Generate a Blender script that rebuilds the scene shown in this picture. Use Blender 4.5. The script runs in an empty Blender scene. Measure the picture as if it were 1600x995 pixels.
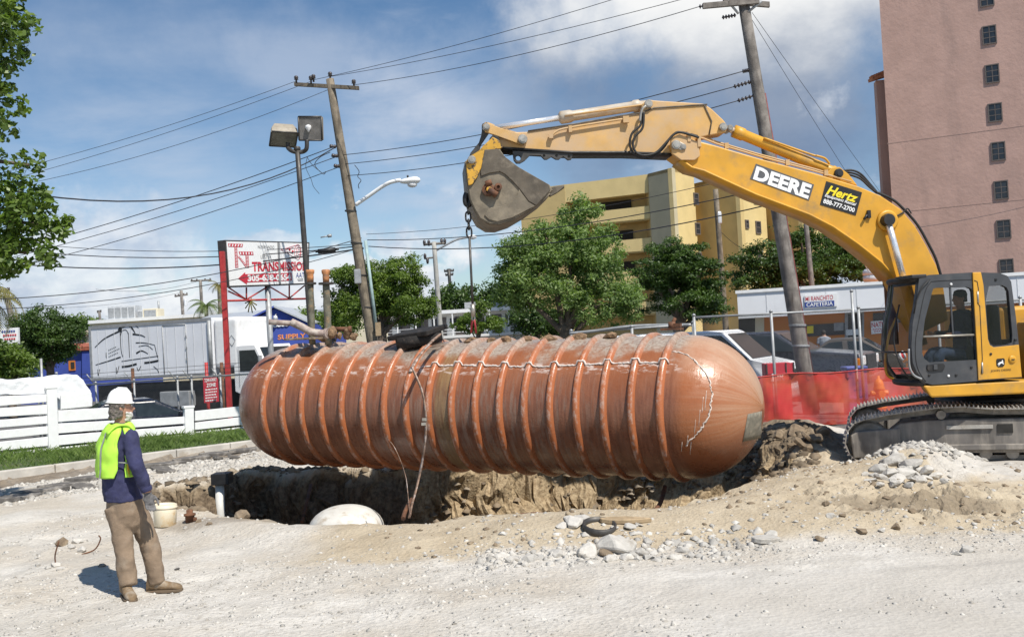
import bpy, bmesh, math, random
import numpy as np
from mathutils import Vector, Matrix
from mathutils.geometry import tessellate_polygon
random.seed(7); RNG = np.random.default_rng(11)
scn = bpy.context.scene
COL = scn.collection
R = math.radians

# ------------------------------------------------------------------ camera
FOC, ROLL, PITCH, CAMH = 1540.0, R(3.2), R(1.02), 2.2
CAM = Vector((0, 0, CAMH))
_fw = Vector((0, math.cos(PITCH), math.sin(PITCH))); _up = Vector((0, -math.sin(PITCH), math.cos(PITCH))); _rx = Vector((1, 0, 0))
C_R = _rx*math.cos(ROLL) - _up*math.sin(ROLL); C_U = _rx*math.sin(ROLL) + _up*math.cos(ROLL); C_F = _fw
cd = bpy.data.cameras.new('camera'); cam = bpy.data.objects.new('camera', cd); COL.objects.link(cam)
m = Matrix((C_R, C_U, -C_F)).transposed().to_4x4(); m.translation = CAM; cam.matrix_world = m
cd.sensor_width = 36; cd.lens = FOC/1600*36; cd.clip_start = 0.1; cd.clip_end = 5000
scn.camera = cam
# ------------------------------------------------------------------ sun, sky, exposure
SUN_TO = Vector((0.46, -0.62, 1.08)).normalized()          # from the scene towards the sun
SUN_EL = math.asin(SUN_TO.z); SUN_ROT = math.atan2(SUN_TO.x, SUN_TO.y)
sl = bpy.data.lights.new('sun', 'SUN'); sl.energy = 4.6; sl.angle = R(0.55); sl.color = (1, .945, .86)
sun = bpy.data.objects.new('sun', sl); COL.objects.link(sun); sun.rotation_euler = SUN_TO.to_track_quat('Z', 'Y').to_euler()
scn.view_settings.view_transform = 'Standard'; scn.view_settings.look = 'None'
scn.view_settings.exposure = 0.30; scn.view_settings.gamma = 1

def pray(px, py):
    return (C_R*((px-800)/FOC) + C_U*((497.5-py)/FOC) + C_F)
def P(px, py, Y):
    d = pray(px, py); return CAM + d*(Y/d.y)
def G(px, py, z=0.0):
    d = pray(px, py); return CAM + d*((z-CAMH)/d.z)
def PL(px, py, p0, n):
    d = pray(px, py); return CAM + d*((p0-CAM).dot(n)/d.dot(n))

w = bpy.data.worlds.new('World'); scn.world = w; w.use_nodes = True
nt = w.node_tree; nt.nodes.clear()
class NB:
    """tiny node builder"""
    def __init__(s, tree): s.t = tree
    def n(s, typ, **kw):
        nd = s.t.nodes.new(typ)
        for k, v in kw.items():
            if k.startswith('i_'):
                key = k[2:]; key = int(key) if key.isdigit() else key.replace('_', ' ')
                s.put(nd.inputs[key], v)
            else: setattr(nd, k, v)
        return nd
    def put(s, sock, v):
        if hasattr(v, 'is_output') or isinstance(v, bpy.types.NodeSocket): s.t.links.new(v, sock)
        else:
            if sock.type == 'RGBA' and len(v) == 3: v = (*v, 1)
            sock.default_value = v
    def math(s, op, a, b=0.0, clamp=False):
        nd = s.t.nodes.new('ShaderNodeMath'); nd.operation = op; nd.use_clamp = clamp
        s.put(nd.inputs[0], a); s.put(nd.inputs[1], b); return nd.outputs[0]
    def vmath(s, op, a, b=None):
        nd = s.t.nodes.new('ShaderNodeVectorMath'); nd.operation = op
        s.put(nd.inputs[0], a)
        if b is not None: s.put(nd.inputs[1], b)
        return nd.outputs['Value'] if op in ('DISTANCE', 'DOT_PRODUCT', 'LENGTH') else nd.outputs[0]
    def ramp(s, v, lo, hi, a=0.0, b=1.0, smooth=True):
        nd = s.t.nodes.new('ShaderNodeMapRange'); nd.interpolation_type = 'SMOOTHSTEP' if smooth else 'LINEAR'
        s.put(nd.inputs['Value'], v)
        for k, x in (('From Min', lo), ('From Max', hi), ('To Min', a), ('To Max', b)): s.put(nd.inputs[k], x)
        return nd.outputs[0]
    def mix(s, f, a, b, blend='MIX'):
        nd = s.t.nodes.new('ShaderNodeMix'); nd.data_type = 'RGBA'; nd.blend_type = blend
        s.put(nd.inputs['Factor'], f); s.put(nd.inputs['A'], a) if False else None
        ia = [i for i in nd.inputs if i.name == 'A' and i.type == 'RGBA'][0]; ib = [i for i in nd.inputs if i.name == 'B' and i.type == 'RGBA'][0]
        s.put(ia, a); s.put(ib, b)
        return [o for o in nd.outputs if o.type == 'RGBA'][0]
    def noise(s, vec, scale, detail=4, rough=.55, dist=0.0):
        nd = s.t.nodes.new('ShaderNodeTexNoise')
        if vec is not None: s.put(nd.inputs['Vector'], vec)
        s.put(nd.inputs['Scale'], scale); s.put(nd.inputs['Detail'], detail); s.put(nd.inputs['Roughness'], rough); s.put(nd.inputs['Distortion'], dist)
        return nd.outputs['Fac']
    def scalev(s, vec, xyz):
        nd = s.t.nodes.new('ShaderNodeMapping'); s.put(nd.inputs['Vector'], vec); nd.inputs['Scale'].default_value = xyz; return nd.outputs[0]

def build_world():
    b = NB(nt)
    sky = b.n('ShaderNodeTexSky', sky_type='NISHITA', sun_disc=False, sun_elevation=SUN_EL, sun_rotation=SUN_ROT, air_density=1.0, dust_density=0.7, ozone_density=1.6)
    dirn = b.n('ShaderNodeTexCoord').outputs['Generated']
    sep = b.n('ShaderNodeSeparateXYZ'); b.put(sep.inputs[0], dirn); dz = sep.outputs['Z']
    # cloud layer coordinates: project the direction onto a flat layer
    den = b.math('ADD', b.math('MAXIMUM', dz, 0.0), 0.16)
    cx = b.math('DIVIDE', sep.outputs['X'], den); cy = b.math('DIVIDE', sep.outputs['Y'], den)
    cv = b.n('ShaderNodeCombineXYZ'); b.put(cv.inputs[0], cx); b.put(cv.inputs[1], cy)
    lay = cv.outputs[0]
    up = b.ramp(dz, -0.01, 0.03)
    # thin high veil
    v1 = b.noise(b.scalev(lay, (1.0, 1.25, 1)), 1.5, 8, .60, .25)
    veil = b.math('MULTIPLY', b.ramp(v1, .50, .82), .55)
    # heaped cumulus low over the horizon: noise in direction space
    c1 = b.noise(b.scalev(dirn, (1, 1, 1.5)), 7.0, 8, .56, .1)
    lowband = b.math('MULTIPLY', b.ramp(dz, .20, .05), b.ramp(dz, -.02, .03))
    cum = b.math('MULTIPLY', b.ramp(c1, b.ramp(dz, .03, .17, .42, .58, False), b.ramp(dz, .03, .17, .475, .635, False)), lowband)
    # shading inside clouds
    sh = b.noise(b.scalev(dirn, (1, 1, 1.8)), 11.0, 6, .6)
    # the big cloud bank up right, and its darker underside
    def blob(px, py, rad, soft):
        d = pray(px, py).normalized()
        wob = b.math('MULTIPLY', b.math('SUBTRACT', b.noise(dirn, 6.5, 7, .6), .5), .26)
        return b.ramp(b.math('ADD', b.vmath('DISTANCE', dirn, tuple(d)), wob), rad, rad-soft)
    big = b.math('MAXIMUM', blob(1130, 0, .155, .10), b.math('MAXIMUM', blob(1290, 30, .13, .10), blob(1010, -60, .16, .12)))
    grey = b.math('MAXIMUM', blob(1230, 190, .22, .20), b.math('MULTIPLY', blob(930, 200, .15, .15), .85))
    small = b.math('MULTIPLY', blob(1322, 132, .03, .03), .6)
    puff = b.math('MAXIMUM', blob(625, 395, .065, .035), blob(725, 395, .05, .03))
    puff = b.math('MAXIMUM', puff, b.math('MULTIPLY', b.math('MAXIMUM', blob(130, 450, .085, .05), blob(290, 450, .08, .05)), .85))
    soft = b.math('MAXIMUM', blob(690, 250, .17, .17), b.math('MULTIPLY', b.math('MAXIMUM', blob(250, 230, .20, .19), blob(450, 120, .11, .11)), .5))
    veil = b.math('MAXIMUM', veil, b.math('MULTIPLY', soft, b.ramp(v1, .28, .62, .15, .95)))
    skyc = b.mix(1.0, sky.outputs[0], b.mix(b.ramp(dz, .02, .28), (.84, .95, 1.04), (.46, .70, .86)), 'MULTIPLY')
    hsv = b.n('ShaderNodeHueSaturation'); hsv.inputs['Saturation'].default_value = .93; hsv.inputs['Value'].default_value = 1.0; b.put(hsv.inputs['Color'], skyc)
    c = hsv.outputs[0]
    c = b.mix(b.math('MULTIPLY', grey, .9), c, b.mix(b.ramp(sh, .3, .7), (1.55, 2.1, 3.2), (2.1, 2.75, 3.9)))
    c = b.mix(b.math('MULTIPLY', veil, b.math('SUBTRACT', 1.0, grey)), c, (5.0, 5.5, 6.4))
    white = b.mix(b.ramp(sh, .35, .62), (4.2, 4.8, 5.9), (7.6, 7.7, 7.9))
    c = b.mix(b.math('MULTIPLY', b.math('MAXIMUM', cum, puff), .9), c, white)
    bigc = b.mix(b.ramp(b.math('ADD', dz, b.math('MULTIPLY', b.math('SUBTRACT', sh, .5), .10)), .215, .315), (2.5, 3.0, 3.9), (7.9, 7.9, 7.8))
    c = b.mix(b.math('MULTIPLY', big, .96), c, bigc)
    c = b.mix(small, c, (6.2, 6.6, 7.2))
    bg = b.n('ShaderNodeBackground'); b.put(bg.inputs['Color'], c); bg.inputs['Strength'].default_value = 0.1
    out = b.n('ShaderNodeOutputWorld'); nt.links.new(bg.outputs[0], out.inputs[0])
build_world()

# ------------------------------------------------------------------ materials
def newmat(name):
    mt = bpy.data.materials.new(name); mt.use_nodes = True; mt.node_tree.nodes.clear()
    b = NB(mt.node_tree); out = b.n('ShaderNodeOutputMaterial')
    pr = b.n('ShaderNodeBsdfPrincipled'); mt.node_tree.links.new(pr.outputs[0], out.inputs[0])
    return mt, b, pr, out
def mul(c, k): return tuple(min(1, x*k) for x in c)
def M(name, col, rough=.6, metal=0.0, var=.14, scale=6.0, bump=0.0, bscale=40.0, dirt=None, dirtlo=.55, dirthi=.75, dscale=3.0, coat=0.0, rand=0.0, streak=False):
    mt, b, pr, out = newmat(name)
    co = b.n('ShaderNodeTexCoord').outputs['Object']
    c = b.mix(b.ramp(b.noise(co, scale, 5), .3, .7), mul(col, 1-var), mul(col, 1+var))
    if dirt:
        v = b.scalev(co, (1, 1, .18)) if streak else co
        c = b.mix(b.ramp(b.noise(v, dscale, 7, .65), dirtlo, dirthi), c, dirt)
    if rand:
        rn = b.n('ShaderNodeNewGeometry').outputs['Random Per Island']
        c = b.mix(1.0, c, b.mix(rn, mul((1, 1, 1), 1-rand), (1, 1, 1)), 'MULTIPLY')
    b.put(pr.inputs['Base Color'], c); pr.inputs['Metallic'].default_value = metal
    b.put(pr.inputs['Roughness'], b.ramp(b.noise(co, scale*2.3, 3), .3, .7, max(0, rough-.08), min(1, rough+.08)))
    if coat: pr.inputs['Coat Weight'].default_value = coat; pr.inputs['Coat Roughness'].default_value = .06
    if bump:
        bp = b.n('ShaderNodeBump'); bp.inputs['Strength'].default_value = 1; bp.inputs['Distance'].default_value = bump
        b.put(bp.inputs['Height'], b.noise(co, bscale, 6, .6)); b.put(pr.inputs['Normal'], bp.outputs[0])
    return mt
def glass(name, col=(.02, .025, .028), alpha=.55):
    """tinted pane: partly see-through, glossy"""
    mt, b, pr, out = newmat(name)
    pr.inputs['Base Color'].default_value = (*col, 1); pr.inputs['Roughness'].default_value = .04
    pr.inputs['IOR'].default_value = 1.5; pr.inputs['Alpha'].default_value = alpha
    return mt
def leafmat(name, dark, light, rough=.5, trans=.3, scale=.9):
    mt, b, pr, out = newmat(name)
    g = b.n('ShaderNodeNewGeometry'); co = b.n('ShaderNodeTexCoord').outputs['Object']
    f = b.math('ADD', b.math('MULTIPLY', g.outputs['Random Per Island'], .55), b.math('MULTIPLY', b.ramp(b.noise(co, scale, 3), .3, .7), .45))
    c = b.mix(f, dark, light); b.put(pr.inputs['Base Color'], c); pr.inputs['Roughness'].default_value = rough
    tr = b.n('ShaderNodeBsdfTranslucent'); b.put(tr.inputs['Color'], b.mix(1.0, c, (1.3, 1.5, .6, 1), 'MULTIPLY'))
    mx = b.n('ShaderNodeMixShader'); mx.inputs[0].default_value = trans
    mt.node_tree.links.new(pr.outputs[0], mx.inputs[1]); mt.node_tree.links.new(tr.outputs[0], mx.inputs[2]); mt.node_tree.links.new(mx.outputs[0], out.inputs[0])
    return mt
MT = {}
def defm(key, *a, **k): MT[key] = M(key, *a, **k)
defm('yellow', (.60, .305, .026), .45, var=.10, scale=2.2, dirt=(.36, .22, .075), dirtlo=.46, dirthi=.78, dscale=3.2)
defm('yellow_dusty', (.56, .33, .105), .6, var=.12, scale=3, dirt=(.50, .34, .19), dirtlo=.35, dirthi=.65, dscale=2.0)
defm('yellow_chipped', (.55, .30, .03), .6, var=.1, dirt=(.10, .07, .045), dirtlo=.52, dirthi=.6, dscale=14)
defm('bucket_steel', (.15, .125, .09), .62, metal=.15, var=.25, scale=4, bump=.004, bscale=14, dirt=(.27, .225, .16), dirtlo=.42, dirthi=.72, dscale=3.5)
defm('bucket_dark', (.10, .082, .06), .6, metal=.2, var=.25, scale=5, bump=.003, bscale=20, dirt=(.24, .20, .15), dirtlo=.5, dirthi=.8, dscale=6)
defm('worn_steel', (.42, .39, .34), .42, metal=.6, var=.2, scale=9, dirt=(.2, .15, .1), dirtlo=.55, dirthi=.75)
defm('black_steel', (.022, .022, .023), .5, metal=.2, var=.3, dirt=(.12, .1, .08), dirtlo=.6, dirthi=.85)
defm('rubber', (.018, .018, .018), .65, var=.2)
defm('rust', (.16, .07, .035), .85, var=.35, scale=18, bump=.004, bscale=50, dirt=(.07, .035, .022), dirtlo=.45, dirthi=.65, dscale=9)
defm('chrome', (.78, .78, .79), .25, metal=.55, var=.03)
defm('shoe_steel', (.40, .37, .33), .5, metal=.25, var=.3, scale=9, dirt=(.2, .17, .14), dirtlo=.5, dirthi=.75, dscale=9)
defm('cab_grey', (.055, .058, .064), .38, var=.12, dirt=(.11, .10, .09), dirtlo=.55, dirthi=.85)
defm('cab_inside', (.03, .03, .032), .8, var=.2)
defm('track_steel', (.27, .245, .21), .6, metal=.2, var=.3, scale=7, bump=.003, bscale=40, dirt=(.34, .30, .25), dirtlo=.45, dirthi=.7, dscale=5)
defm('frame_dusty', (.16, .145, .13), .75, var=.3, scale=3, dirt=(.36, .32, .27), dirtlo=.42, dirthi=.68, dscale=3.5, streak=True)
defm('white_paint', (.80, .80, .79), .5, var=.04, dirt=(.62, .60, .56), dirtlo=.55, dirthi=.8, dscale=2.5)
defm('white_vinyl', (.80, .80, .80), .38, var=.03, dirt=(.66, .63, .56), dirtlo=.6, dirthi=.85, dscale=2)
defm('white_sheet', (.80, .81, .83), .45, var=.05, bump=.02, bscale=5)
defm('sign_white', (.80, .80, .79), .4, var=.02)
defm('sign_red', (.50, .03, .05), .5, var=.06)
defm('sign_redpost', (.40, .035, .035), .5, var=.2, dirt=(.18, .08, .06), dirtlo=.55, dirthi=.8)
defm('sign_blue', (.03, .06, .26), .5, var=.05)
defm('sign_black', (.012, .012, .013), .5, var=.05)
defm('sign_yellow', (.85, .66, .02), .5, var=.03)
defm('dark_metal', (.07, .065, .06), .5, metal=.4, var=.25)
defm('galv', (.33, .34, .345), .55, metal=.3, var=.15)
defm('galv_light', (.62, .63, .64), .4, metal=.25, var=.08)
defm('lamp_tan', (.30, .26, .20), .6, var=.15)
defm('wood_pole', (.20, .165, .12), .9, var=.3, scale=5, bump=.006, bscale=30, dirt=(.10, .08, .06), dirtlo=.45, dirthi=.7, dscale=9, streak=True)
defm('wood_pole_grey', (.20, .18, .16), .9, var=.3, scale=5, bump=.006, bscale=30, dirt=(.10, .085, .075), dirtlo=.45, dirthi=.7, dscale=9, streak=True)
defm('concrete_pole', (.36, .35, .32), .85, var=.12)
defm('plank_wood', (.34, .25, .15), .8, var=.2, scale=12)
defm('mesh_wire', (.13, .135, .14), .6, metal=.2)
defm('wire', (.03, .03, .035), .6, var=.1)
defm('porcelain', (.06, .05, .05), .3, var=.2)
defm('concrete', (.44, .42, .38), .9, var=.14, scale=3, bump=.006, bscale=35, dirt=(.28, .25, .21), dirtlo=.5, dirthi=.75, dscale=2.5)
defm('kerb_mat', (.50, .47, .42), .9, var=.14, scale=2.5, bump=.006, bscale=30, dirt=(.33, .26, .18), dirtlo=.5, dirthi=.72, dscale=1.3)
defm('limestone', (.56, .53, .48), .95, var=.14, scale=6, bump=.015, bscale=18, dirt=(.36, .325, .275), dirtlo=.48, dirthi=.7, dscale=4, rand=.35)
defm('asphalt_chunk', (.13, .12, .11), .95, var=.25, scale=10, bump=.01, bscale=50, dirt=(.34, .31, .27), dirtlo=.5, dirthi=.7, dscale=6)
defm('brown_rock', (.22, .165, .11), .95, var=.25, scale=8, bump=.02, bscale=20, dirt=(.36, .29, .2), dirtlo=.5, dirthi=.7, dscale=5)
defm('pit_clod', (.25, .19, .125), .95, var=.3, scale=8, dirt=(.40, .34, .26), dirtlo=.48, dirthi=.68, dscale=1.5, rand=.55)
defm('pvc', (.62, .61, .57), .5, var=.08, dirt=(.4, .35, .28), dirtlo=.55, dirthi=.8)
defm('bucket_plastic', (.72, .64, .48), .5, var=.08, dirt=(.62, .42, .2), dirtlo=.48, dirthi=.7, dscale=6)
defm('white_frp', (.62, .60, .55), .45, var=.1, scale=3, dirt=(.42, .36, .28), dirtlo=.48, dirthi=.72, dscale=5)
defm('shirt_navy', (.030, .032, .085), .9, var=.2, scale=9, bump=.004, bscale=60, dirt=(.07, .065, .075), dirtlo=.58, dirthi=.82, dscale=7)
defm('vest_lime', (.44, .78, .07), .7, var=.06, scale=10)
defm('tape_grey', (.30, .32, .28), .35, var=.1)
defm('vest_orange', (.62, .40, .03), .7, var=.06)
defm('trouser', (.235, .17, .115), .92, var=.14, scale=8, bump=.004, bscale=70, dirt=(.27, .215, .16), dirtlo=.52, dirthi=.75, dscale=6)
defm('boot_tan', (.20, .135, .075), .85, var=.25, scale=14, dirt=(.30, .25, .19), dirtlo=.5, dirthi=.72, dscale=10)
defm('boot_sole', (.14, .10, .065), .9)
defm('glove', (.13, .125, .125), .9, var=.35, scale=30)
defm('skin', (.40, .215, .145), .55, var=.12, scale=18)
defm('hair_grey', (.14, .12, .105), .8, var=.5, scale=60, bump=.008, bscale=120)
defm('beard_white', (.55, .53, .5), .8, var=.25, scale=60, bump=.006, bscale=120)
defm('hair_black', (.015, .012, .01), .7, var=.4, scale=60)
defm('hat_white', (.80, .80, .78), .3, var=.03)
defm('denim', (.07, .11, .19), .9, var=.25, scale=12)
defm('shirt_blue', (.025, .035, .09), .9, var=.3, scale=12)
defm('shirt_white', (.24, .26, .30), .9, var=.08)
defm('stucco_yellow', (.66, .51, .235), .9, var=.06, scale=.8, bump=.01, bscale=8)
defm('stucco_tower_shaded', (.50, .435, .285), .9, var=.06, scale=.8, bump=.01, bscale=8)  # yellow stucco greyed to paint shade on the tower's left face
defm('stucco_yellow_shaded', (.56, .415, .18), .9, var=.06, scale=.8, bump=.01, bscale=8)  # darker copy of stucco_yellow: shade painted on left faces and the gallery recess
defm('stucco_orange', (.58, .19, .03), .9, var=.08, scale=.8)
defm('stucco_blue', (.05, .085, .36), .85, var=.1, scale=.8)
defm('stucco_cream', (.62, .56, .42), .9, var=.07, scale=.6)
defm('stucco_white', (.72, .71, .68), .9, var=.06, scale=.5, dirt=(.5, .48, .44), dirtlo=.55, dirthi=.8, dscale=.5, streak=True)
defm('fascia_white', (.74, .75, .77), .6, var=.04, scale=.7, dirt=(.6, .6, .6), dirtlo=.55, dirthi=.85, dscale=.8, streak=True)
defm('roof_red', (.30, .09, .05), .8, var=.2)
defm('roof_metal', (.55, .56, .57), .4, metal=.3, var=.08)
defm('dark_void', (.03, .028, .025), .9)
defm('window_dark', (.03, .035, .042), .15, var=.3, scale=2)
defm('window_frame', (.13, .11, .10), .5)
defm('truck_white', (.72, .73, .76), .4, var=.04, scale=1, dirt=(.55, .55, .56), dirtlo=.55, dirthi=.8, dscale=.8, streak=True)
defm('truck_grey', (.25, .255, .26), .5, var=.15)
defm('car_black', (.012, .013, .02), .22, var=.1, coat=.6)
defm('car_grey', (.055, .058, .07), .3, metal=.3, var=.1, coat=.7)
defm('car_brown', (.125, .105, .085), .35, metal=.4, var=.1, coat=.6)
defm('car_white', (.78, .78, .78), .3, var=.03, coat=.5)
defm('car_glass', (.02, .026, .028), .06, var=.2)
defm('lens_clear', (.7, .7, .7), .15)
defm('lens_red', (.5, .012, .015), .2)
defm('lens_amber', (.7, .22, .03), .2)
defm('hydrant_orange', (.75, .30, .04), .5, var=.08)
defm('bark', (.13, .10, .075), .95, var=.3, scale=6, bump=.02, bscale=14)
defm('palm_trunk', (.2, .17, .13), .95, var=.3, scale=6, bump=.02, bscale=14)
defm('blue_plastic', (.10, .12, .35), .5)
defm('orange_cap', (.46, .20, .08), .7, var=.3, scale=15, dirt=(.25, .15, .1), dirtlo=.5, dirthi=.7, dscale=14)
defm('green_pipe', (.14, .135, .10), .8, var=.35, scale=10, dirt=(.26, .18, .10), dirtlo=.5, dirthi=.7, dscale=12)
MT['cab_glass'] = glass('cab_glass', (.012, .018, .016), .30)
MT['leaf_dark'] = leafmat('leaf_dark', (.016, .04, .009), (.10, .17, .028), .5, .32)
MT['leaf_mid'] = leafmat('leaf_mid', (.04, .08, .014), (.19, .27, .04), .5, .4)
MT['leaf_light'] = leafmat('leaf_light', (.09, .15, .045), (.28, .37, .13), .55, .45)
MT['leaf_near'] = leafmat('leaf_near', (.035, .075, .013), (.18, .26, .045), .45, .35, 2.0)
MT['leaf_palm'] = leafmat('leaf_palm', (.05, .09, .02), (.2, .26, .08), .5, .3)
MT['leaf_palm_dry'] = leafmat('leaf_palm_dry', (.12, .12, .03), (.36, .31, .10), .6, .3)
MT['grass_blade'] = leafmat('grass_blade', (.07, .125, .025), (.21, .29, .075), .6, .35, 1.2)

def mesh_safety_net():
    mt, b, pr, out = newmat('orange_mesh')
    co = b.n('ShaderNodeTexCoord').outputs['Object']
    fade = b.ramp(b.noise(b.scalev(co, (.9, .9, 1.2)), 1.1, 4), .35, .65)
    c = b.mix(fade, (.62, .05, .04), (.62, .12, .05))
    b.put(pr.inputs['Base Color'], c); pr.inputs['Roughness'].default_value = .5
    # a net of thin flat strands: most of the light passes between the strands
    wv = b.n('ShaderNodeTexWave', wave_type='BANDS', bands_direction='Z'); b.put(wv.inputs['Vector'], co); wv.inputs['Scale'].default_value = 9
    b.put(pr.inputs['Alpha'], b.math('ADD', b.ramp(b.noise(b.scalev(co, (.7, .7, .6)), 1.6, 3), .35, .65, .56, .74), b.math('MULTIPLY', wv.outputs['Fac'], .05)))
    tr = b.n('ShaderNodeBsdfTranslucent'); b.put(tr.inputs['Color'], c)
    MT['orange_mesh'] = mt
mesh_safety_net()

# ------------------------------------------------------------------ helpers for objects
def thing(name, label, cat, loc=(0, 0, 0), group=None, rz=0.0):
    o = bpy.data.objects.new(name, None); COL.objects.link(o); o.empty_display_size = .2
    o.location = loc; o.rotation_euler = (0, 0, rz); tag(o, label, cat, group); return o
def tag(o, label=None, cat=None, group=None, kind=None):
    for k, v in (('label', label), ('category', cat), ('group', group), ('kind', kind)):
        if v: o[k] = v
    return o
def wpos(o):
    v = Vector((0, 0, 0))
    while o is not None: v += Vector(o.location); o = o.parent
    return v
class MB:
    def __init__(s): s.v = []; s.f = []; s.sm = []
    def add(s, verts, faces, smooth=False):
        k = len(s.v); s.v += [tuple(p) for p in verts]; s.f += [tuple(i+k for i in f) for f in faces]; s.sm += [smooth]*len(faces); return s
    def box(s, c, size, X=(1, 0, 0), Y=(0, 1, 0), Z=(0, 0, 1)):
        c = Vector(c); X = Vector(X)*size[0]/2; Y = Vector(Y)*size[1]/2; Z = Vector(Z)*size[2]/2
        vs = [c+X*a+Y*b+Z*d for d in (-1, 1) for b in (-1, 1) for a in (-1, 1)]
        return s.add(vs, [(0, 2, 3, 1), (4, 5, 7, 6), (0, 1, 5, 4), (2, 6, 7, 3), (0, 4, 6, 2), (1, 3, 7, 5)])
    def prism(s, poly, vec, holes=()):
        """extrude a flat polygon (with holes) along vec"""
        vec = Vector(vec); loops = [[Vector(p) for p in poly]] + [[Vector(p) for p in h] for h in holes]
        tris = tessellate_polygon(loops); flat = [p for l in loops for p in l]; n = len(flat)
        if holes:
            faces = [tuple(t) for t in tris] + [tuple(i+n for i in reversed(t)) for t in tris]
        else:
            faces = [tuple(range(n)), tuple(range(2*n-1, n-1, -1))] if len(poly) <= 4 else [tuple(t) for t in tris] + [tuple(i+n for i in reversed(t)) for t in tris]
        k = 0
        for l in loops:
            m_ = len(l)
            for i in range(m_):
                j = (i+1) % m_; faces.append((k+i, k+j, n+k+j, n+k+i))
            k += m_
        return s.add(flat+[p+vec for p in flat], faces)
    def tube(s, path, r, seg=8, smooth=True, flat=1.0, side=None, caps=True):
        pts = [Vector(p) for p in path]; n = len(pts)
        rs = r if isinstance(r, (list, tuple)) else [r]*n
        T = []
        for i in range(n):
            d = (pts[min(i+1, n-1)]-pts[max(i-1, 0)]); T.append(d.normalized() if d.length > 1e-9 else Vector((0, 0, 1)))
        a = Vector(side) if side else (Vector((0, 0, 1)) if abs(T[0].z) < .9 else Vector((1, 0, 0)))
        vs = []
        for i in range(n):
            a = (a - T[i]*a.dot(T[i])); a = a.normalized() if a.length > 1e-6 else T[i].orthogonal().normalized()
            bb = T[i].cross(a)
            for k in range(seg):
                t = 2*math.pi*k/seg; vs.append(pts[i] + a*(math.cos(t)*rs[i]) + bb*(math.sin(t)*rs[i]*flat))
        fs = [(i*seg+k, i*seg+(k+1) % seg, (i+1)*seg+(k+1) % seg, (i+1)*seg+k) for i in range(n-1) for k in range(seg)]
        s.add(vs, fs, smooth)
        if caps and seg > 2:
            k0 = len(s.v)-n*seg
            s.f.append(tuple(k0+k for k in reversed(range(seg)))); s.f.append(tuple(k0+(n-1)*seg+k for k in range(seg))); s.sm += [False, False]
        return s
    def lathe(s, prof, origin, axis=(0, 0, 1), seg=24, smooth=True):
        o = Vector(origin); ax = Vector(axis).normalized(); e1 = ax.orthogonal().normalized(); e2 = ax.cross(e1); vs = []; n = len(prof)
        for (r, h) in prof:
            for k in range(seg):
                t = 2*math.pi*k/seg; vs.append(o+ax*h+e1*(r*math.cos(t))+e2*(r*math.sin(t)))
        fs = [(i*seg+k, i*seg+(k+1) % seg, (i+1)*seg+(k+1) % seg, (i+1)*seg+k) for i in range(n-1) for k in range(seg)]
        s.add(vs, fs, smooth); k0 = len(s.v)-n*seg
        if prof[0][0] > 1e-4: s.f.append(tuple(k0+k for k in reversed(range(seg)))); s.sm.append(False)
        if prof[-1][0] > 1e-4: s.f.append(tuple(k0+(n-1)*seg+k for k in range(seg))); s.sm.append(False)
        return s
    def disc(s, c, axis, r, h, seg=18):
        return s.lathe([(r*.93, 0), (r, h*.12), (r, h*.88), (r*.93, h)], Vector(c)-Vector(axis).normalized()*h/2, axis, seg, False)
    def sheet(s, grid, smooth=True):
        """grid: list of rows of points"""
        n = len(grid); m_ = len(grid[0]); vs = [p for row in grid for p in row]
        return s.add(vs, [(i*m_+j, i*m_+j+1, (i+1)*m_+j+1, (i+1)*m_+j) for i in range(n-1) for j in range(m_-1)], smooth)
    def blob(s, c, rad, seed=0, sub=2, rough=.3, freq=1.6, smooth=False):
        bm = bmesh.new(); bmesh.ops.create_icosphere(bm, subdivisions=sub, radius=1); rr = random.Random(seed)
        ph = [(Vector((rr.gauss(0, 1), rr.gauss(0, 1), rr.gauss(0, 1)))*freq, rr.uniform(0, 6.3)) for _ in range(7)]
        c = Vector(c); rad = Vector(rad) if not isinstance(rad, (int, float)) else Vector((rad,)*3)
        vs = []
        for vv in bm.verts:
            p = vv.co; k = 1 + rough*sum(math.sin(p.dot(a)+q) for a, q in ph)/3.0
            vs.append(c+Vector((p.x*rad.x, p.y*rad.y, p.z*rad.z))*k)
        fs = [tuple(x.index for x in f_.verts) for f_ in bm.faces]; bm.free()
        return s.add(vs, fs, smooth)
    def build(s, name, mat, parent=None, bevel=0.0, local=False, sharp=None, seg=2, kind=None):
        me = bpy.data.meshes.new(name); off = Vector((0, 0, 0)) if (local or parent is None) else wpos(parent)
        if off.length: vs = [(p[0]-off.x, p[1]-off.y, p[2]-off.z) for p in s.v]
        else: vs = s.v
        me.from_pydata(vs, [], s.f); me.polygons.foreach_set('use_smooth', s.sm); me.update()
        if isinstance(mat, str): mat = MT[mat]
        me.materials.append(mat)
        if sharp is None:
            bm = bmesh.new(); bm.from_mesh(me); bmesh.ops.recalc_face_normals(bm, faces=bm.faces); bm.to_mesh(me); bm.free()
        o = bpy.data.objects.new(name, me); COL.objects.link(o); o.parent = parent
        if bevel:
            md = o.modifiers.new('bevel', 'BEVEL'); md.width = bevel; md.segments = seg; md.limit_method = 'ANGLE'; md.angle_limit = R(35)
        if kind: o['kind'] = kind
        return o
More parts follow.
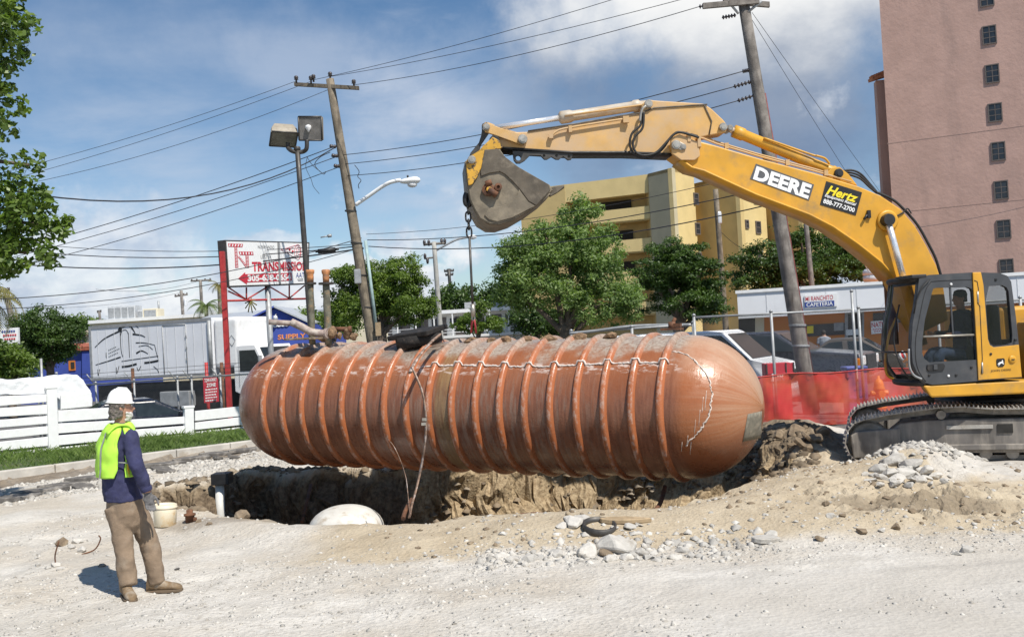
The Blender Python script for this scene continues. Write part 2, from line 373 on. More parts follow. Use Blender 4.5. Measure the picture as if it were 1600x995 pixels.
def fastmesh(name, verts, faces, mat, parent=None, smooth=False, kind=None):
    """numpy arrays -> mesh, faces (n,3) or (n,4)"""
    me = bpy.data.meshes.new(name); nv = len(verts); nf, k = faces.shape
    me.vertices.add(nv); me.vertices.foreach_set('co', np.ascontiguousarray(verts, dtype=np.float32).ravel())
    me.loops.add(nf*k); me.loops.foreach_set('vertex_index', np.ascontiguousarray(faces, dtype=np.int32).ravel())
    me.polygons.add(nf); me.polygons.foreach_set('loop_start', np.arange(0, nf*k, k, dtype=np.int32))
    try: me.polygons.foreach_set('loop_total', np.full(nf, k, dtype=np.int32))
    except Exception: pass
    me.update(calc_edges=True); me.validate()
    if smooth: me.polygons.foreach_set('use_smooth', np.ones(nf, dtype=bool))
    me.materials.append(MT[mat] if isinstance(mat, str) else mat)
    o = bpy.data.objects.new(name, me); COL.objects.link(o); o.parent = parent
    if kind: o['kind'] = kind
    return o
def lettering(name, s, quad, mat, parent, bold=.012, shear=0.0, lift=.004, off=None, local=False, align=True):
    """flat print: the text is fitted into quad = TL, TR, BR, BL (points on the surface)"""
    cu = bpy.data.curves.new('print', 'FONT'); cu.body = s; cu.offset = bold; cu.shear = shear; cu.resolution_u = 3; cu.space_line = .95; cu.align_x = 'CENTER' if '\n' in s else 'LEFT'
    tmp = bpy.data.objects.new('print', cu); me = bpy.data.meshes.new_from_object(tmp)
    co = np.array([v.co[:] for v in me.vertices]); lo = co.min(0); hi = co.max(0)
    TL, TR, BR, BL = [Vector(q) for q in quad]; n = (TR-TL).cross(BL-TL).normalized()*-1
    if not local and n.dot(CAM-TL) < 0: n = -n
    offv = wpos(parent) if (parent is not None and not local) else Vector((0, 0, 0))
    for v in me.vertices:
        a = (v.co.x-lo[0])/max(1e-6, hi[0]-lo[0]); b_ = (v.co.y-lo[1])/max(1e-6, hi[1]-lo[1])
        p = (BL*(1-a)+BR*a)*(1-b_)+(TL*(1-a)+TR*a)*b_ + n*lift - offv; v.co = p
    me.materials.clear(); me.materials.append(MT[mat]); me.name = name
    bpy.data.objects.remove(tmp); bpy.data.curves.remove(cu)
    o = bpy.data.objects.new(name, me); COL.objects.link(o); o.parent = parent
    return o
def lerp(a, b_, t): return a*(1-t)+b_*t
def sag(a, b_, dip, n=14):
    a = Vector(a); b_ = Vector(b_); return [a.lerp(b_, i/n)-Vector((0, 0, dip*4*(i/n)*(1-i/n))) for i in range(n+1)]
def smoothpath(pts, n=6):
    """Catmull-Rom through the points"""
    p = [Vector(q) for q in pts]; out = []
    for i in range(len(p)-1):
        a, b_, c, d = p[max(i-1, 0)], p[i], p[i+1], p[min(i+2, len(p)-1)]
        for k in range(n):
            t = k/n; out.append(.5*((2*b_)+(c-a)*t+(2*a-5*b_+4*c-d)*t*t+(3*b_-a-3*c+d)*t**3))
    out.append(p[-1]); return out
def copy_tree(o, parent=None):
    c = o.copy(); COL.objects.link(c); c.parent = parent
    for ch in list(o.children): copy_tree(ch, c)
    return c
# ================================================================== GROUND
_tab = RNG.random((256, 256)).astype(np.float64)
def vn(x, y, seed=0):
    x = x+seed*17.31; y = y+seed*9.17
    xi = np.floor(x).astype(int); yi = np.floor(y).astype(int); fx = x-xi; fy = y-yi
    fx = fx*fx*(3-2*fx); fy = fy*fy*(3-2*fy)
    a = _tab[xi & 255, yi & 255]; b_ = _tab[(xi+1) & 255, yi & 255]; c = _tab[xi & 255, (yi+1) & 255]; d = _tab[(xi+1) & 255, (yi+1) & 255]
    return (a*(1-fx)+b_*fx)*(1-fy)+(c*(1-fx)+d*fx)*fy
def fbm(x, y, sc, oct_=4, seed=0):
    s = 0; a = 1; t = 0
    for o in range(oct_): s = s+a*(vn(x*sc*2**o, y*sc*2**o, seed+o*3)-.5); t += a; a *= .5
    return s/t*2
def sst(x, a, b_):
    t = np.clip((x-a)/(b_-a), 0, 1); return t*t*(3-2*t)
PIT = [(-5.25, 14.3), (-4.15, 13.25), (-3.5, 12.75), (-2.9, 12.2), (-2.0, 11.85), (-.8, 11.55), (.9, 11.5), (2.1, 11.75), (2.75, 12.4), (3.5, 13.7), (4.2, 15.0), (4.55, 16.6), (4.2, 18.2), (1.5, 18.0), (-1.5, 17.85), (-4.0, 17.95), (-5.2, 17.9), (-5.45, 17.0), (-6.1, 16.7), (-6.0, 15.4)]
def pit_sd(x, y):
    """distance inside the pit rim (positive inside)"""
    d = np.full(x.shape, 1e9); ins = np.zeros(x.shape, bool); n = len(PIT)
    for i in range(n):
        ax, ay = PIT[i]; bx, by = PIT[(i+1) % n]; ex, ey = bx-ax, by-ay
        t = np.clip(((x-ax)*ex+(y-ay)*ey)/(ex*ex+ey*ey), 0, 1); d = np.minimum(d, np.hypot(x-ax-t*ex, y-ay-t*ey))
        c = (ay > y) != (by > y)
        with np.errstate(divide='ignore', invalid='ignore'): ins ^= c & (x < (bx-ax)*(y-ay)/(by-ay)+ax)
    return np.where(ins, d, -d)
K0 = G(0, 748); K1 = G(400, 697)
KD = (K1-K0).normalized(); KN = Vector((-KD.y, KD.x, 0))           # along the kerb, and towards the fence
if KN.y < 0: KN = -KN
def kerb_d(x, y): return (x-K0.x)*KN.x+(y-K0.y)*KN.y
def kerb_s(x, y): return (x-K0.x)*KD.x+(y-K0.y)*KD.y
FN0 = G(85, 711); FN1 = G(297, 686)
FW_END = kerb_d(FN1.x, FN1.y)
def mound(x, y, cx, cy, rx, ry, h, rot=0.0):
    dx, dy = x-cx, y-cy; c, s_ = math.cos(rot), math.sin(rot); a = (dx*c+dy*s_)/rx; b_ = (-dx*s_+dy*c)/ry
    return h*np.exp(-(a*a+b_*b_)**1.15)
def height(x, y, fine=True):
    near = sst(np.hypot(x, y-12), 26, 18)
    h = .05*fbm(x, y, .22, 3, 1)*near
    sdw = pit_sd(x, y)
    edge = .30*fbm(x, y, 1.1, 3, 5)+.15*fbm(x, y, 3.0, 3, 8)
    sd = sdw+edge*sst(np.abs(sdw), 1.5, .3)
    # sand berm in front of the pit and the bigger mound by the crawler track
    h = h+mound(x, y, -.6, 10.95, 2.2, .75, .13)+mound(x, y, 1.8, 11.0, 2.2, .8, .12)+mound(x, y, -2.0, 11.55, .9, .4, .10)
    h = h+mound(x, y, 4.1, 12.7, 1.5, 1.2, .24, .5)+mound(x, y, 5.6, 13.2, .8, .6, .19)+mound(x, y, 3.0, 10.6, 1.7, .8, .12)+mound(x, y, 5.0, 11.3, 1.6, .6, .09)
    h = h-mound(x, y, 4.35, 10.75, 1.0, .3, .10)+mound(x, y, 4.3, 10.2, 1.2, .28, .07)
    # dark spoil heap between the pit, the crawler track and the orange mesh
    h = h+mound(x, y, 4.75, 17.0, .75, .9, .42)+mound(x, y, 5.0, 18.6, 1.1, .7, .30)+mound(x, y, 4.6, 15.7, .45, .5, .20)
    # left: heaped rim near the bucket
    h = h+mound(x, y, -3.5, 12.1, .9, .45, .13, -.6)+mound(x, y, -4.9, 13.5, .6, .4, .10)
    # the verge behind the kerb is raised; beyond the fence the lot lies lower
    kd = kerb_d(x, y); left = sst(x, -2.2, -3.2)
    h = np.where(kd > 0, .12, h*1.0)*left + h*(1-left)
    dug = sst(kd, -.15, -.45)*sst(kd, -6, -3.4)*left
    h = h-.05*dug*(1-.5*sst(kd, -.9, -1.1))
    h = h-.34*left*sst(kd, FW_END+.25, FW_END+1.6)
    h = h+(.03+.05*sst(y, 9, 11))*fbm(x, y, .9, 3, 21)*near*(kd < -.3)
    if fine:
        rough = .35+.65*sst(fbm(x, y, .5, 3, 31), -.15, .3)
        flat = 1-.8*sst(y, 8.4, 7.4)*sst(fbm(x, y, .35, 2, 44), .12, -.12)
        pad = 1-.9*sst(x, 5.6, 6.2)*sst(y, 11.8, 12.4)
        for c_, o_ in ((6.75, 0), (8.35, 2)):
            q = y-c_-.09*x-.12*np.sin(x*.35+o_); lug = .5+.5*np.sign(np.sin(x*21+14*np.abs(q)))
            h = h+near*(-.022*np.exp(-(q/.15)**2)*(.65+.35*lug)+.012*np.exp(-((np.abs(q)-.24)/.07)**2))*sst(fbm(x, y, .4, 2, 47), -.35, .1)
        h = h+(.030*fbm(x, y, 3.4, 3, 12)+.014*np.maximum(0, fbm(x, y, 9, 2, 14)))*rough*flat*near*pad*(kd < -.1)
    gen = sst(x, 2.6, 3.6)*sst(y, 12.6, 13.6)
    dep = 2.3*((sst(sd, -.01, .42)*.5+sst(sd, .25, 1.5)*.5)*(1-gen)+gen*sst(sd, -.2, 2.0))
    lump = (.30*fbm(x, y, 1.6, 4, 51)+(.10+.06*gen)*fbm(x, y, 4.2, 3, 53))*sst(sd, -.2, .4)
    rg = np.exp(-((x-4.4)/1.5)**2-((y-11.1)/1.1)**2)+np.exp(-((x-4.9)/.9)**2-((y-17.2)/1.6)**2)+.6*np.exp(-((x-5.6)/.7)**2-((y-13.0)/.6)**2)
    h = h+rg*(.15*fbm(x, y, 2.2, 3, 55)+.13*np.abs(fbm(x, y, 5.0, 3, 57))+.05*fbm(x, y, 11.0, 2, 59))+mound(x, y, 5.55, 13.75, .68, .45, .24)
    return h-dep+lump, sd, kd
def axis_(lo, hi, a, b_, step, big):
    f_ = list(np.arange(a, b_+1e-6, step)); g = step; v = b_; up_ = []
    while v < hi: g = min(g*1.22, big); v += g; up_.append(v)
    g = step; v = a; dn = []
    while v > lo: g = min(g*1.22, big); v -= g; dn.append(v)
    return np.array(dn[::-1]+f_+up_)
def make_ground():
    xs = axis_(-900, 900, -9.2, 8.6, .05, 60); ys = axis_(-60, 1500, 6.2, 19.2, .05, 80)
    X, Y = np.meshgrid(xs, ys); H, sd, kd = height(X, Y)
    n = X.size
    # the cut faces are rough: push wall vertices sideways
    wall = sst(sd, .0, .15)*sst(sd, 1.2, .6)
    DX = (.22*fbm(H*1.2, Y+X*.5, 1.6, 3, 61)+.10*fbm(H*3, Y*3+X, 1.7, 2, 65))*wall; DY = (.34*fbm(X, H, 1.7, 3, 71)+.20*fbm(X, H, 4.6, 3, 73))*wall; H = H+(.10*fbm(X, H+Y, 5.0, 3, 75)+.07*fbm(X, Y, 9.0, 2, 77))*wall
    V = np.stack([X+DX, Y+DY, H], -1).reshape(-1, 3)
    ny, nx = X.shape; i = np.arange(ny*nx).reshape(ny, nx)
    F = np.stack([i[:-1, :-1], i[:-1, 1:], i[1:, 1:], i[1:, :-1]], -1).reshape(-1, 4)
    # where sand, soil, paving lie
    w1 = fbm(X, Y, .8, 4, 81)*.5+fbm(X, Y, 5, 3, 83)*.3
    band = sst(Y, 9.6+.0*X, 10.05)*1.0
    line = 9.95-.35*np.clip((X+2)/8, 0, 1)+.45*w1
    sand = sst(Y-line, -.1, .25)*sst(X+.4*w1, -2.6, -2.0)*sst(Y, 20, 19)
    sand = sand*np.where(X > 5.3, sst(12.3-Y+.8*w1, -.2, .3), 1)
    sand = np.maximum(sand, .55*sst(sd, -.5, -.1)*sst(X, -1, -3))*(1-sst(mound(X, Y, 5.55, 13.75, .75, .55, 1)+.3*w1, .3, .55))
    soil = np.maximum(sst(mound(X, Y, 4.8, 17.3, .9, 1.6, 1)+.4*w1, .25, .5)*.85, sst(sd, .04, .12)*(.18+.82*sst(X+1.6*w1, -1.3, -2.6)))
    soil = np.maximum(soil, .6*sst(mound(X, Y, 4.4, 10.8, 1.2, .3, 1)+.6*w1, .45, .8))
    soil = np.maximum(soil, .45*sst(mound(X, Y, -3.7, 12.4, 1.0, .5, 1)+.7*w1, .4, .8))
    kdw = kd+.25*w1
    soil = np.maximum(soil, .8*sst(kdw, -1.3, -1.0)*sst(kd, .2, .0)*sst(X, -2.5, -3.5))
    wallm = sst(sd, .03, .10)
    pave = np.maximum(sst(kd, .3, .6)*sst(kd, FW_END+.2, FW_END+.6)*sst(X, -2.2, -3.2), sst(Y, 18.9, 19.6)*sst(X, -3, -1.5))
    pave = np.maximum(pave, sst(Y, 31, 36))
    slab = sst(X+.5*w1, 5.6, 6.3)*sst(Y+.4*w1, 11.4, 12.0)*sst(Y, 20, 19)
    conc = np.maximum(slab, .75*sst(fbm(X, Y, .28, 3, 91)+.35*sst(X, 1, 5), .02, .3)*sst(Y+.5*w1, 9.3, 8.6))
    o = fastmesh('ground', V, F, 'white_paint', smooth=True)
    rough = sst(sd, -.12, .02)+(np.exp(-((X-4.5)/1.6)**2-((Y-11.1)/1.1)**2)+np.exp(-((X-4.9)/.9)**2-((Y-17.2)/1.6)**2) > .45)
    o.data.polygons.foreach_set('use_smooth', ~(rough.reshape(-1)[F[:, 0]] > .4))
    o['kind'] = 'structure'
    me = o.data
    for nm, arr in (('zone', np.stack([sand, soil, pave, conc], -1)), ('wallz', np.stack([wallm, np.clip(-H/1.4, 0, 1), sst(w1, -.2, .25), np.ones_like(H)], -1))):
        at = me.color_attributes.new(nm, 'FLOAT_COLOR', 'POINT'); at.data.foreach_set('color', arr.reshape(-1, 4).astype(np.float32).ravel())
    mt, b, pr, out = newmat('ground')
    me.materials.clear(); me.materials.append(mt)
    co = b.n('ShaderNodeNewGeometry').outputs['Position']
    z = b.n('ShaderNodeVertexColor', layer_name='zone'); sp = b.n('ShaderNodeSeparateColor'); b.put(sp.inputs[0], z.outputs['Color'])
    wz = b.n('ShaderNodeVertexColor', layer_name='wallz'); sw = b.n('ShaderNodeSeparateColor'); b.put(sw.inputs[0], wz.outputs['Color'])
    n1 = b.noise(co, 2.2, 6, .6); n2 = b.noise(co, 13, 6, .65); n3 = b.noise(co, 60, 4, .7); n4 = b.noise(co, .55, 4, .6)
    chalk = b.mix(b.ramp(n1, .35, .68), (.505, .472, .42), (.63, .598, .545))
    chalk = b.mix(b.math('MULTIPLY', b.ramp(n4, .42, .60), .85), chalk, (.465, .415, .345))
    chalk = b.mix(b.math('MULTIPLY', b.ramp(n2, .54, .70), .65), chalk, (.36, .325, .28))
    chalk = b.mix(b.math('MULTIPLY', b.ramp(n2, .42, .30), .55), chalk, (.66, .635, .595))
    chalk = b.mix(b.math('MULTIPLY', b.ramp(n3, .55, .75), .4), chalk, (.31, .285, .245))
    sand_ = b.mix(b.ramp(n1, .3, .7), (.41, .335, .235), (.49, .415, .305))
    sand_ = b.mix(b.math('MULTIPLY', b.ramp(n3, .5, .72), .55), sand_, (.25, .205, .145))
    sand_ = b.mix(b.math('MULTIPLY', b.ramp(n2, .56, .75), .55), sand_, (.31, .265, .205))
    soil_ = b.mix(b.ramp(n2, .3, .7), (.075, .055, .038), (.20, .15, .10))
    soil_ = b.mix(b.ramp(n1, .52, .72), soil_, (.28, .215, .15))
    rock = b.mix(b.ramp(n2, .32, .66), (.25, .18, .105), (.48, .375, .235))
    pav = b.mix(b.ramp(n1, .3, .7), (.115, .112, .108), (.17, .165, .16))
    con = b.mix(b.ramp(n1, .3, .7), (.42, .395, .355), (.54, .515, .475))
    con = b.mix(b.math('MULTIPLY', b.ramp(n4, .45, .7), .5), con, (.34, .315, .28))
    a_c = z.outputs['Alpha']
    c = b.mix(b.math('MULTIPLY', a_c, .85), chalk, con)
    c = b.mix(sp.outputs[0], c, sand_)
    c = b.mix(sw.outputs[0], c, rock)
    c = b.mix(b.math('MULTIPLY', sp.outputs[1], b.ramp(n1, .25, .5, .7, 1.0)), c, soil_)
    c = b.mix(sp.outputs[2], c, pav)
    b.put(pr.inputs['Base Color'], c); pr.inputs['Roughness'].default_value = .95; pr.inputs['Specular IOR Level'].default_value = .15
    bp = b.n('ShaderNodeBump'); bp.inputs['Strength'].default_value = .9; bp.inputs['Distance'].default_value = .028
    hh = b.math('ADD', b.math('MULTIPLY', n2, .6), b.math('MULTIPLY', n3, .35)); vor = b.n('ShaderNodeTexVoronoi', feature='F1'); b.put(vor.inputs['Vector'], co); vor.inputs['Scale'].default_value = 22
    hh = b.math('ADD', hh, b.math('MULTIPLY', vor.outputs['Distance'], .45))
    b.put(bp.inputs['Height'], b.math('MULTIPLY', hh, b.math('SUBTRACT', 1.0, b.math('MULTIPLY', a_c, .55)))); b.put(pr.inputs['Normal'], bp.outputs[0])
    return o
make_ground()
def gz(x, y):
    h, _, _ = height(np.array([[float(x)]]), np.array([[float(y)]])); return float(h[0, 0])
def GG(px, py):
    """ground point seen at a pixel, on the modelled relief"""
    d = pray(px, py); Y = np.arange(5, 26, .03); X = d.x/d.y*Y; Z = CAMH+d.z/d.y*Y; h, _, _ = height(X[None], Y[None]); i = int(np.argmax(Z <= h[0]+.002)); y = Y[i]; return Vector((X[i], y, float(h[0, i])))

# ------------------------------------------------------------------ gravel and rubble
def gravel(name, n, region, size, mat, seed, lo=-9, hi=-.05):
    rg = np.random.default_rng(seed); pts = region(rg, n)
    x, y = pts[:, 0], pts[:, 1]; hz, sd, kd = height(x[None], y[None]); hz, sd, kd = hz[0], sd[0], kd[0]
    keep = (sd < hi) & (sd > lo) & ((kd < -.25) | (x > -2)); x, y, hz = x[keep], y[keep], hz[keep]; n = len(x)
    base = np.array([(1, 0, -.2), (-.5, .87, -.2), (-.5, -.87, -.2), (.55, .6, .35), (-.85, .05, .4), (.4, -.75, .3), (.05, 0, .75)])
    tri = np.array([(0, 1, 3), (1, 2, 4), (2, 0, 5), (0, 3, 5), (1, 4, 3), (2, 5, 4), (3, 6, 5), (3, 4, 6), (4, 5, 6)])
    s_ = size(rg, n); V = base[None]*(1+.35*rg.standard_normal((n, 7, 3))*.6)
    V[:, :, 2] *= rg.uniform(.5, 1.0, (n, 1)); V *= s_[:, None, None]
    a = rg.uniform(0, 6.283, n); c, s2 = np.cos(a)[:, None], np.sin(a)[:, None]
    vx = V[:, :, 0]*c-V[:, :, 1]*s2; vy = V[:, :, 0]*s2+V[:, :, 1]*c
    W = np.stack([vx+x[:, None], vy+y[:, None], V[:, :, 2]+hz[:, None]], -1).reshape(-1, 3)
    F = (tri[None]+(np.arange(n)*7)[:, None, None]).reshape(-1, 3)
    return fastmesh(name, W, F, mat, kind='stuff')
def sizes(lo, hi, p=3): return lambda rg, n: lo+(hi-lo)*rg.random(n)**p
def reg_front(rg, n):
    y = 4.6+(10.3-4.6)*rg.random(n*6)**.8; x = rg.uniform(-1, 1, n*6)*y*.56
    d = fbm(x, y, .55, 3, 31)+.55*np.exp(-((y-9.3)/.5)**2)+.25*np.exp(-((y-7.6)/.5)**2)
    k = rg.random(n*6) < sst(d, -.05, .45); return np.stack([x[k], y[k]], -1)[:n]
def reg_left(rg, n):
    s_ = rg.uniform(-1, 9, n*3); d = rg.uniform(-4.2, -1.1, n*3)
    return np.stack([K0.x+KD.x*s_+KN.x*d, K0.y+KD.y*s_+KN.y*d], -1)[:n]
def reg_mid(rg, n):
    y = rg.uniform(9.3, 14, n*2); x = rg.uniform(-6.5, 7.0, n*2); k = rg.random(n*2) < .25+.75*sst(fbm(x, y, .7, 3, 33), -.1, .4); return np.stack([x[k], y[k]], -1)[:n]
def reg_sand(rg, n):
    p = reg_mid(rg, n*2); return p[(p[:, 0] > -1.5) & (p[:, 1] > 10.0)][:n]
def reg_row(rg, n): return np.stack([rg.uniform(-.5, 2.4, n), 9.85+.22*rg.standard_normal(n)-.03*rg.random(n)], -1)
def reg_pile(rg, n): return np.stack([5.55+.42*rg.standard_normal(n), 13.7+.30*rg.standard_normal(n)], -1)
tag(gravel('gravel', 650, reg_row, sizes(.012, .075, 3), 'limestone', 8), 'small broken limestone in the rubble row along the sand edge', 'gravel')
tag(gravel('gravel', 900, reg_pile, sizes(.012, .09, 2.5), 'limestone', 6), 'small pale rubble in the concrete pile by the crawler track', 'gravel')
def reg_pit(rg, n):
    p = np.stack([rg.uniform(-6.6, 5.0, n*4), rg.uniform(11, 19, n*4)], -1); return p[(p[:, 1] > 13.6) | (p[:, 0] > 3.0)]
tag(gravel('soil_clods', 5200, reg_pit, sizes(.012, .13, 4), 'pit_clod', 9, -.3, 1.3), 'crumbled brown soil and stones along the cut edge of the pit', 'soil')
tag(gravel('gravel', 10500, reg_front, sizes(.004, .030, 5), 'limestone', 1), 'loose pale limestone gravel strewn over the foreground', 'gravel')
tag(gravel('gravel', 6500, reg_left, sizes(.012, .075, 3.5), 'limestone', 2), 'white crushed rock strip between the kerb and the pit', 'gravel')
tag(gravel('gravel', 5200, reg_mid, sizes(.005, .038, 4), 'limestone', 3), 'small pale stones scattered on the tan sand', 'gravel')
tag(gravel('gravel', 1500, reg_sand, sizes(.006, .055, 5), 'brown_rock', 4), 'small brown stones scattered on the tan sand', 'gravel')

def rock(px, py, wpx, label, group=None, mat='limestone', name='rubble_chunk', flat=.62, seed=0, cat='rock', sub=2):
    wpx *= 1.2; p = GG(px, py); r = wpx/2/FOC*p.y; rr = random.Random(seed+int(px*7+py))
    bm = bmesh.new(); ry = rr.uniform(.7, 1)
    for _ in range(16 if wpx < 25 else 26):
        v = Vector((rr.gauss(0, 1), rr.gauss(0, 1), rr.gauss(0, 1))).normalized(); bm.verts.new((v.x*r*rr.uniform(.8, 1.1), v.y*r*ry*rr.uniform(.8, 1.1), v.z*r*flat*rr.uniform(.75, 1.15)))
    hu = bmesh.ops.convex_hull(bm, input=bm.verts); bm.verts.ensure_lookup_table(); bm.verts.index_update()
    m_ = MB(); m_.add([v.co[:] for v in bm.verts], [tuple(q.index for q in f_.verts) for f_ in bm.faces]); bm.free()
    o = m_.build(name, mat, None, bevel=r*.05 if wpx > 25 else 0, seg=1); o.location = (p.x, p.y, p.z+r*flat*.22); o.rotation_euler = (rr.uniform(-.3, .3), rr.uniform(-.3, .3), rr.uniform(0, 6.28))
    tag(o, label, cat, group); return o
rock(962, 858, 62, 'largest pale limestone boulder in the rubble row, rounded top', 'chunks in the rubble row', flat=.55, seed=3)
rock(915, 866, 40, 'second largest pale chunk, left of the biggest boulder', 'chunks in the rubble row', seed=5)
rock(948, 868, 30, 'tan slab leaning against the front of the biggest boulder', 'chunks in the rubble row', mat='brown_rock', flat=.4, seed=6)
rock(1012, 850, 18, 'upright pale chunk just right of the biggest boulder', 'chunks in the rubble row', flat=.9, seed=7)
for (x, y, s_) in ((868, 868, 26), (980, 872, 22), (1003, 866, 24), (1012, 872, 20), (955, 876, 22), (995, 874, 14), (1066, 862, 22), (1080, 870, 18), (1060, 872, 16), (1138, 876, 16), (845, 873, 15), (783, 872, 20), (800, 877, 22), (828, 876, 24), (815, 881, 14), (775, 880, 12), (1022, 866, 14), (1030, 874, 12), (1100, 874, 12), (1110, 866, 10), (1042, 858, 12), (757, 876, 11), (880, 876, 12), (900, 880, 10)):
    rock(x, y, s_, 'pale broken limestone chunk in the row along the sand edge', 'chunks in the rubble row', seed=9)
for (x, y, s_) in ((1395, 724, 40), (1372, 735, 26), (1425, 728, 34), (1448, 738, 30), (1412, 742, 36), (1380, 748, 24), (1436, 752, 26), (1462, 744, 22), (1400, 757, 22), (1360, 752, 18), (1475, 752, 16), (1352, 742, 15), (1420, 760, 18), (1455, 757, 15), (1388, 741, 28), (1418, 735, 24), (1400, 718, 26), (1410, 728, 18), (1380, 729, 16), (1432, 743, 20), (1447, 748, 18), (1393, 752, 20), (1376, 757, 14), (1366, 744, 16), (1484, 746, 12), (1403, 748, 22), (1426, 752, 14), (1440, 735, 18)):
    rock(x, y, s_, 'jagged pale concrete lump piled beside the crawler track', 'broken concrete pile by the track', flat=.5, seed=21)
for (x, y, s_, mt_) in ((1298, 807, 16, 'limestone'), (1317, 808, 12, 'brown_rock'), (1205, 838, 22, 'limestone'), (1378, 830, 16, 'limestone'), (1290, 790, 14, 'brown_rock'), (1345, 832, 18, 'brown_rock'), (1400, 826, 20, 'brown_rock'), (1510, 862, 22, 'limestone'), (1495, 866, 14, 'limestone'), (1425, 800, 14, 'brown_rock'), (1385, 780, 12, 'brown_rock'), (1280, 843, 16, 'brown_rock')):
    rock(x, y, s_, 'stone half sunk in the tan sand right of the pit' if mt_ == 'limestone' else 'brown clod half sunk in the tan sand right of the pit', 'stones in the sand', mat=mt_, seed=31)
for (x, y, s_) in ((88, 884, 16), (95, 890, 14), (120, 848, 18), (112, 856, 14), (75, 888, 12), (128, 860, 16), (60, 884, 12), (140, 845, 10)):
    rock(x, y, s_, 'pale stone lying on the ground left of the standing man', 'stones left of the man', seed=41)
rock(97, 852, 20, 'dark brown clod left of the standing man', mat='brown_rock', name='clod', flat=.8, seed=42)
rock(160, 884, 12, 'small black asphalt lump behind the man', mat='asphalt_chunk', name='asphalt_lump', seed=43)
rock(277, 891, 9, 'small black asphalt lump right of the man', mat='asphalt_chunk', name='asphalt_lump', seed=44)
rock(379, 808, 24, 'brown clump of rooted soil at the left rim of the pit', mat='brown_rock', name='clod', flat=.8, seed=45)
for (x, y, s_) in ((350, 803, 10), (395, 806, 14), (310, 816, 10), (300, 812, 8), (327, 820, 9)):
    rock(x, y, s_, 'brown clod on the left rim of the pit', 'clods on the left rim', mat='brown_rock', name='clod', flat=.7, seed=46)
for (x, y, s_, mt_) in ((1215, 683, 24, 'brown_rock'), (1245, 678, 30, 'brown_rock'), (1272, 690, 26, 'brown_rock'), (1262, 704, 22, 'brown_rock'), (1238, 700, 20, 'brown_rock'), (1285, 676, 22, 'brown_rock'), (1228, 712, 16, 'brown_rock'), (1298, 664, 18, 'brown_rock')):
    rock(x, y, s_, 'dark clod on the spoil heap before the crawler track', 'clods on the spoil heap', mat=mt_, name='clod', flat=.7, seed=51)
# broken paving slabs
def slabpiece(px, py, L, W_, T, rz, tilt, label, mat='asphalt_chunk', name='pavement_slab', group=None):
    p = GG(px, py); rr = random.Random(int(px+py)); k = 9; m_ = MB(); pts = []
    for i in range(k):
        t = 6.283*i/k; pts.append(Vector((math.cos(t)*L/2*rr.uniform(.75, 1.1), math.sin(t)*W_/2*rr.uniform(.75, 1.1), 0)))
    m_.prism(pts, (0, 0, T)); o = m_.build(name, mat, None, bevel=.008, seg=1); o.location = p+Vector((0, 0, .0)); o.rotation_euler = (tilt, tilt*.6, rz); tag(o, label, 'slab', group)
ka = math.atan2(KD.y, KD.x)
slabpiece(38, 767, .62, .26, .07, ka, .03, 'short grey paving piece lying in the dirt below the kerb', 'concrete')
for i, (x, y, L) in enumerate(((20, 781, 1.1), (62, 770, 1.0), (105, 760, 1.0), (140, 750, .9), (255, 728, 1.0), (300, 719, 1.1), (345, 711, 1.1), (385, 705, .9))):
    slabpiece(x, y, L, .34, .07, ka+.1*(i % 3-1), .06-.03*(i % 2), 'broken dark asphalt edge piece between kerb and crushed rock', group='broken asphalt edge')
for i, (x, y) in enumerate(((132, 763), (252, 735), (258, 738), (366, 716), (340, 718))):
    slabpiece(x, y, .42, .26, .06, .5*i, .25, 'tilted loose asphalt piece on the crushed rock', group='loose asphalt pieces')
slabpiece(1195, 846, .34, .2, .05, .3, .1, 'flat pale stone slab in the sand right of the boulder', 'limestone')
slabpiece(1265, 689, .75, .3, .06, .9, .7, 'tan paving slab jutting from the spoil heap', 'brown_rock')
slabpiece(1252, 698, .6, .25, .06, .7, .8, 'lower tan paving slab jutting from the spoil heap', 'brown_rock')
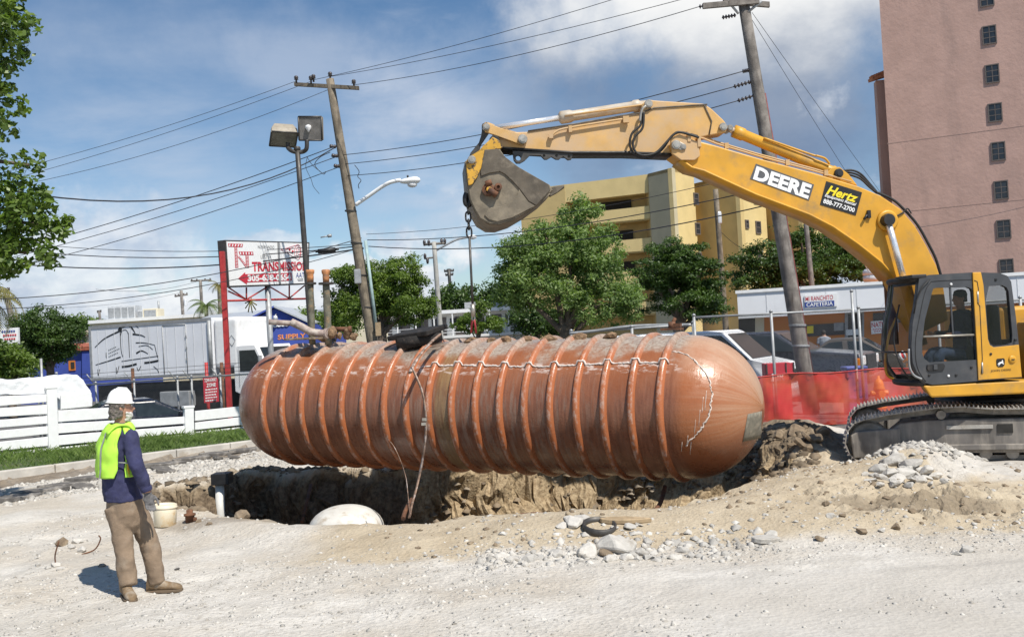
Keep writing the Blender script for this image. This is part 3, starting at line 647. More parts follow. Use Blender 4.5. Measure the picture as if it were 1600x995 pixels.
# kerb
def kerb():
    t = thing('kerb', 'long pale concrete kerb between the grass verge and the dug up strip', 'kerb', K0)
    L = 15.0; n = 12
    for i in range(n):
        a = K0+KD*(-4+i*L/n); b_ = K0+KD*(-4+(i+1)*L/n-.012); c = (a+b_)/2
        m_ = MB(); m_.box((c.x-KN.x*.0, c.y, .03), ((b_-a).length, .17, .25), KD, KN); m_.build('kerb_stone', 'kerb_mat', t, bevel=.02)
kerb()
def grass():
    rg = np.random.default_rng(5); n = 26000
    s_ = rg.uniform(-4.5, 11.5, n); d = rg.uniform(.12, FW_END+.9, n)
    x = K0.x+KD.x*s_+KN.x*d; y = K0.y+KD.y*s_+KN.y*d
    hgt = (.04+.12*rg.random(n)**1.5)*(.5+1.1*np.clip(fbm(x, y, .9, 3, 7)+.5, 0, 1)); z = np.full(n, .11)
    lean = rg.standard_normal((n, 2))*.45; a = rg.uniform(0, 6.28, n); w_ = rg.uniform(.006, .016, n)
    b0 = np.stack([x-np.cos(a)*w_, y-np.sin(a)*w_, z], -1); b1 = np.stack([x+np.cos(a)*w_, y+np.sin(a)*w_, z], -1)
    m0 = np.stack([x+lean[:, 0]*hgt*.35, y+lean[:, 1]*hgt*.35, z+hgt*.6], -1); t0 = np.stack([x+lean[:, 0]*hgt, y+lean[:, 1]*hgt, z+hgt], -1)
    V = np.stack([b0, b1, m0, t0], 1).reshape(-1, 3); k = (np.arange(n)*4)[:, None]
    F = np.concatenate([k+np.array([[0, 1, 2]]), k+np.array([[1, 3, 2]])], 0)
    o = fastmesh('grass', V, F, 'grass_blade', kind='stuff'); tag(o, 'strip of bright green weedy grass along the white fence', 'grass')
    # the soil of the verge
    m_ = MB(); A = K0+KD*-4.5+KN*.08; B = K0+KD*11.5+KN*.08; W_ = KN*(FW_END+.8)
    m_.sheet([[A+Vector((0, 0, .128)), B+Vector((0, 0, .128))], [A+W_+Vector((0, 0, .128)), B+W_+Vector((0, 0, .128))]])
    m_.build('verge', M('verge', (.055, .085, .025), .95, var=.3, scale=5, dirt=(.16, .12, .07), dirtlo=.52, dirthi=.7, dscale=2), None, kind='structure')
grass()

# ------------------------------------------------------------------ things in and by the pit
def pit_things():
    p = P(343, 800, 16.9); t = thing('vent_pipe', 'white plastic pipe with black square cap standing in the left of the pit', 'pipe', (p.x, p.y, -1.2))
    top = P(343, 756, 16.9); m_ = MB(); m_.tube([(p.x, p.y, -1.2), (top.x, top.y, top.z)], .075, 14); m_.build('pipe', 'pvc', t)
    m_ = MB(); c = P(347, 747, 16.9); m_.box(c, (.30, .30, .19)); m_.build('cap', 'black_steel', t, bevel=.01)
    p = GG(258, 822); s_ = p.y/FOC; t = thing('plastic_pail', 'cream plastic pail with rusty stained bottom beside the pit', 'pail', p)
    m_ = MB(); m_.lathe([(.001, 0), (15.5*s_, 0), (16.5*s_, 1*s_), (17.3*s_, 20*s_), (17.6*s_, 33*s_), (16.2*s_, 34*s_), (16.0*s_, 30*s_), (14.5*s_, 3*s_), (.001, 2.5*s_)], p, (.05, .02, 1), 28); m_.build('tub', 'bucket_plastic', t)
    m_ = MB(); m_.lathe([(17.4*s_, 27*s_), (18.4*s_, 28*s_), (18.4*s_, 30*s_), (17.5*s_, 31*s_)], p, (.05, .02, 1), 28); m_.build('rim', 'bucket_plastic', t)
    p = GG(297, 815); t = thing('rusty_valve', 'small rusty pipe fitting on the rim right of the cream pail', 'fitting', p); s_ = p.y/FOC
    m_ = MB(); m_.lathe([(7*s_, 0), (7*s_, 10*s_), (9*s_, 10*s_), (9*s_, 13*s_), (5*s_, 14*s_), (5*s_, 19*s_), (.001, 20*s_)], p, (0, 0, 1), 14); m_.build('fitting_body', 'rust', t)
    m_ = MB(); m_.box(p+Vector((7*s_, 0, 4*s_)), (7*s_, 6*s_, 6*s_)); m_.build('elbow', 'rust', t, bevel=.01)
    # second tank still in the ground: white end dome
    c = P(541, 827, 14.6); t = thing('buried_tank', 'white rounded tank end poking up from the pit', 'tank', c)
    m_ = MB(); prof = [(.001, .34)]+[(.56*math.sin(a)**.85, .34*math.cos(a)) for a in (.15, .3, .5, .7, .9, 1.1, 1.3, 1.5)]+[(.565, -.1), (.565, -1.0)]
    m_.lathe(prof, c, (.02, -.12, 1), 40); m_.build('shell', 'white_frp', t)
    m_ = MB(); m_.lathe([(.568, -.16), (.60, -.18), (.60, -.24), (.568, -.26)], c, (.02, -.12, 1), 40); m_.build('flange', 'white_frp', t)
    m_ = MB(); q = P(470, 800, 17.0); m_.tube([P(486, 757, 17.4), P(472, 815, 16.4)], .03, 8); o = m_.build('steel_rod', 'rust', None); tag(o, 'thin rusty rod leaning in the pit left of the white dome', 'rod')
    # bent reinforcing bars and a steel collar on the near rim
    m_ = MB(); m_.tube(smoothpath([P(775, 818, 11.7), P(800, 806, 11.9), (P(845, 801, 12.0)), P(866, 811, 11.8), P(866, 822, 11.6)]), .014, 6); o = m_.build('reinforcing_bar', 'rust', None); tag(o, 'bent rusty bar arching over the pit rim left of the steel collar', 'bar')
    m_ = MB(); m_.tube(smoothpath([P(815, 828, 11.5), P(835, 815, 11.7), P(850, 809, 11.8)]), .012, 6); o = m_.build('reinforcing_bar', 'rust', None); tag(o, 'shorter rusty bar crossing under the bent one on the pit rim', 'bar')
    m_ = MB(); m_.tube(smoothpath([P(1039, 760, 13.6), P(1032, 785, 13.2), P(1022, 800, 12.6), P(1018, 812, 12.0)]), [.03, .028, .032, .03]+[.03]*15, 7); o = m_.build('steel_strap_end', 'rust', None); tag(o, 'dark rusty strap hanging below the right end of the tank', 'strap')
    p = GG(938, 836); s_ = p.y/FOC; t = thing('steel_collar', 'short dark steel ring collar lying in the sand by the boulder', 'ring', p)
    m_ = MB(); m_.lathe([(26*s_, 0), (27*s_, 14*s_), (24*s_, 15*s_), (23*s_, 1*s_), (26*s_, 0)], p+Vector((0, .12, 0)), (.08, -.25, 1), 30); m_.build('ring_wall', 'dark_metal', t)
    slabpiece(972, 816, .62, .14, .05, .05, .1, 'brown timber board lying on the pit rim behind the steel collar', 'plank_wood', 'timber_board')
    for i, (x, y, s2) in enumerate(((895, 818, 40), (910, 813, 26), (878, 822, 22), (985, 824, 26), (1000, 820, 16), (960, 826, 16))):
        rock(x, y, s2, 'whitish flat rock on the pit rim near the steel collar', 'rocks round the collar', flat=.35, seed=61+i)
    for i, (pts) in enumerate((((88, 885), (86, 868), (92, 845)), ((128, 866), (148, 858), (157, 842), (154, 836)))):
        m_ = MB(); q = [GG(*pts[0])]; Y = q[0].y
        for a in pts[1:]: q.append(P(*a, Y+.02))
        m_.tube(smoothpath(q), .008, 6); o = m_.build('wire_scrap', 'rust', None); tag(o, ('thin upright wire scrap left of the man by the clod', 'curved wire scrap sticking up left of the man')[i], 'wire')
pit_things()
# ================================================================== STORAGE TANK
TA = Vector((-3.56, 16.489, 1.264)); TB = Vector((2.2585, 13.389, 1.1195)); TL_ = (TB-TA).length; TAX = (TB-TA)/TL_
TEH = Vector((TAX.y, -TAX.x, 0)).normalized()                       # horizontal, towards the camera
TEZ = TAX.cross(TEH); TEZ = TEZ if TEZ.z > 0 else -TEZ
RS = .965; PITCH_RIB = TL_/17
def tk(s_, phi, r): return TA+TAX*s_+TEH*(r*math.cos(phi))+TEZ*(r*math.sin(phi))
def tank_lathe(name, prof, mat, parent, s0=0.0, seg=96, attr_s=None):
    vs = []; sp = []; n = len(prof)
    for (s_, r) in prof:
        for k in range(seg):
            ph = 2*math.pi*k/seg; vs.append(tk(s0+s_, ph, r)-wpos(parent)); sp.append((s_+s0, r*math.cos(ph), r*math.sin(ph)))
    fs = [(i*seg+k, i*seg+(k+1) % seg, (i+1)*seg+(k+1) % seg, (i+1)*seg+k) for i in range(n-1) for k in range(seg)]
    o = fastmesh(name, np.array(vs), np.array(fs), mat, parent, smooth=True)
    at = o.data.attributes.new('sp', 'FLOAT_VECTOR', 'POINT'); at.data.foreach_set('vector', np.array(sp, dtype=np.float32).ravel())
    return o
def tank_material(name, rib):
    mt, b, pr, out = newmat(name)
    at = b.n('ShaderNodeAttribute', attribute_name='sp').outputs['Vector']; se = b.n('ShaderNodeSeparateXYZ'); b.put(se.inputs[0], at); s_, ey, ez = se.outputs; yz = b.n('ShaderNodeCombineXYZ'); b.put(yz.inputs[1], ey); b.put(yz.inputs[2], ez); r = b.vmath('LENGTH', yz.outputs[0])
    sn = b.math('DIVIDE', ez, b.math('MAXIMUM', r, .05)); cs = b.math('DIVIDE', ey, b.math('MAXIMUM', r, .05))
    cyl = b.n('ShaderNodeCombineXYZ'); b.put(cyl.inputs[0], s_); b.put(cyl.inputs[1], cs); b.put(cyl.inputs[2], sn); v = cyl.outputs[0]
    rnd = b.n('ShaderNodeObjectInfo').outputs['Random']
    if rib: v = b.vmath('ADD', v, b.n('ShaderNodeCombineXYZ', i_0=b.math('MULTIPLY', rnd, 40.0)).outputs[0])
    hoop = b.noise(b.scalev(v, (16, 1.6, 1.6)), 1.6, 6, .6)        # scraped round the hoops
    drip = b.noise(b.scalev(v, (9, .9, .9)), 3.0, 6, .65)
    big = b.noise(v, 1.3, 5, .6); fine = b.noise(v, 22, 5, .65)
    ora = b.mix(b.ramp(big, .3, .7), (.26, .088, .036), (.36, .14, .06))
    brn = b.mix(b.ramp(drip, .3, .7), (.17, .064, .034), (.28, .115, .064))
    gry = b.mix(b.ramp(hoop, .35, .65), (.17, .11, .08), (.29, .215, .165))
    top = b.mix(b.ramp(fine, .3, .7), (.24, .19, .15), (.44, .385, .32))
    if rib:
        c = b.mix(b.math('MULTIPLY', b.ramp(big, .45, .7), .45), (.40, .13, .05), (.29, .10, .045))
        edge = b.math('MULTIPLY', b.ramp(r, .995, 1.012), b.ramp(b.noise(b.scalev(v, (5, 3, 3)), 3.5, 8, .75), .47, .60))
        c = b.mix(b.math('MULTIPLY', edge, .6), c, (.52, .40, .33))
        c = b.mix(b.math('MULTIPLY', b.ramp(fine, .58, .75), .4), c, (.16, .085, .05))
        tw = b.math('MULTIPLY', b.ramp(sn, .72, .93), b.ramp(big, .28, .55))
        c = b.mix(b.math('MULTIPLY', tw, .8), c, top)
    else:
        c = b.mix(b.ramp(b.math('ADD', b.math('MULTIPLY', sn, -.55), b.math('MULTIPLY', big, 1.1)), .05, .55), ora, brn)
        # grey film scraped round the middle of the tank, low on the flank
        g1 = b.math('MULTIPLY', b.ramp(b.math('ABSOLUTE', b.math('SUBTRACT', s_, 3.9)), 2.6, .6), b.ramp(hoop, .44, .60))
        g1 = b.math('MULTIPLY', g1, b.ramp(sn, .62, .2)); c = b.mix(b.math('MULTIPLY', g1, .55), c, gry)
        fm = b.math('MULTIPLY', b.ramp(hoop, .5, .72), .32); c = b.mix(fm, c, (.26, .13, .085))
        # olive stained hoop
        ol = b.math('MULTIPLY', b.ramp(b.math('ABSOLUTE', b.math('SUBTRACT', s_, PITCH_RIB*8.62)), .17, .10), .65); c = b.mix(ol, c, b.mix(b.ramp(drip, .35, .65), (.20, .115, .055), (.29, .21, .10)))
        # worn pale upper side
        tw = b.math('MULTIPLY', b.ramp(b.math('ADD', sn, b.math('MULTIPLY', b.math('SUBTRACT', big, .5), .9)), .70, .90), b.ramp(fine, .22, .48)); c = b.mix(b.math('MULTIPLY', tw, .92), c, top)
        blk = b.math('MULTIPLY', b.ramp(b.math('ABSOLUTE', b.math('SUBTRACT', s_, 2.45)), .75, .25), b.math('MULTIPLY', b.ramp(sn, .70, .92), b.ramp(big, .36, .52))); c = b.mix(b.math('MULTIPLY', blk, .7), c, (.085, .065, .05))
        # chalky splashes along the line of the old fill level
        spl = b.math('MULTIPLY', b.ramp(b.math('ABSOLUTE', b.math('SUBTRACT', sn, .60)), .12, .02), b.ramp(b.noise(b.scalev(v, (1.2, 3, 3)), 5, 7, .7), .50, .62)); c = b.mix(b.math('MULTIPLY', spl, .8), c, (.60, .50, .44))
        # end domes: paler orange with scuffs running to the pole
        dome = b.ramp(s_, TL_+.10, TL_+.32); rad = b.noise(b.scalev(v, (.7, 13, 13)), 1.5, 6, .65)
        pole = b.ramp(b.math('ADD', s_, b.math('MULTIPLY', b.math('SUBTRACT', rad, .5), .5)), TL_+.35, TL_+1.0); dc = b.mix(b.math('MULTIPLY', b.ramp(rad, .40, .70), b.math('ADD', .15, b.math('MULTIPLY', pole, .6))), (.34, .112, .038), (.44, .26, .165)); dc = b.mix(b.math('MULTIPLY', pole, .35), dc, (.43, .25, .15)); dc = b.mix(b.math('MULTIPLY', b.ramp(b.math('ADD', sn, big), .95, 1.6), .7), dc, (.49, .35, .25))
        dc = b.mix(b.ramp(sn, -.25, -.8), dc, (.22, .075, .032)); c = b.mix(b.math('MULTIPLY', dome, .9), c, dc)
        sp2 = b.math('MULTIPLY', b.ramp(fine, .60, .75), .35); c = b.mix(sp2, c, (.14, .075, .05))
    b.put(pr.inputs['Base Color'], c)
    b.put(pr.inputs['Roughness'], b.ramp(b.noise(v, 6, 5, .6), .3, .7, .18, .48)); pr.inputs['Specular IOR Level'].default_value = .5
    bp = b.n('ShaderNodeBump'); bp.inputs['Strength'].default_value = .7; bp.inputs['Distance'].default_value = .012
    b.put(bp.inputs['Height'], b.math('ADD', b.math('MULTIPLY', fine, .4), b.math('MULTIPLY', hoop, .35))); b.put(pr.inputs['Normal'], bp.outputs[0])
    return mt
def ray_tank_dome(px, py, rad):
    d = pray(px, py).normalized(); c = TB+TAX*.10; oc = CAM-c; bq = oc.dot(d); q = bq*bq-(oc.length_squared-rad*rad)
    return CAM+d*(-bq-math.sqrt(max(q, 0)))
def make_tank():
    t = thing('storage_tank', 'large orange brown ribbed fibreglass tank hanging over the open pit', 'tank', (TA+TB)/2-Vector((0, 0, RS)))
    MT['tank_shell'] = tank_material('tank_shell', False); MT['tank_rib'] = tank_material('tank_rib', True)
    prof = []
    for i in range(25):
        a = math.pi/2*i/24; prof.append((-.10-RS*math.cos(a), max(.002, RS*math.sin(a))))
    for i in range(1, 60): prof.append((-.10+(TL_+.2)*i/60, RS+.004*math.sin(i*1.7)))
    for i in range(25):
        a = math.pi/2*i/24; prof.append((TL_+.10+RS*math.sin(a), max(.002, RS*math.cos(a))))
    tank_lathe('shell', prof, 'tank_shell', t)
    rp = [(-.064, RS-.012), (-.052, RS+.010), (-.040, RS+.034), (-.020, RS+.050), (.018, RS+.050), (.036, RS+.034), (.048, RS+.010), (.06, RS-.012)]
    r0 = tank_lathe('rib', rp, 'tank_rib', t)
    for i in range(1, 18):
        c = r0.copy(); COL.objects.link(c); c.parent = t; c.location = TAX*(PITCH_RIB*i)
    # pale sealant bead running over the ribs and down the end dome
    def rib_r(s_):
        d = abs((s_/PITCH_RIB)-round(s_/PITCH_RIB))*PITCH_RIB
        return RS+.05*max(0, min(1, (.07-d)/.03)) if -.1 < s_ < TL_+.1 else RS
    m_ = MB(); pts = []; s_ = PITCH_RIB*7.6; rr = random.Random(3)
    while s_ < TL_+.08:
        rb = rib_r(s_); pts.append(tk(s_, .70+.07*math.sin(s_*2.3)*.3+rr.uniform(-.008, .008)+(.025 if rb > RS+.03 else -.008), rb+.004)); s_ += .022
    m_.tube(pts, [.012+rr.uniform(-.004, .006) for _ in pts], 5); m_.build('sealant_bead', M('sealant', (.66, .58, .52), .8, var=.15, scale=20), t)
    pix = [(1052, 549), (1066, 552), (1078, 557), (1088, 566), (1096, 574), (1104, 586), (1109, 596), (1111, 608), (1114, 616), (1110, 628), (1110, 640), (1106, 652), (1100, 662), (1094, 672), (1086, 680), (1078, 688), (1073, 696)]
    m_ = MB(); pts = smoothpath([ray_tank_dome(x, y, RS+.002) for x, y in pix], 5); m_.tube([p+TAX*rr.uniform(-.012, .012)+TEZ*rr.uniform(-.012, .012) for p in pts], [rr.uniform(.005, .014) for _ in pts], 5)
    for x, y, l in ((1104, 610, 34), (1099, 620, 30), (1094, 640, 28), (1087, 655, 30), (1080, 690, 22), (1075, 680, 18), (1112, 620, 30), (1066, 690, 18)):
        m_.tube([ray_tank_dome(x-.09*k, y+k, RS+.001) for k in range(0, l, 5)], [rr.uniform(.0015, .006) for k in range(0, l, 5)], 4)
    m_.build('drip_marks', M('drip_chalk', (.62, .53, .46), .9, var=.2, scale=20), t)
    # grey repair patch on the end dome
    q = [(1169, 647), (1191, 642), (1189, 684), (1161, 690)]; g = []
    for i in range(7):
        row = []
        for j in range(7):
            u, v = j/6, i/6; x = lerp(lerp(q[0][0], q[1][0], u), lerp(q[3][0], q[2][0], u), v); y = lerp(lerp(q[0][1], q[1][1], u), lerp(q[3][1], q[2][1], u), v); row.append(ray_tank_dome(x, y, RS+.008))
        g.append(row)
    m_ = MB(); m_.sheet(g); o = m_.build('repair_patch', M('patch_grey', (.17, .155, .12), .7, var=.2, scale=20, dirt=(.3, .26, .2), dirtlo=.5, dirthi=.7, dscale=8), t)
    o['label'] = 'grey rectangular patch on the end dome'
    md = o.modifiers.new('solid', 'SOLIDIFY'); md.thickness = .008
    # standpipes with flanges and orange caps
    for px, w_, lab in ((488.5, 10, 'left standpipe, half hidden by the lamp post'), (513, 11.5, 'right standpipe with open rusty cap')):
        Y = 16.0 if px < 500 else 15.85; k = Y/FOC; b0 = P(px, 534, Y); tp = P(px-3.3, 443, Y); up = (tp-b0).normalized(); m_ = MB(); m_.tube([b0-up*.05]+[b0.lerp(tp, i/8)+Vector((random.uniform(-.004, .004), 0, 0)) for i in range(1, 9)], [w_/2*k*random.uniform(.94, 1.06) for i in range(9)], 14)
        o = m_.build('standpipe', 'green_pipe', t); o['label'] = lab
        m_ = MB(); m_.disc(tp, up, 12*k if px > 500 else 9*k, .035, 20); m_.build('flange', 'dark_metal', o)
        m_ = MB(); m_.lathe([(5.0*k, 0), (5.4*k, 8*k), (5.2*k, 12*k), (6.6*k, 15*k), (6.8*k, 19*k), (5.0*k, 20*k), (4.6*k, 14*k), (.001, 13*k)], tp+up*.02, up, 16); m_.build('cap', 'orange_cap', o)
    m_ = MB(); k = 15.75/FOC; m_.tube([P(420, 503, 15.7), P(455, 505, 15.75)], 4.2*k, 10); m_.tube(smoothpath([P(455, 503, 15.75), P(470, 510, 15.75), P(488, 519, 15.75), P(512, 521, 15.8)]), 6.0*k, 10); m_.disc(P(511, 521, 15.8), TAX, 8.5*k, .06); m_.build('vent_line', M('old_pipe', (.30, .23, .2), .7, var=.35, scale=8, dirt=(.45, .4, .35), dirtlo=.45, dirthi=.65, dscale=6), t)
    m_ = MB(); m_.tube([P(520, 514, 15.9), P(547, 514, 15.8)], 3.5*k, 10); m_.disc(P(547, 514, 15.8), (1, 0, 0), 5*k, .05); m_.build('pipe_stub', 'rust', t)
    for x, y, r_ in ((519, 518, 9), (543, 521, 8), (512, 524, 8), (553, 525, 7), (503, 528, 7), (530, 525, 6)):
        m_ = MB(); m_.blob(P(x, y, 15.85), r_*k, x, 2, .35, 2.2); m_.build('soil_clump', M('clump', (.20, .125, .07), .95, var=.4, scale=25, bump=.01, bscale=40) if 'clump' not in bpy.data.materials else bpy.data.materials['clump'], t)
    m_ = MB(); c = P(478, 529, 15.85); m_.box(c, (.62, .34, .035), TAX, TEH, TEZ); m_.build('top_plate', 'brown_rock', t, bevel=.008)
    for s0, r_ in ((3.35, .07), (3.7, .05), (3.95, .06), (4.3, .05), (4.65, .07), (5.1, .06), (5.6, .05)):
        m_ = MB(); m_.blob(tk(s0, 1.45, RS+.01), (r_*1.8, r_*1.5, r_), int(s0*9), 2, .4, 2.0); m_.build('soil_clump', bpy.data.materials['clump'], t)
    # black manway cover, tipped up a little
    ax = (P(684, 515, 15.0)-P(622, 524, 15.35)); L = ax.length; ax.normalize(); m_ = MB(); c = (P(684, 515, 15.0)+P(622, 524, 15.35))/2; nz = Vector((0, -.18, 1)); nz = (nz-ax*nz.dot(ax)).normalized()
    m_.box(c, (L, .62, .075), ax, nz.cross(ax), nz); o = m_.build('manway_cover', M('tar_black', (.016, .013, .011), .8, var=.5, scale=12, bump=.012, bscale=18, dirt=(.12, .09, .07), dirtlo=.56, dirthi=.75, dscale=6), t, bevel=.015)
    m_ = MB(); m_.lathe([(.36, -.12), (.36, .05)], c-nz*.06, nz, 28); m_.build('manway_ring', bpy.data.materials['tar_black'], t)
    m_ = MB(); c = P(1050, 514, 13.5); kk = 13.5/FOC; m_.box(c, (32*kk, .16, .03), TAX, TEH, TEZ); m_.tube([c, c+TEZ*.10], .05, 10); m_.box(c+TEZ*.05+TAX*.05, (.16, .08, .05), TAX, TEH, TEZ); m_.tube([c+TEZ*.06, c+TEZ*.15+TAX*.05], .025, 6); m_.build('lifting_lug', 'rust', t)
    m_ = MB(); m_.box(tk(PITCH_RIB*7.75, 1.2, RS+.012), (.012, .7, .008), TAX, -TEH, TEZ); m_.build('seam', 'rust', t)
    # old hold-down straps lying over the tank
    for nm, pts, r_, lab in (('hold_down_strap', [(687, 523, 14.6), (672, 536, 14.3), (655, 556, 13.95), (644, 574, 13.7), (641, 582, 13.62)], .042, 'dark rusty strap over the tank top, frayed at its lower end'),
                             ('hold_down_strap', [(643, 573, 13.66), (651, 590, 13.56), (659, 610, 13.50), (664, 634, 13.46), (666, 660, 13.45), (664, 690, 13.46), (658, 730, 13.52), (650, 765, 13.4), (643, 790, 13.0), (640, 806, 12.6)], .034, 'long loose steel strap hanging in front of the tank into the pit'),
                             ('frayed_rope', [(610, 690, 13.60), (617, 700, 13.55), (626, 720, 13.5), (634, 745, 13.5), (637, 768, 13.3), (639, 790, 12.9), (641, 808, 12.6)], .013, 'thin frayed rope beside the loose steel strap')):
        m_ = MB(); m_.tube(smoothpath([P(*q) for q in pts], 5), r_, 8, flat=.45, side=(.3, -.9, .1)); o = m_.build(nm, M('strap_steel', (.26, .17, .12), .6, metal=.2, var=.4, scale=14, dirt=(.5, .42, .38), dirtlo=.5, dirthi=.65, dscale=10) if 'strap_steel' not in bpy.data.materials else bpy.data.materials['strap_steel'], None); tag(o, lab, 'strap' if 'strap' in nm else 'rope')
        if 'long loose' in lab:
            for (x, y, Y) in ((663, 655, 13.43), (662, 662, 13.43)): m_ = MB(); m_.box(P(x, y, Y), (.06, .03, .04)); m_.build('buckle', 'worn_steel', o)
    m_ = MB(); m_.tube(smoothpath([P(643, 780, 13.3), P(634, 797, 12.9), P(630, 810, 12.6)]), .03, 6); o = m_.build('strap_stub', 'rust', None); tag(o, 'short dark strap stub at the foot of the loose strap', 'strap')
make_tank()

# ================================================================== EXCAVATOR
EX = Vector((7.4, 15.65, 0)); EX.z = gz(7.4, 15.65)
UH = Vector((-math.cos(R(5)), -math.sin(R(5)), 0)); UN = Vector((math.sin(R(5)), -math.cos(R(5)), 0))    # heading, and the side towards the camera
def XP(l): return lambda px, py: PL(px, py, EX+UN*l, UN)
def XL(f, l, z): return EX+UH*f+UN*l+Vector((0, 0, z))
def plate(name, pix, l0, l1, mat, parent, bevel=.012, holes=(), seg=2):
    f = XP(l0); m_ = MB(); m_.prism([f(x, y) for x, y in pix], UN*(l1-l0), [[f(x, y) for x, y in h] for h in holes]); return m_.build(name, mat, parent, bevel=bevel, seg=seg)
def pin(name, px, py, l, rpx, mat, parent, proud=.05, depth=None):
    c = XP(l)(px, py); k = c.y/FOC; m_ = MB(); m_.lathe([(rpx*k, -(depth or .06)), (rpx*k, proud*.6), (rpx*k*.85, proud*.8), (rpx*k*.62, proud*.8), (rpx*k*.6, proud), (.001, proud)], c, UN, 20, False); return m_.build(name, mat, parent)
def circ(px, py, r_, n=14): return [(px+r_*math.cos(6.2832*i/n), py+r_*math.sin(6.2832*i/n)) for i in range(n)]
def make_excavator():
    t = thing('excavator', 'yellow crawler excavator with its long boom lifting the tank', 'excavator', EX)
    # ---- boom
    boom = [(1050, 240), (1046, 228), (1052, 216), (1062, 211), (1094, 221), (1120, 228), (1188, 248), (1271, 270), (1339, 290), (1377, 306), (1407, 326), (1430, 353), (1448, 384), (1463, 414), (1475, 450), (1482, 500), (1440, 520), (1425, 495), (1412, 460), (1399, 436), (1377, 410), (1339, 380), (1301, 354), (1264, 335), (1181, 304), (1100, 267), (1081, 262), (1064, 250)]
    bo = plate('boom', boom, .24, -.24, 'yellow', t, .02)
    lower = [(1064, 250), (1081, 262), (1100, 267), (1181, 304), (1264, 335), (1301, 354), (1339, 380), (1377, 410), (1399, 436)]
    f = XP(.255); m_ = MB(); g = [[f(x, y)+UN*.02 for x, y in lower], [f(x, y)-UN*.53 for x, y in lower]]; m_.sheet(g); o = m_.build('bottom_flange', 'yellow', bo); md = o.modifiers.new('s', 'SOLIDIFY'); md.thickness = .03; md.offset = 0
    plate('boom_tip_ear', [(1048, 216), (1062, 210), (1092, 222), (1094, 244), (1086, 250), (1064, 250), (1050, 240)], .30, .245, 'yellow_dusty', bo, .01)
    # decals
    F = XP(.245)
    m_ = MB(); q = [(1181, 256), (1272, 288.6), (1264, 313.6), (1172, 279.5)]; m_.prism([F(x, y) for x, y in q], UN*.002); m_.build('decal_panel', M('decal_grey', (.085, .088, .095), .5), bo)
    F2 = XP(.248)
    wd = [F2(x, y) for x, y in ((1182.2, 259.6), (1268.8, 289.4), (1262.2, 311.2), (1176.2, 280.0))]
    lettering('lettering', 'DEERE', wd, 'sign_white', bo, bold=.045)
    m_ = MB(); q = [(1291, 283.2), (1347, 300.8), (1337.2, 337), (1281.2, 320)]; m_.prism([F(x, y) for x, y in q], UN*.002); m_.build('decal_panel', 'sign_black', bo)
    def dq(a, b_, c, d):      # sub-quad of the black decal in its own 0..1 frame
        Q = [F2(x, y) for x, y in q]; g_ = lambda u, v: (Q[0]*(1-u)+Q[1]*u)*(1-v)+(Q[3]*(1-u)+Q[2]*u)*v
        return [g_(a, b_), g_(c, b_), g_(c, d), g_(a, d)]
    lettering('lettering', 'Hertz', dq(.08, .12, .93, .50), 'sign_yellow', bo, bold=.03, shear=.3)
    lettering('lettering', 'Equipment Rental', dq(.06, .50, .93, .66), 'sign_white', bo, bold=.02, shear=.25)
    lettering('lettering', '888-777-2700', dq(.06, .71, .93, .90), 'sign_white', bo, bold=.025)
    # boom side details
    pin('pivot_pin', 1056, 227, .30, 7.5, 'worn_steel', bo, .05); pin('pivot_pin', 1067, 230, .30, 5, 'worn_steel', bo, .04)
    plate('pin_lock', [(1050, 222), (1058, 219), (1072, 226), (1072, 234), (1064, 235), (1051, 231)], .325, .30, 'worn_steel', bo, .01)
    pin('cylinder_pin', 1386.5, 343, .29, 9, 'black_steel', bo, .06); 
    F = XP(.245); m_ = MB(); m_.lathe([(17*.0098, 0), (17*.0098, .03), (14*.0098, .045)], F(1386, 345), UN, 26); m_.build('pin_boss', 'yellow', bo)
    m_ = MB(); m_.box(F(1357, 335), (.05, .08, .12)); m_.tube([F(1357, 333), F(1348, 343)+UN*.05], .02, 8); m_.build('lamp_bracket', 'black_steel', bo)
    # stick
    stick = [(766, 222), (768, 212), (780, 207), (823, 206), (905, 194), (971, 182), (1000, 178), (1004, 162), (1013, 155), (1022, 157), (1100, 162), (1112, 170), (1130, 187), (1138, 197), (1134, 207), (1106, 212), (1088, 217), (1074, 234), (1062, 242), (1050, 241), (980, 238), (893, 238), (785, 231), (772, 230)]
    st = plate('stick', stick, .19, -.19, 'yellow_dusty', t, .018)
    F = XP(.195); m_ = MB(); g = [F(x, y) for x, y in ((785, 231.5), (893, 238.5), (980, 238.5), (1050, 241.5))]; m_.sheet([[p+UN*.015 for p in g], [p-UN*.41 for p in g]]); o = m_.build('wear_strip', 'black_steel', st); md = o.modifiers.new('s', 'SOLIDIFY'); md.thickness = .035; md.offset = 0
    F = XP(.20); m_ = MB(); m_.tube([F(x, y) for x, y in ((825, 205), (905, 193), (971, 181), (1003, 176.5), (1022, 169), (1105, 163.5))], .012, 6); m_.build('weld_bead', 'bucket_dark', st)
    m_ = MB(); m_.tube([F(x, y) for x, y in ((1100, 163.5), (1112, 190), (1108, 211))], .011, 6); m_.build('weld_bead', 'bucket_dark', st)
    for px, py, r_ in ((1013, 163, 6.5), (1129.5, 199, 6.5)): pin('pivot_pin', px, py, .21, r_, 'worn_steel', st, .05)
    F = XP(.24); m_ = MB(); m_.tube(smoothpath([F(861, 213), F(870, 205), F(885, 200.5), F(930, 193), F(975, 186)], 4), .017, 8); m_.box(F(861, 213), (.06, .05, .07)); m_.box(F(891, 202), (.05, .06, .1)); m_.box(F(978, 187), (.09, .06, .1)); m_.build('grease_line', 'yellow_dusty', st)
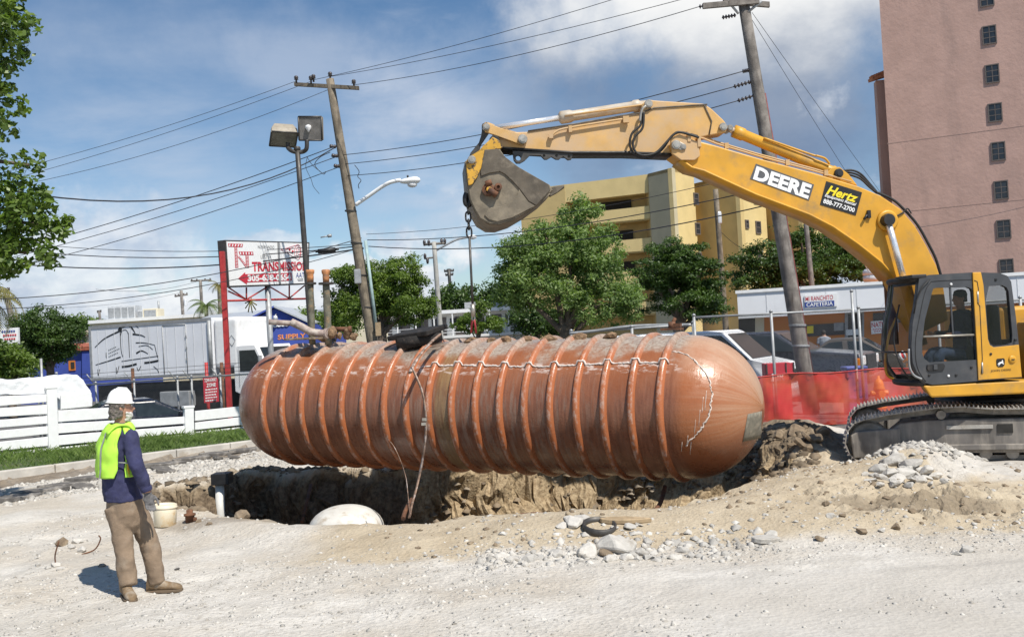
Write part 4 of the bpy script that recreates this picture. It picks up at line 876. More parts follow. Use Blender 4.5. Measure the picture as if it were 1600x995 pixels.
    # comb-like lifting plate under the stick
    comb = [(801, 236), (803, 250), (807, 255), (813, 255), (820, 251), (828, 243), (845, 243), (851, 249), (855, 249), (862, 245), (869, 249), (874, 249), (880, 244), (888, 250), (893, 249), (895, 241), (894, 238.5), (846, 237.5)]
    plate('lifting_plate', comb, .19, .12, 'dark_metal', st, .004, holes=[circ(810, 247, 4.2), circ(850, 243.5, 2.2, 10), circ(869.5, 243.6, 2.2, 10), circ(889, 244.5, 2.4, 10)])
    # stick cylinder above the boom
    m_ = MB(); F = XP(.0); a, b_ = F(1137, 201), F(1309, 272); d = (b_-a).normalized(); L = (b_-a).length
    m_.lathe([(.05, 0), (.05, .10)], a, d, 16); m_.build('cylinder_rod', 'chrome', bo)
    m_ = MB(); m_.lathe([(.04, .10), (.10, .10), (.10, .26), (.085, .28), (.085, L-.12), (.10, L-.1), (.08, L)], a, d, 22); m_.build('cylinder_barrel', 'yellow', bo)
    m_ = MB(); m_.tube(smoothpath([F(1190, 218)+UN*.10, F(1262, 243)+UN*.10, F(1272, 246)+UN*.12, F(1284, 250)+UN*.12, F(1292, 258)+UN*.1]), .018, 8); m_.build('hydraulic_line', 'yellow', bo)
    plate('cylinder_bracket', [(1288, 274), (1300, 262), (1312, 261), (1326, 272), (1340, 290), (1300, 279)], .15, .10, 'yellow', bo, .008); plate('cylinder_bracket', [(1288, 274), (1300, 262), (1312, 261), (1326, 272), (1340, 290), (1300, 279)], -.10, -.15, 'yellow', bo, .008)
    pin('cylinder_pin', 1310, 271, .16, 7, 'black_steel', bo, .05, .3)
    pin('cylinder_pin', 1140, 200.5, .10, 5, 'worn_steel', bo, .05, .2)
    # boom lift cylinders, one each side
    for l_, a_, c_ in ((.36, (1387, 344), (1424, 480)), (-.40, (1384, 347), (1392, 480))):
        F = XP(l_); p0, p1 = F(*a_), F(*c_); d = (p1-p0).normalized(); L = (p1-p0).length
        m_ = MB(); m_.lathe([(.05, -.03), (.05, L*.72)], p0, d, 16); m_.build('cylinder_rod', 'chrome', t)
        m_ = MB(); m_.lathe([(.06, L*.66), (.105, L*.66), (.105, L*.74), (.09, L*.76), (.09, L+.6)], p0, d, 20); m_.build('cylinder_barrel', 'rust' if l_ < 0 else 'yellow', t)
        m_ = MB(); m_.lathe([(.09, -.07), (.09, .07)], p0, UN, 18, False); m_.build('rod_eye', 'black_steel', t)
    # hoses
    for i, (pts, r_, mt_) in enumerate(((((1003, 172), (1001, 195), (988, 208), (984, 225), (990, 240), (1004, 247), (1020, 245), (1036, 232), (1048, 215), (1062, 207), (1090, 213)), .018, 'rubber'), (((1006, 176), (1004, 200), (992, 214), (989, 228), (996, 240), (1010, 243), (1026, 238), (1040, 224), (1053, 210), (1064, 207), (1092, 215)), .018, 'rubber'), (((1009, 166), (1003, 172), (1000, 190)), .022, 'worn_steel'))):
        F = XP(.30+.03*(i % 2)); m_ = MB(); m_.tube(smoothpath([F(x, y) for x, y in pts], 6), r_, 8); m_.build('hydraulic_hose', mt_, t)
    for k_, off in ((0, .0), (1, -.06)):
        F = XP(.18+off); dy = 3*k_; m_ = MB(); m_.tube([F(x, y-dy) for x, y in ((1088, 214), (1100, 217), (1120, 225), (1188, 245), (1271, 267), (1330, 284))], .016, 8)
        for x, y in ((1135, 230), (1230, 256), (1290, 272)): m_.box(F(x, y-dy), (.06, .07, .06))
        m_.build('hydraulic_line', 'yellow_dusty', bo)
    for k_ in range(3):
        F = XP(.05-.07*k_); m_ = MB(); m_.tube(smoothpath([F(1312, 270-k_), F(1330, 274-4*k_), F(1345, 280-4*k_), F(1358, 292-3*k_), F(1370, 302-k_)], 5), .017, 8); m_.build('hydraulic_hose', 'rubber', bo)
    F = XP(.22); m_ = MB(); m_.tube(smoothpath([F(x, y) for x, y in ((1368, 300), (1395, 312), (1415, 330), (1434, 352), (1450, 380), (1462, 404), (1470, 430))], 5), .022, 8); m_.build('hydraulic_hose', 'rubber', bo)
    F = XP(.26); m_ = MB(); m_.tube(smoothpath([F(x, y) for x, y in ((1394, 341), (1410, 333), (1418, 326), (1424, 334))], 5), .012, 6); m_.build('wiring_loom', 'rubber', bo)
    for (x, y) in ((1076, 214), (1092, 222)): 
        F = XP(.27); m_ = MB(); m_.box(F(x, y), (.05, .09, .16)); m_.build('hose_clamp', 'yellow_dusty', bo)
    # bucket cylinder above the stick
    F = XP(0.0); a, b_ = F(761, 202), F(1013, 163); d = (b_-a).normalized(); L = (b_-a).length
    m_ = MB(); m_.lathe([(.045, 0), (.045, L*.5)], a, d, 16); m_.build('cylinder_rod', 'chrome', t)
    m_ = MB(); m_.lathe([(.05, L*.44), (.075, L*.445), (.10, L*.455), (.10, L*.51), (.08, L*.53), (.08, L*.90), (.095, L*.91), (.095, L*.94), (.07, L*.95), (.06, L)], a, d, 22); m_.build('cylinder_barrel', M('barrel_pale', (.50, .44, .36), .5, var=.2, dirt=(.36, .27, .17), dirtlo=.45, dirthi=.7), t)
    m_ = MB(); m_.tube([F(881, 184)+UN*.11, F(935, 176)+UN*.11, F(1000, 167)+UN*.11, F(1004, 172)+UN*.14], .015, 8); m_.build('hydraulic_line', 'yellow_dusty', t)
    # linkage
    for s_ in (1, -1):
        plate('side_link', [(754, 196), (758, 192), (764, 193), (790, 203), (818, 211), (824, 217), (823, 224), (815, 227), (800, 221), (775, 212), (758, 206)], .26*s_, .20*s_, 'yellow_dusty', t, .008)
        plate('bucket_link', [(753, 195), (760, 192), (766, 198), (765, 207), (752, 226), (746, 246), (738, 258), (731, 250), (735, 240), (748, 224), (753, 208)], .19*s_, .13*s_, 'dark_metal', t, .008)
    for px, py, r_ in ((760, 199, 5.5), (816.5, 218, 7.5), (772.5, 221, 8.5)): pin('pivot_pin', px, py, .29, r_, 'worn_steel' if r_ < 8 else 'black_steel', t, .05, .5)
    # ---- bucket (a part with its own shells and teeth)
    side = [(755, 236), (781, 233), (789, 245), (810, 261), (859, 289), (863, 297), (850, 310), (828, 326), (801, 342), (780, 349), (765, 349), (751, 341), (742, 326), (735, 311), (731, 285), (728, 253), (732, 246), (745, 240)]
    W_ = .52; f = XP(W_); wr = [(728, 252), (731, 285), (735, 311), (742, 326), (751, 341), (765, 349.5), (780, 350), (801, 343), (828, 327), (850, 311), (864, 297)]
    g = [f(x, y) for x, y in wr]; m_ = MB(); n_ = 9; m_.sheet([[p-UN*(2*W_*i/n_) for p in g] for i in range(n_+1)]); bk = m_.build('bucket', 'bucket_steel', t); md = bk.modifiers.new('s', 'SOLIDIFY'); md.thickness = .03; md.offset = 0
    for l0 in (W_+.01, -W_+.03): plate('side_plate', side, l0, l0-.04, 'bucket_steel', bk, .006)
    plate('side_cutter', [(757, 234), (779, 233), (789, 245), (810, 261), (857, 288), (860, 297), (838, 321), (826, 314), (812, 295), (800, 282), (789, 272), (781, 268), (766, 270), (752, 275), (751, 268)], W_+.035, W_+.008, 'bucket_dark', bk, .005)
    plate('wear_plate', [(757, 336), (762, 327), (768, 324), (782, 323), (797, 316), (808, 305), (811, 296), (826, 316), (836, 322), (800, 340), (778, 346), (764, 343)], W_+.03, W_+.008, 'bucket_steel', bk, .004)
    plate('bucket_ear', [(728, 252), (733, 245), (748, 236), (755, 228), (770, 214), (781, 220), (783, 232), (757, 235), (752, 262), (746, 276), (738, 288), (732, 290), (730, 275)], .36, .26, 'yellow_chipped', bk, .008); plate('bucket_ear', [(728, 252), (733, 245), (748, 236), (755, 228), (770, 214), (781, 220), (783, 232), (757, 235), (752, 262), (746, 276), (738, 288), (732, 290), (730, 275)], -.26, -.36, 'yellow_chipped', bk, .008)
    plate('bucket_ear', [(728, 252), (733, 246), (748, 238), (757, 235), (752, 262), (746, 276), (738, 288), (732, 290), (730, 275)], W_+.05, W_+.015, 'yellow_chipped', bk, .008)
    pin('pivot_pin', 737, 250, W_+.06, 6.5, 'worn_steel', bk, .05, .6)
    m_ = MB(); F = XP(W_+.02); k = F(765, 297).y/FOC
    m_.lathe([(10*k, 0), (10*k, .05), (6*k, .06), (6*k, .03), (.001, .03)], F(763, 297), UN, 22, False); m_.lathe([(6*k, 0), (6*k, .07), (2.6*k, .08), (2.6*k, .04), (.001, .04)], F(778, 293), UN, 18, False); m_.tube([F(763, 297)+UN*.05, F(776, 306)+UN*.06], .05, 8); m_.tube([F(758, 288)+UN*.04, F(768, 285)+UN*.05], .04, 8); m_.build('shackle_boss', 'rust', bk)
    m_ = MB(); m_.lathe([(4.4*k, .055), (4.4*k, .075), (1.5*k, .08)], F(764, 297), UN, 14, False); m_.build('ring', 'yellow_chipped', bk)
    for i in range(5):
        l_ = W_-.06-(2*W_-.12)*i/4; F = XP(l_); a, b_ = F(857, 302), F(881, 291+.5*i); d = (b_-a).normalized(); up = UN.cross(d); m_ = MB()
        w1, w2, h1, h2 = .06, .035, .06, .012; vs = []
        for p, w_, h in ((a, w1, h1), (a.lerp(b_, .45), w1, h1*.8), (b_, w2, h2)): vs += [p+UN*w_+up*h, p-UN*w_+up*h, p-UN*w_-up*h, p+UN*w_-up*h]
        m_.add(vs, [(0, 1, 2, 3), (11, 10, 9, 8)]+[(4*s0+j, 4*s0+(j+1) % 4, 4*s0+4+(j+1) % 4, 4*s0+4+j) for s0 in (0, 1) for j in range(4)]); m_.build('tooth', 'bucket_dark', bk, bevel=.006)
    # ---- revolving upper structure
    ZD0, ZD1 = 1.0, 1.2
    f = XP(1.36); a, b_ = f(1442, 602), f(1455, 621); m_ = MB(); z1 = f(1560, 593).z; z0 = f(1560, 615).z
    m_.prism([a, XL(-1.0, 1.36, z1), XL(-2.6, 1.36, z1), XL(-2.6, 1.36, z0), XL(-.9, 1.36, z0), b_], -UN*1.0); n6 = len(m_.v)//2
    for i_ in (0, 5): p = Vector(m_.v[n6+i_])-UH*.42; m_.v[n6+i_] = tuple(p)
    dk = m_.build('cab_deck', 'yellow', t, bevel=.025)
    m_ = MB(); m_.prism([XL(.45, .34, z1), XL(-2.6, .34, z1), XL(-2.6, .34, z0), XL(.35, .34, z0)], -UN*1.66); m_.build('deck', 'yellow', t, bevel=.025)
    m_ = MB(); m_.box(XL(-1.35, -.45, 1.75), (2.5, 1.7, 1.05), UH, UN); m_.build('engine_hood', 'yellow', t, bevel=.06)
    m_ = MB(); m_.box(XL(-.95, 1.0, 1.62), (1.5, .70, .83), UH, UN); sd = m_.build('side_door', 'yellow', t, bevel=.04)
    m_ = MB(); m_.prism([XL(-2.55, 1.38, .95), XL(-2.55, 1.38, 2.1), XL(-2.9, 1.38, 2.1), XL(-3.05, 1.38, 1.9), XL(-3.05, 1.38, 1.05), XL(-2.9, 1.38, .95)], -UN*2.74); m_.build('counterweight', 'cab_grey', t, bevel=.06)
    m_ = MB(); m_.lathe([(.62, .72), (.62, 1.0)], EX, (0, 0, 1), 36); m_.lathe([(.72, .80), (.72, .90)], EX, (0, 0, 1), 36); m_.build('slew_ring', 'black_steel', t)
    # ---- cab
    LN, LF = 1.37, .42
    body = [(1413, 438), (1446, 430), (1521, 425.5), (1570, 428), (1580, 437), (1592, 538), (1597, 590), (1457, 601), (1444, 600), (1428, 577), (1423, 556), (1422, 520), (1430, 480), (1448, 442)]
    outer = [(1436, 436), (1452, 429.5), (1521, 425.5), (1562, 426.5), (1574, 431), (1580, 440), (1588, 500), (1592, 538), (1596.5, 590), (1457, 601), (1446, 598), (1432, 580), (1426, 566), (1424, 540), (1426, 505), (1432, 474)]
    door = [(1458, 451), (1464, 449.5), (1512, 448.5), (1518, 451), (1520, 456), (1526, 562), (1452, 566), (1444, 560), (1441, 552), (1441, 534), (1445, 500)]
    rear = [(1545, 447), (1566, 445.5), (1573, 449), (1576, 455), (1582, 524), (1581, 535), (1576, 538), (1553, 541), (1547, 537), (1544, 528), (1540, 470)]
    cb = plate('cab', outer, LN, LN-.07, 'cab_grey', t, .012, holes=[door, rear]); cb['label'] = 'dark grey cab with an operator behind its glass'
    plate('far_wall', outer, LF+.07, LF, 'cab_grey', cb, .01, holes=[door, rear])
    f = XP(LN-.05); roof = [(1436, 436), (1452, 429.5), (1521, 425.5), (1562, 426.5), (1574, 431)]; rl = [(x, y+9) for x, y in roof]
    m_ = MB(); m_.prism([f(x, y) for x, y in roof+rl[::-1]], -UN*(LN-LF-.1)); m_.build('roof', 'cab_grey', cb, bevel=.02)
    m_ = MB(); m_.prism([f(x, y) for x, y in ((1446, 598), (1596, 589), (1594, 580), (1440, 588))], -UN*(LN-LF-.1)); m_.build('floor', 'cab_inside', cb)
    rp = [(1574, 431), (1580, 440), (1588, 500), (1592, 538)]
    m_ = MB(); m_.sheet([[f(x, y) for x, y in ((1591, 530), (1596, 590))], [f(x, y)-UN*(LN-LF-.1) for x, y in ((1591, 530), (1596, 590))]]); m_.build('rear_panel', 'cab_inside', cb)
    m_ = MB(); g = [f(x, y) for x, y in rp]; m_.sheet([g, [p-UN*(LN-LF-.1) for p in g]]); m_.build('rear_glass', 'cab_glass', cb)
    # curved windscreen wrapping the front
    fr = [(1436, 436), (1432, 474), (1426, 505), (1424, 540), (1426, 566), (1432, 580), (1446, 598)]; g = [f(x, y) for x, y in fr]; g = smoothpath(g, 3); rows = []
    for i in range(9):
        u = i/8; bulge = .15*math.sin(math.pi*u)**.6; rows.append([p-UN*((LN-LF-.1)*u)+UH*bulge for p in g])
    m_ = MB(); m_.sheet(rows); m_.build('windscreen', 'cab_glass', cb)
    for i in (0, 8):
        m_ = MB(); m_.tube(rows[i], .045, 8); m_.build('front_pillar', 'cab_grey', cb)
    m_ = MB(); m_.tube([r_[0] for r_ in rows], .05, 8); m_.build('visor_rail', 'black_steel', cb)
    m_ = MB(); m_.tube([r_[-1] for r_ in rows], .05, 8); m_.build('sill', 'black_steel', cb)
    m_ = MB(); m_.tube([r_[10] for r_ in rows], .014, 6); m_.build('screen_divider', 'black_steel', cb)
    m_ = MB(); m_.tube(smoothpath([rows[2][3]+UH*.03, rows[2][8]+UH*.04, rows[1][13]+UH*.05, rows[1][17]+UH*.04]), .012, 6); m_.build('wiper_arm', 'black_steel', cb)
    F = XP(LN-.03)
    m_ = MB(); m_.prism([F(x, y) for x, y in door], -UN*.006); m_.build('door_glass', 'cab_glass', cb)
    m_ = MB(); m_.prism([F(x, y) for x, y in rear], -UN*.006); m_.build('rear_side_glass', 'cab_glass', cb)
    F = XP(LN-.02); m_ = MB(); m_.tube([F(1442, 526), F(1524, 523)], .016, 8); m_.build('window_rail', 'worn_steel', cb)
    m_ = MB(); m_.box((F(1487, 449)+F(1486, 524))/2, (.022, .02, (F(1487, 449)-F(1486, 524)).length), UH, UN); m_.build('window_bar', 'cab_grey', cb)
    # yellow pillar and rear quarter
    plate('door_pillar', [(1520, 425.5), (1533, 425), (1537, 445), (1544, 530), (1547, 539), (1553, 542.5), (1578, 540), (1592.5, 538.5), (1597, 589), (1537, 593), (1529, 594), (1527.5, 562), (1521, 450)], LN+.022, LN-.0, 'yellow', cb, .008)
    F = XP(LN+.024)
    m_ = MB(); m_.tube([F(x, y) for x, y in ((1522, 438), (1527, 440), (1529, 452), (1528, 474), (1531, 478), (1535, 560), (1533, 584))], .006, 5); m_.build('door_seam', 'cab_inside', cb)
    m_ = MB(); m_.tube([F(1527.5, 455), F(1528.5, 473)], .014, 8); m_.tube([F(1534.5, 566), F(1535, 583)], .014, 8); m_.build('hinge', 'worn_steel', cb)
    F = XP(LN+.002)
    seam = [(1447, 596), (1436, 580), (1431, 560), (1431, 530), (1436, 500), (1445, 458), (1453, 443), (1462, 439), (1518, 436.5)]
    m_ = MB(); m_.tube(smoothpath([F(x, y) for x, y in seam], 4), .006, 5); m_.build('door_seam', 'cab_inside', cb)
    plate('door_handle', [(1449, 570), (1474, 567.5), (1477, 571), (1475, 578), (1452, 580), (1449, 577)], LN+.02, LN+.001, 'black_steel', cb, .004); plate('handle_grip', [(1459, 570), (1465, 569.5), (1465, 577), (1459, 577.6)], LN+.035, LN+.02, 'cab_grey', cb, .003)
    for (x, y, mt_) in ((1486, 444, 'lens_clear'), (1482, 587, 'lens_clear'), (1518, 574, 'black_steel'), (1494, 586, 'black_steel'), (1556, 437, 'black_steel'), (1548, 553, 'black_steel'), (1587, 531, 'black_steel'), (1452, 586, 'black_steel')):
        pin('bolt', x, y, LN+.004 if x < 1525 or y < 440 else LN+.024, 2.0, mt_, cb, .012, .01)
    F = XP(LN+.024); k = F(1580, 560).y/FOC
    m_ = MB(); m_.lathe([(6*k, 0), (6*k, .012), (5*k, .02), (.001, .02)], F(1581.5, 561), UN, 24); m_.build('fuel_cap', 'yellow', cb); m_ = MB(); m_.box(F(1581.5, 561.5)+UN*.025, (5*k, .01, 1.6*k), UH, UN); m_.build('cap_slot', 'black_steel', cb)
    # round-cornered badge with a leaping deer, and the maker's name
    m_ = MB(); m_.prism([F(x, y) for x, y in ((1557.5, 560.5), (1568.5, 559.5), (1570, 562), (1569.5, 570), (1567, 573), (1560, 573.5), (1557, 571), (1556.5, 563))], UN*.004); m_.build('badge', 'sign_black', cb)
    F = XP(LN+.03); deer = [(1558.5, 569.5), (1560.5, 566.5), (1563, 565.2), (1565.2, 564.8), (1565.6, 562.2), (1566.6, 562), (1566.8, 564), (1568, 565), (1566.8, 566), (1568.8, 568.6), (1568.2, 569.2), (1565.6, 567.4), (1563.4, 567.8), (1562, 569.4), (1560.5, 571.6), (1559.8, 571.2), (1561, 568.8)]
    m_ = MB(); m_.prism([F(x, y) for x, y in deer], UN*.002); m_.build('badge_emblem', 'sign_white', cb)
    F = XP(LN+.024); lettering('lettering', 'JOHN DEERE', [F(x, y) for x, y in ((1548, 577.6), (1579.5, 575.6), (1579.6, 579.8), (1548, 581.8))], 'sign_black', cb, bold=.0)
    # grab rail at the front, mirrors, roof edge
    m_ = MB(); F = XP(LF+.15); m_.tube(smoothpath([F(x, y) for x, y in ((1400, 497), (1390, 520), (1385, 545), (1383, 560), (1385, 582), (1392, 590), (1410, 598))], 5), .02, 8); m_.build('grab_rail', 'yellow', cb)
    m_ = MB(); F = XP(LN-.05); m_.box(F(1428, 433)+UH*.05, (.22, .5, .05), UH, UN); m_.build('visor', 'black_steel', cb, bevel=.01)
    m_ = MB(); F = XP(LN+.03); m_.tube([F(x, y) for x, y in ((1453, 436), (1440, 450), (1432, 470), (1428, 490))], .012, 6); m_.build('wiper_cable', 'rubber', cb)
    m_ = MB(); m_.tube(smoothpath([F(x, y) for x, y in ((1420, 545), (1421, 572), (1428, 586), (1440, 592))]), .016, 6); m_.build('rail', 'galv', cb)
    # seat and controls
    m_ = MB(); m_.box(XL(.62, .9, 1.62), (.5, .5, .14), UH, UN); m_.box(XL(.40, .9, 1.98), (.14, .48, .66), UH, UN); m_.build('seat', 'cab_inside', cb, bevel=.03)
    m_ = MB(); m_.box(XL(.66, 1.2, 1.62), (.42, .16, .22), UH, UN); m_.tube([XL(.86, 1.2, 1.72), XL(.90, 1.2, 1.92)], .022, 8); m_.build('console', 'cab_inside', cb, bevel=.015)
    # ---- undercarriage
    TH = Vector((-math.cos(R(20)), math.sin(R(20)), 0)); TM = Vector((-math.sin(R(20)), -math.cos(R(20)), 0)); Z = Vector((0, 0, 1))
    shoe_me = None
    for side_ in (1, -1):
        O = EX+TM*(1.2*side_); T = lambda f_, l_, z_: O+TH*f_+TM*(l_*side_)+Z*z_
        FI, RI, FS, RS_ = 1.74, .33, -1.74, .36; zi, zs = .36, .42
        path = []
        for i in range(9): path.append((lerp(FS, FI, i/8), .03))
        for i in range(1, 12):
            a = -math.pi/2+math.pi*i/12*1.02; path.append((FI+RI*math.cos(a), zi+RI*math.sin(a)))
        for ff, zz in ((1.5, .745), (1.15, .79), (.75, .84), (.45, .845), (.0, .80), (-.45, .795), (-.75, .84), (-1.05, .83), (-1.4, .80)): path.append((ff, zz))
        for i in range(1, 11):
            a = math.pi/2+math.pi*i/12; path.append((FS+RS_*math.cos(a), zs+RS_*math.sin(a)))
        # resample
        pts = [Vector((a, 0, b_)) for a, b_ in path]; pts.append(pts[0]); seg_ = [(pts[i+1]-pts[i]).length for i in range(len(pts)-1)]; tot = sum(seg_); ns = round(tot/.175); step = tot/ns
        tr = MB(); sh = []; acc = 0; i = 0; dist = 0.0
        for k_ in range(ns):
            target = k_*step
            while acc+seg_[i] < target: acc += seg_[i]; i += 1
            p = pts[i].lerp(pts[i+1], (target-acc)/seg_[i]); d = (pts[i+1]-pts[i]).normalized(); sh.append((p, d))
        belt = MB()
        for (p, d) in sh:
            c = T(p.x, 0, p.z); D = (TH*d.x+Z*d.z); N_ = TM.cross(D)
            inward = N_ if (Vector((0, 0, .42))-Vector((0, 0, p.z))).dot(N_) > 0 else -N_
            mid = T(0, 0, .42); inward = N_ if (mid-c).dot(N_) > 0 else -N_
            belt.box(c+inward*.055, (step*1.02, .18, .07), D, TM, N_)
        trk = belt.build('track', 'track_steel', t)
        if shoe_me is None:
            m_ = MB(); m_.box((0, 0, .006), (.168, .58, .016))
            for gx in (-.06, .0, .06): m_.prism([(gx-.012, -.29, .012), (gx+.012, -.29, .012), (gx+.006, -.29, .045), (gx-.006, -.29, .045)], (0, .58, 0))
            so = m_.build('track_shoe', 'shoe_steel', trk, local=True); shoe_me = so.data; first = so
        else: first = None
        for (p, d) in sh:
            o = first if first else bpy.data.objects.new('track_shoe', shoe_me); 
            if not first: COL.objects.link(o)
            first = None; o.parent = trk
            c = T(p.x, 0, p.z)-EX; D = (TH*d.x+Z*d.z); N_ = TM.cross(D); mid = T(0, 0, .42)-EX; N_ = -N_ if (mid-c).dot(N_) > 0 else N_
            Y_ = N_.cross(D); o.matrix_local = Matrix.Translation(c) @ Matrix((D, Y_, N_)).transposed().to_4x4()
        # side frame
        m_ = MB(); pf = [(1.45, .20), (1.45, .50), (1.30, .62), (.9, .66), (-1.0, .66), (-1.35, .60), (-1.35, .22), (-.9, .17), (1.0, .17)]
        m_.prism([T(a, .22, b_) for a, b_ in pf], -TM*side_*.44); fr_ = m_.build('track_frame', 'frame_dusty', t, bevel=.02)
        m_ = MB(); m_.prism([T(a, .30, b_) for a, b_ in ((1.34, .22), (1.34, .30), (-1.3, .30), (-1.3, .22))], -TM*side_*.1); m_.build('frame_ledge', 'frame_dusty', fr_, bevel=.01)
        m_ = MB(); m_.prism([T(a, .30, b_) for a, b_ in ((1.98, .12), (2.0, .46), (1.9, .52), (1.3, .56), (1.3, .14))], -TM*side_*.08); m_.build('idler_guard', 'frame_dusty', fr_, bevel=.02)
        m_ = MB(); m_.box(T(.35, .235, .55), (.62, .03, .05), TH, TM); m_.build('name_strip', 'concrete', fr_)
        m_ = MB(); m_.box(T(-.12, .225, .52), (.2, .02, .13), TH, TM); m_.build('grease_port', 'dark_void', fr_)
        m_ = MB(); m_.tube([T(-.75, .33, .30), T(-.75, .33, .14), T(-1.25, .33, .14), T(-1.25, .33, .30)], .028, 6); m_.build('step', 'frame_dusty', fr_)
        m_ = MB(); m_.disc(T(FI, 0, zi), TM, .29, .34, 28); m_.build('idler', 'track_steel', t, bevel=.02)
        m_ = MB()
        for kk in range(21):
            a = 6.283*kk/21; m_.box(T(FS, 0, zs)+TH*(.30*math.cos(a))+Z*(.30*math.sin(a)), (.09, .1, .05), TH*math.cos(a)+Z*math.sin(a), TM, (TH*-math.sin(a)+Z*math.cos(a)))
        m_.disc(T(FS, 0, zs), TM, .28, .3, 24); m_.build('sprocket', 'track_steel', t)
        for kk in range(8): m_ = MB(); m_.disc(T(1.2-.35*kk, 0, .155), TM, .09, .40, 16); m_.build('track_roller', 'track_steel', t)
        for ff in (.72, -.75): m_ = MB(); m_.disc(T(ff, .1, .735), TM, .07, .24, 14); m_.tube([T(ff, .15, .735), T(ff, .15, .62)], .03, 6); m_.build('carrier_roller', 'track_steel', t)
    m_ = MB(); m_.box(EX+Z*.55, (1.2, 2.0, .34), TH, TM); m_.build('centre_frame', 'frame_dusty', t, bevel=.05)
    return t
make_excavator()
def chain_and_rope():
    t = thing('lifting_chain', 'heavy rusty chain looped round the bucket back, holding the cable', 'chain', XP(.40)(733, 372))
    def link(px, py, h, w_, ang):
        F = XP(.42); c = F(px, py); k = c.y/FOC; m_ = MB(); X = UH*math.cos(ang)+UN*math.sin(ang); Z_ = Vector((0, 0, 1)); pts = []
        for i in range(17):
            a = 6.2832*i/16; pts.append(c+X*(w_*k*math.cos(a)*.5)+Z_*(math.copysign(abs(math.sin(a))**.6, math.sin(a))*h*k*.5))
        m_.tube(pts, 1.5*k, 7); m_.build('chain_link', 'black_steel', t)
    for i, (x, y) in enumerate(((730, 315), (731, 327), (731.5, 339), (732.3, 351), (733, 363))): link(x, y, 16, 8, (0, 1.5, .15, 1.4, .1)[i])
    m_ = MB(); F = XP(.42); m_.tube(smoothpath([F(729, 302), F(727, 309), F(728, 318), F(733, 320), F(735, 311), F(733, 303)]), .04, 8); m_.build('grab_hook', 'black_steel', t)
    a = F(733.5, 370); b_ = P(739.3, 492, 14.62)
    t2 = thing('lifting_cable', 'straight steel cable from the chain down to the hook on the tank', 'cable', b_)
    m_ = MB(); m_.tube([a, b_], .018, 8); m_.build('cable', 'dark_metal', t2)
    m_ = MB(); m_.tube([b_+Vector((0, 0, .16)), b_-Vector((0, 0, .02))], .035, 8); m_.build('thimble', 'worn_steel', t2)
    t3 = thing('sling', 'short red lifting sling with a hook on the tank crown', 'sling', P(740.3, 514, 14.75)); k = 14.7/FOC
    m_ = MB(); m_.tube(smoothpath([P(739, 492, 14.65), P(737.5, 497, 14.65), P(739, 501, 14.65), P(741.5, 498, 14.65), P(740.5, 493, 14.65)]), .014, 6); m_.build('hook', 'worn_steel', t3)
    m_ = MB(); m_.tube([P(738, 499, 14.65), P(737, 508, 14.72), P(736, 519, 14.8)], .03, 7, flat=.5); m_.tube([P(741, 499, 14.65), P(742.5, 508, 14.72), P(744, 519, 14.8)], .03, 7, flat=.5); m_.build('webbing', M('sling_red', (.42, .05, .06), .8, var=.3, scale=20), t3)
chain_and_rope()
# ================================================================== PEOPLE
def fuse(o, vox, smooth=4, noise=None):
    md = o.modifiers.new('remesh', 'REMESH'); md.mode = 'VOXEL'; md.voxel_size = vox; md.use_smooth_shade = True
    s_ = o.modifiers.new('smooth', 'SMOOTH'); s_.iterations = smooth; s_.factor = .5
    if noise:
        tx = bpy.data.textures.new('folds', 'CLOUDS'); tx.noise_scale = noise[1]; tx.noise_depth = 2
        d = o.modifiers.new('folds', 'DISPLACE'); d.texture = tx; d.strength = noise[0]; d.mid_level = .5
    return o
def ell_loft(m_, secs, lat, fro, seg=24, a0=0, a1=2*math.pi, grow=0.0, caps=True, closed=True, pw=1.0):
    """sections (centre, half width along lat, half depth along fro)"""
    n = len(secs); k = seg if closed else seg+1; vs = []
    for (c, hw, hd) in secs:
        for i in range(k):
            t = a0+(a1-a0)*i/seg; ct, st = math.cos(t), math.sin(t)
            ct = math.copysign(abs(ct)**pw, ct); st = math.copysign(abs(st)**pw, st)
            vs.append(Vector(c)+lat*((hw+grow)*ct)+fro*((hd+grow)*st))
    fs = []
    for i in range(n-1):
        for j in range(seg):
            j2 = (j+1) % k if closed else j+1; fs.append((i*k+j, i*k+j2, (i+1)*k+j2, (i+1)*k+j))
    m_.add(vs, fs, True); k0 = len(m_.v)-n*k
    if caps and closed: m_.f += [tuple(k0+j for j in reversed(range(k))), tuple(k0+(n-1)*k+j for j in range(k))]; m_.sm += [True, True]
def hand(m_, wrist, palmdir, side, s_=1.0, curl=.5):
    """palm and five bent fingers; side = direction of the thumb, palm faces palmdir x side"""
    d = Vector(palmdir).normalized(); sd = (Vector(side)-d*Vector(side).dot(d)).normalized(); nn = d.cross(sd).normalized(); w0 = Vector(wrist)
    vs = []
    m_.tube([w0-d*.03*s_, w0, w0+d*.05*s_, w0+d*.09*s_], [.030*s_, .032*s_, .044*s_, .038*s_], 12, flat=.55, side=sd)
    for i, (off, L) in enumerate(((.030, .075), (.010, .085), (-.011, .079), (-.031, .062))):
        b0 = w0+d*.085*s_+sd*off*s_; p = [b0]; a = .1+.08*i
        for q in (.45, .32, .23):
            a += curl*(.8 if q == .45 else 1); p.append(p[-1]+(d*math.cos(a)+nn*math.sin(a))*L*q*s_)
        m_.tube(p, [.0105*s_, .010*s_, .0092*s_, .0075*s_], 8)
    b0 = w0+d*.025*s_+sd*.030*s_; m_.tube([b0, b0+(d*.6+sd*.7)*.032*s_, b0+(d*.85+sd*.55+nn*.4)*.060*s_, b0+(d+sd*.35+nn*.7)*.078*s_], [.014*s_, .0125*s_, .011*s_, .009*s_], 8)
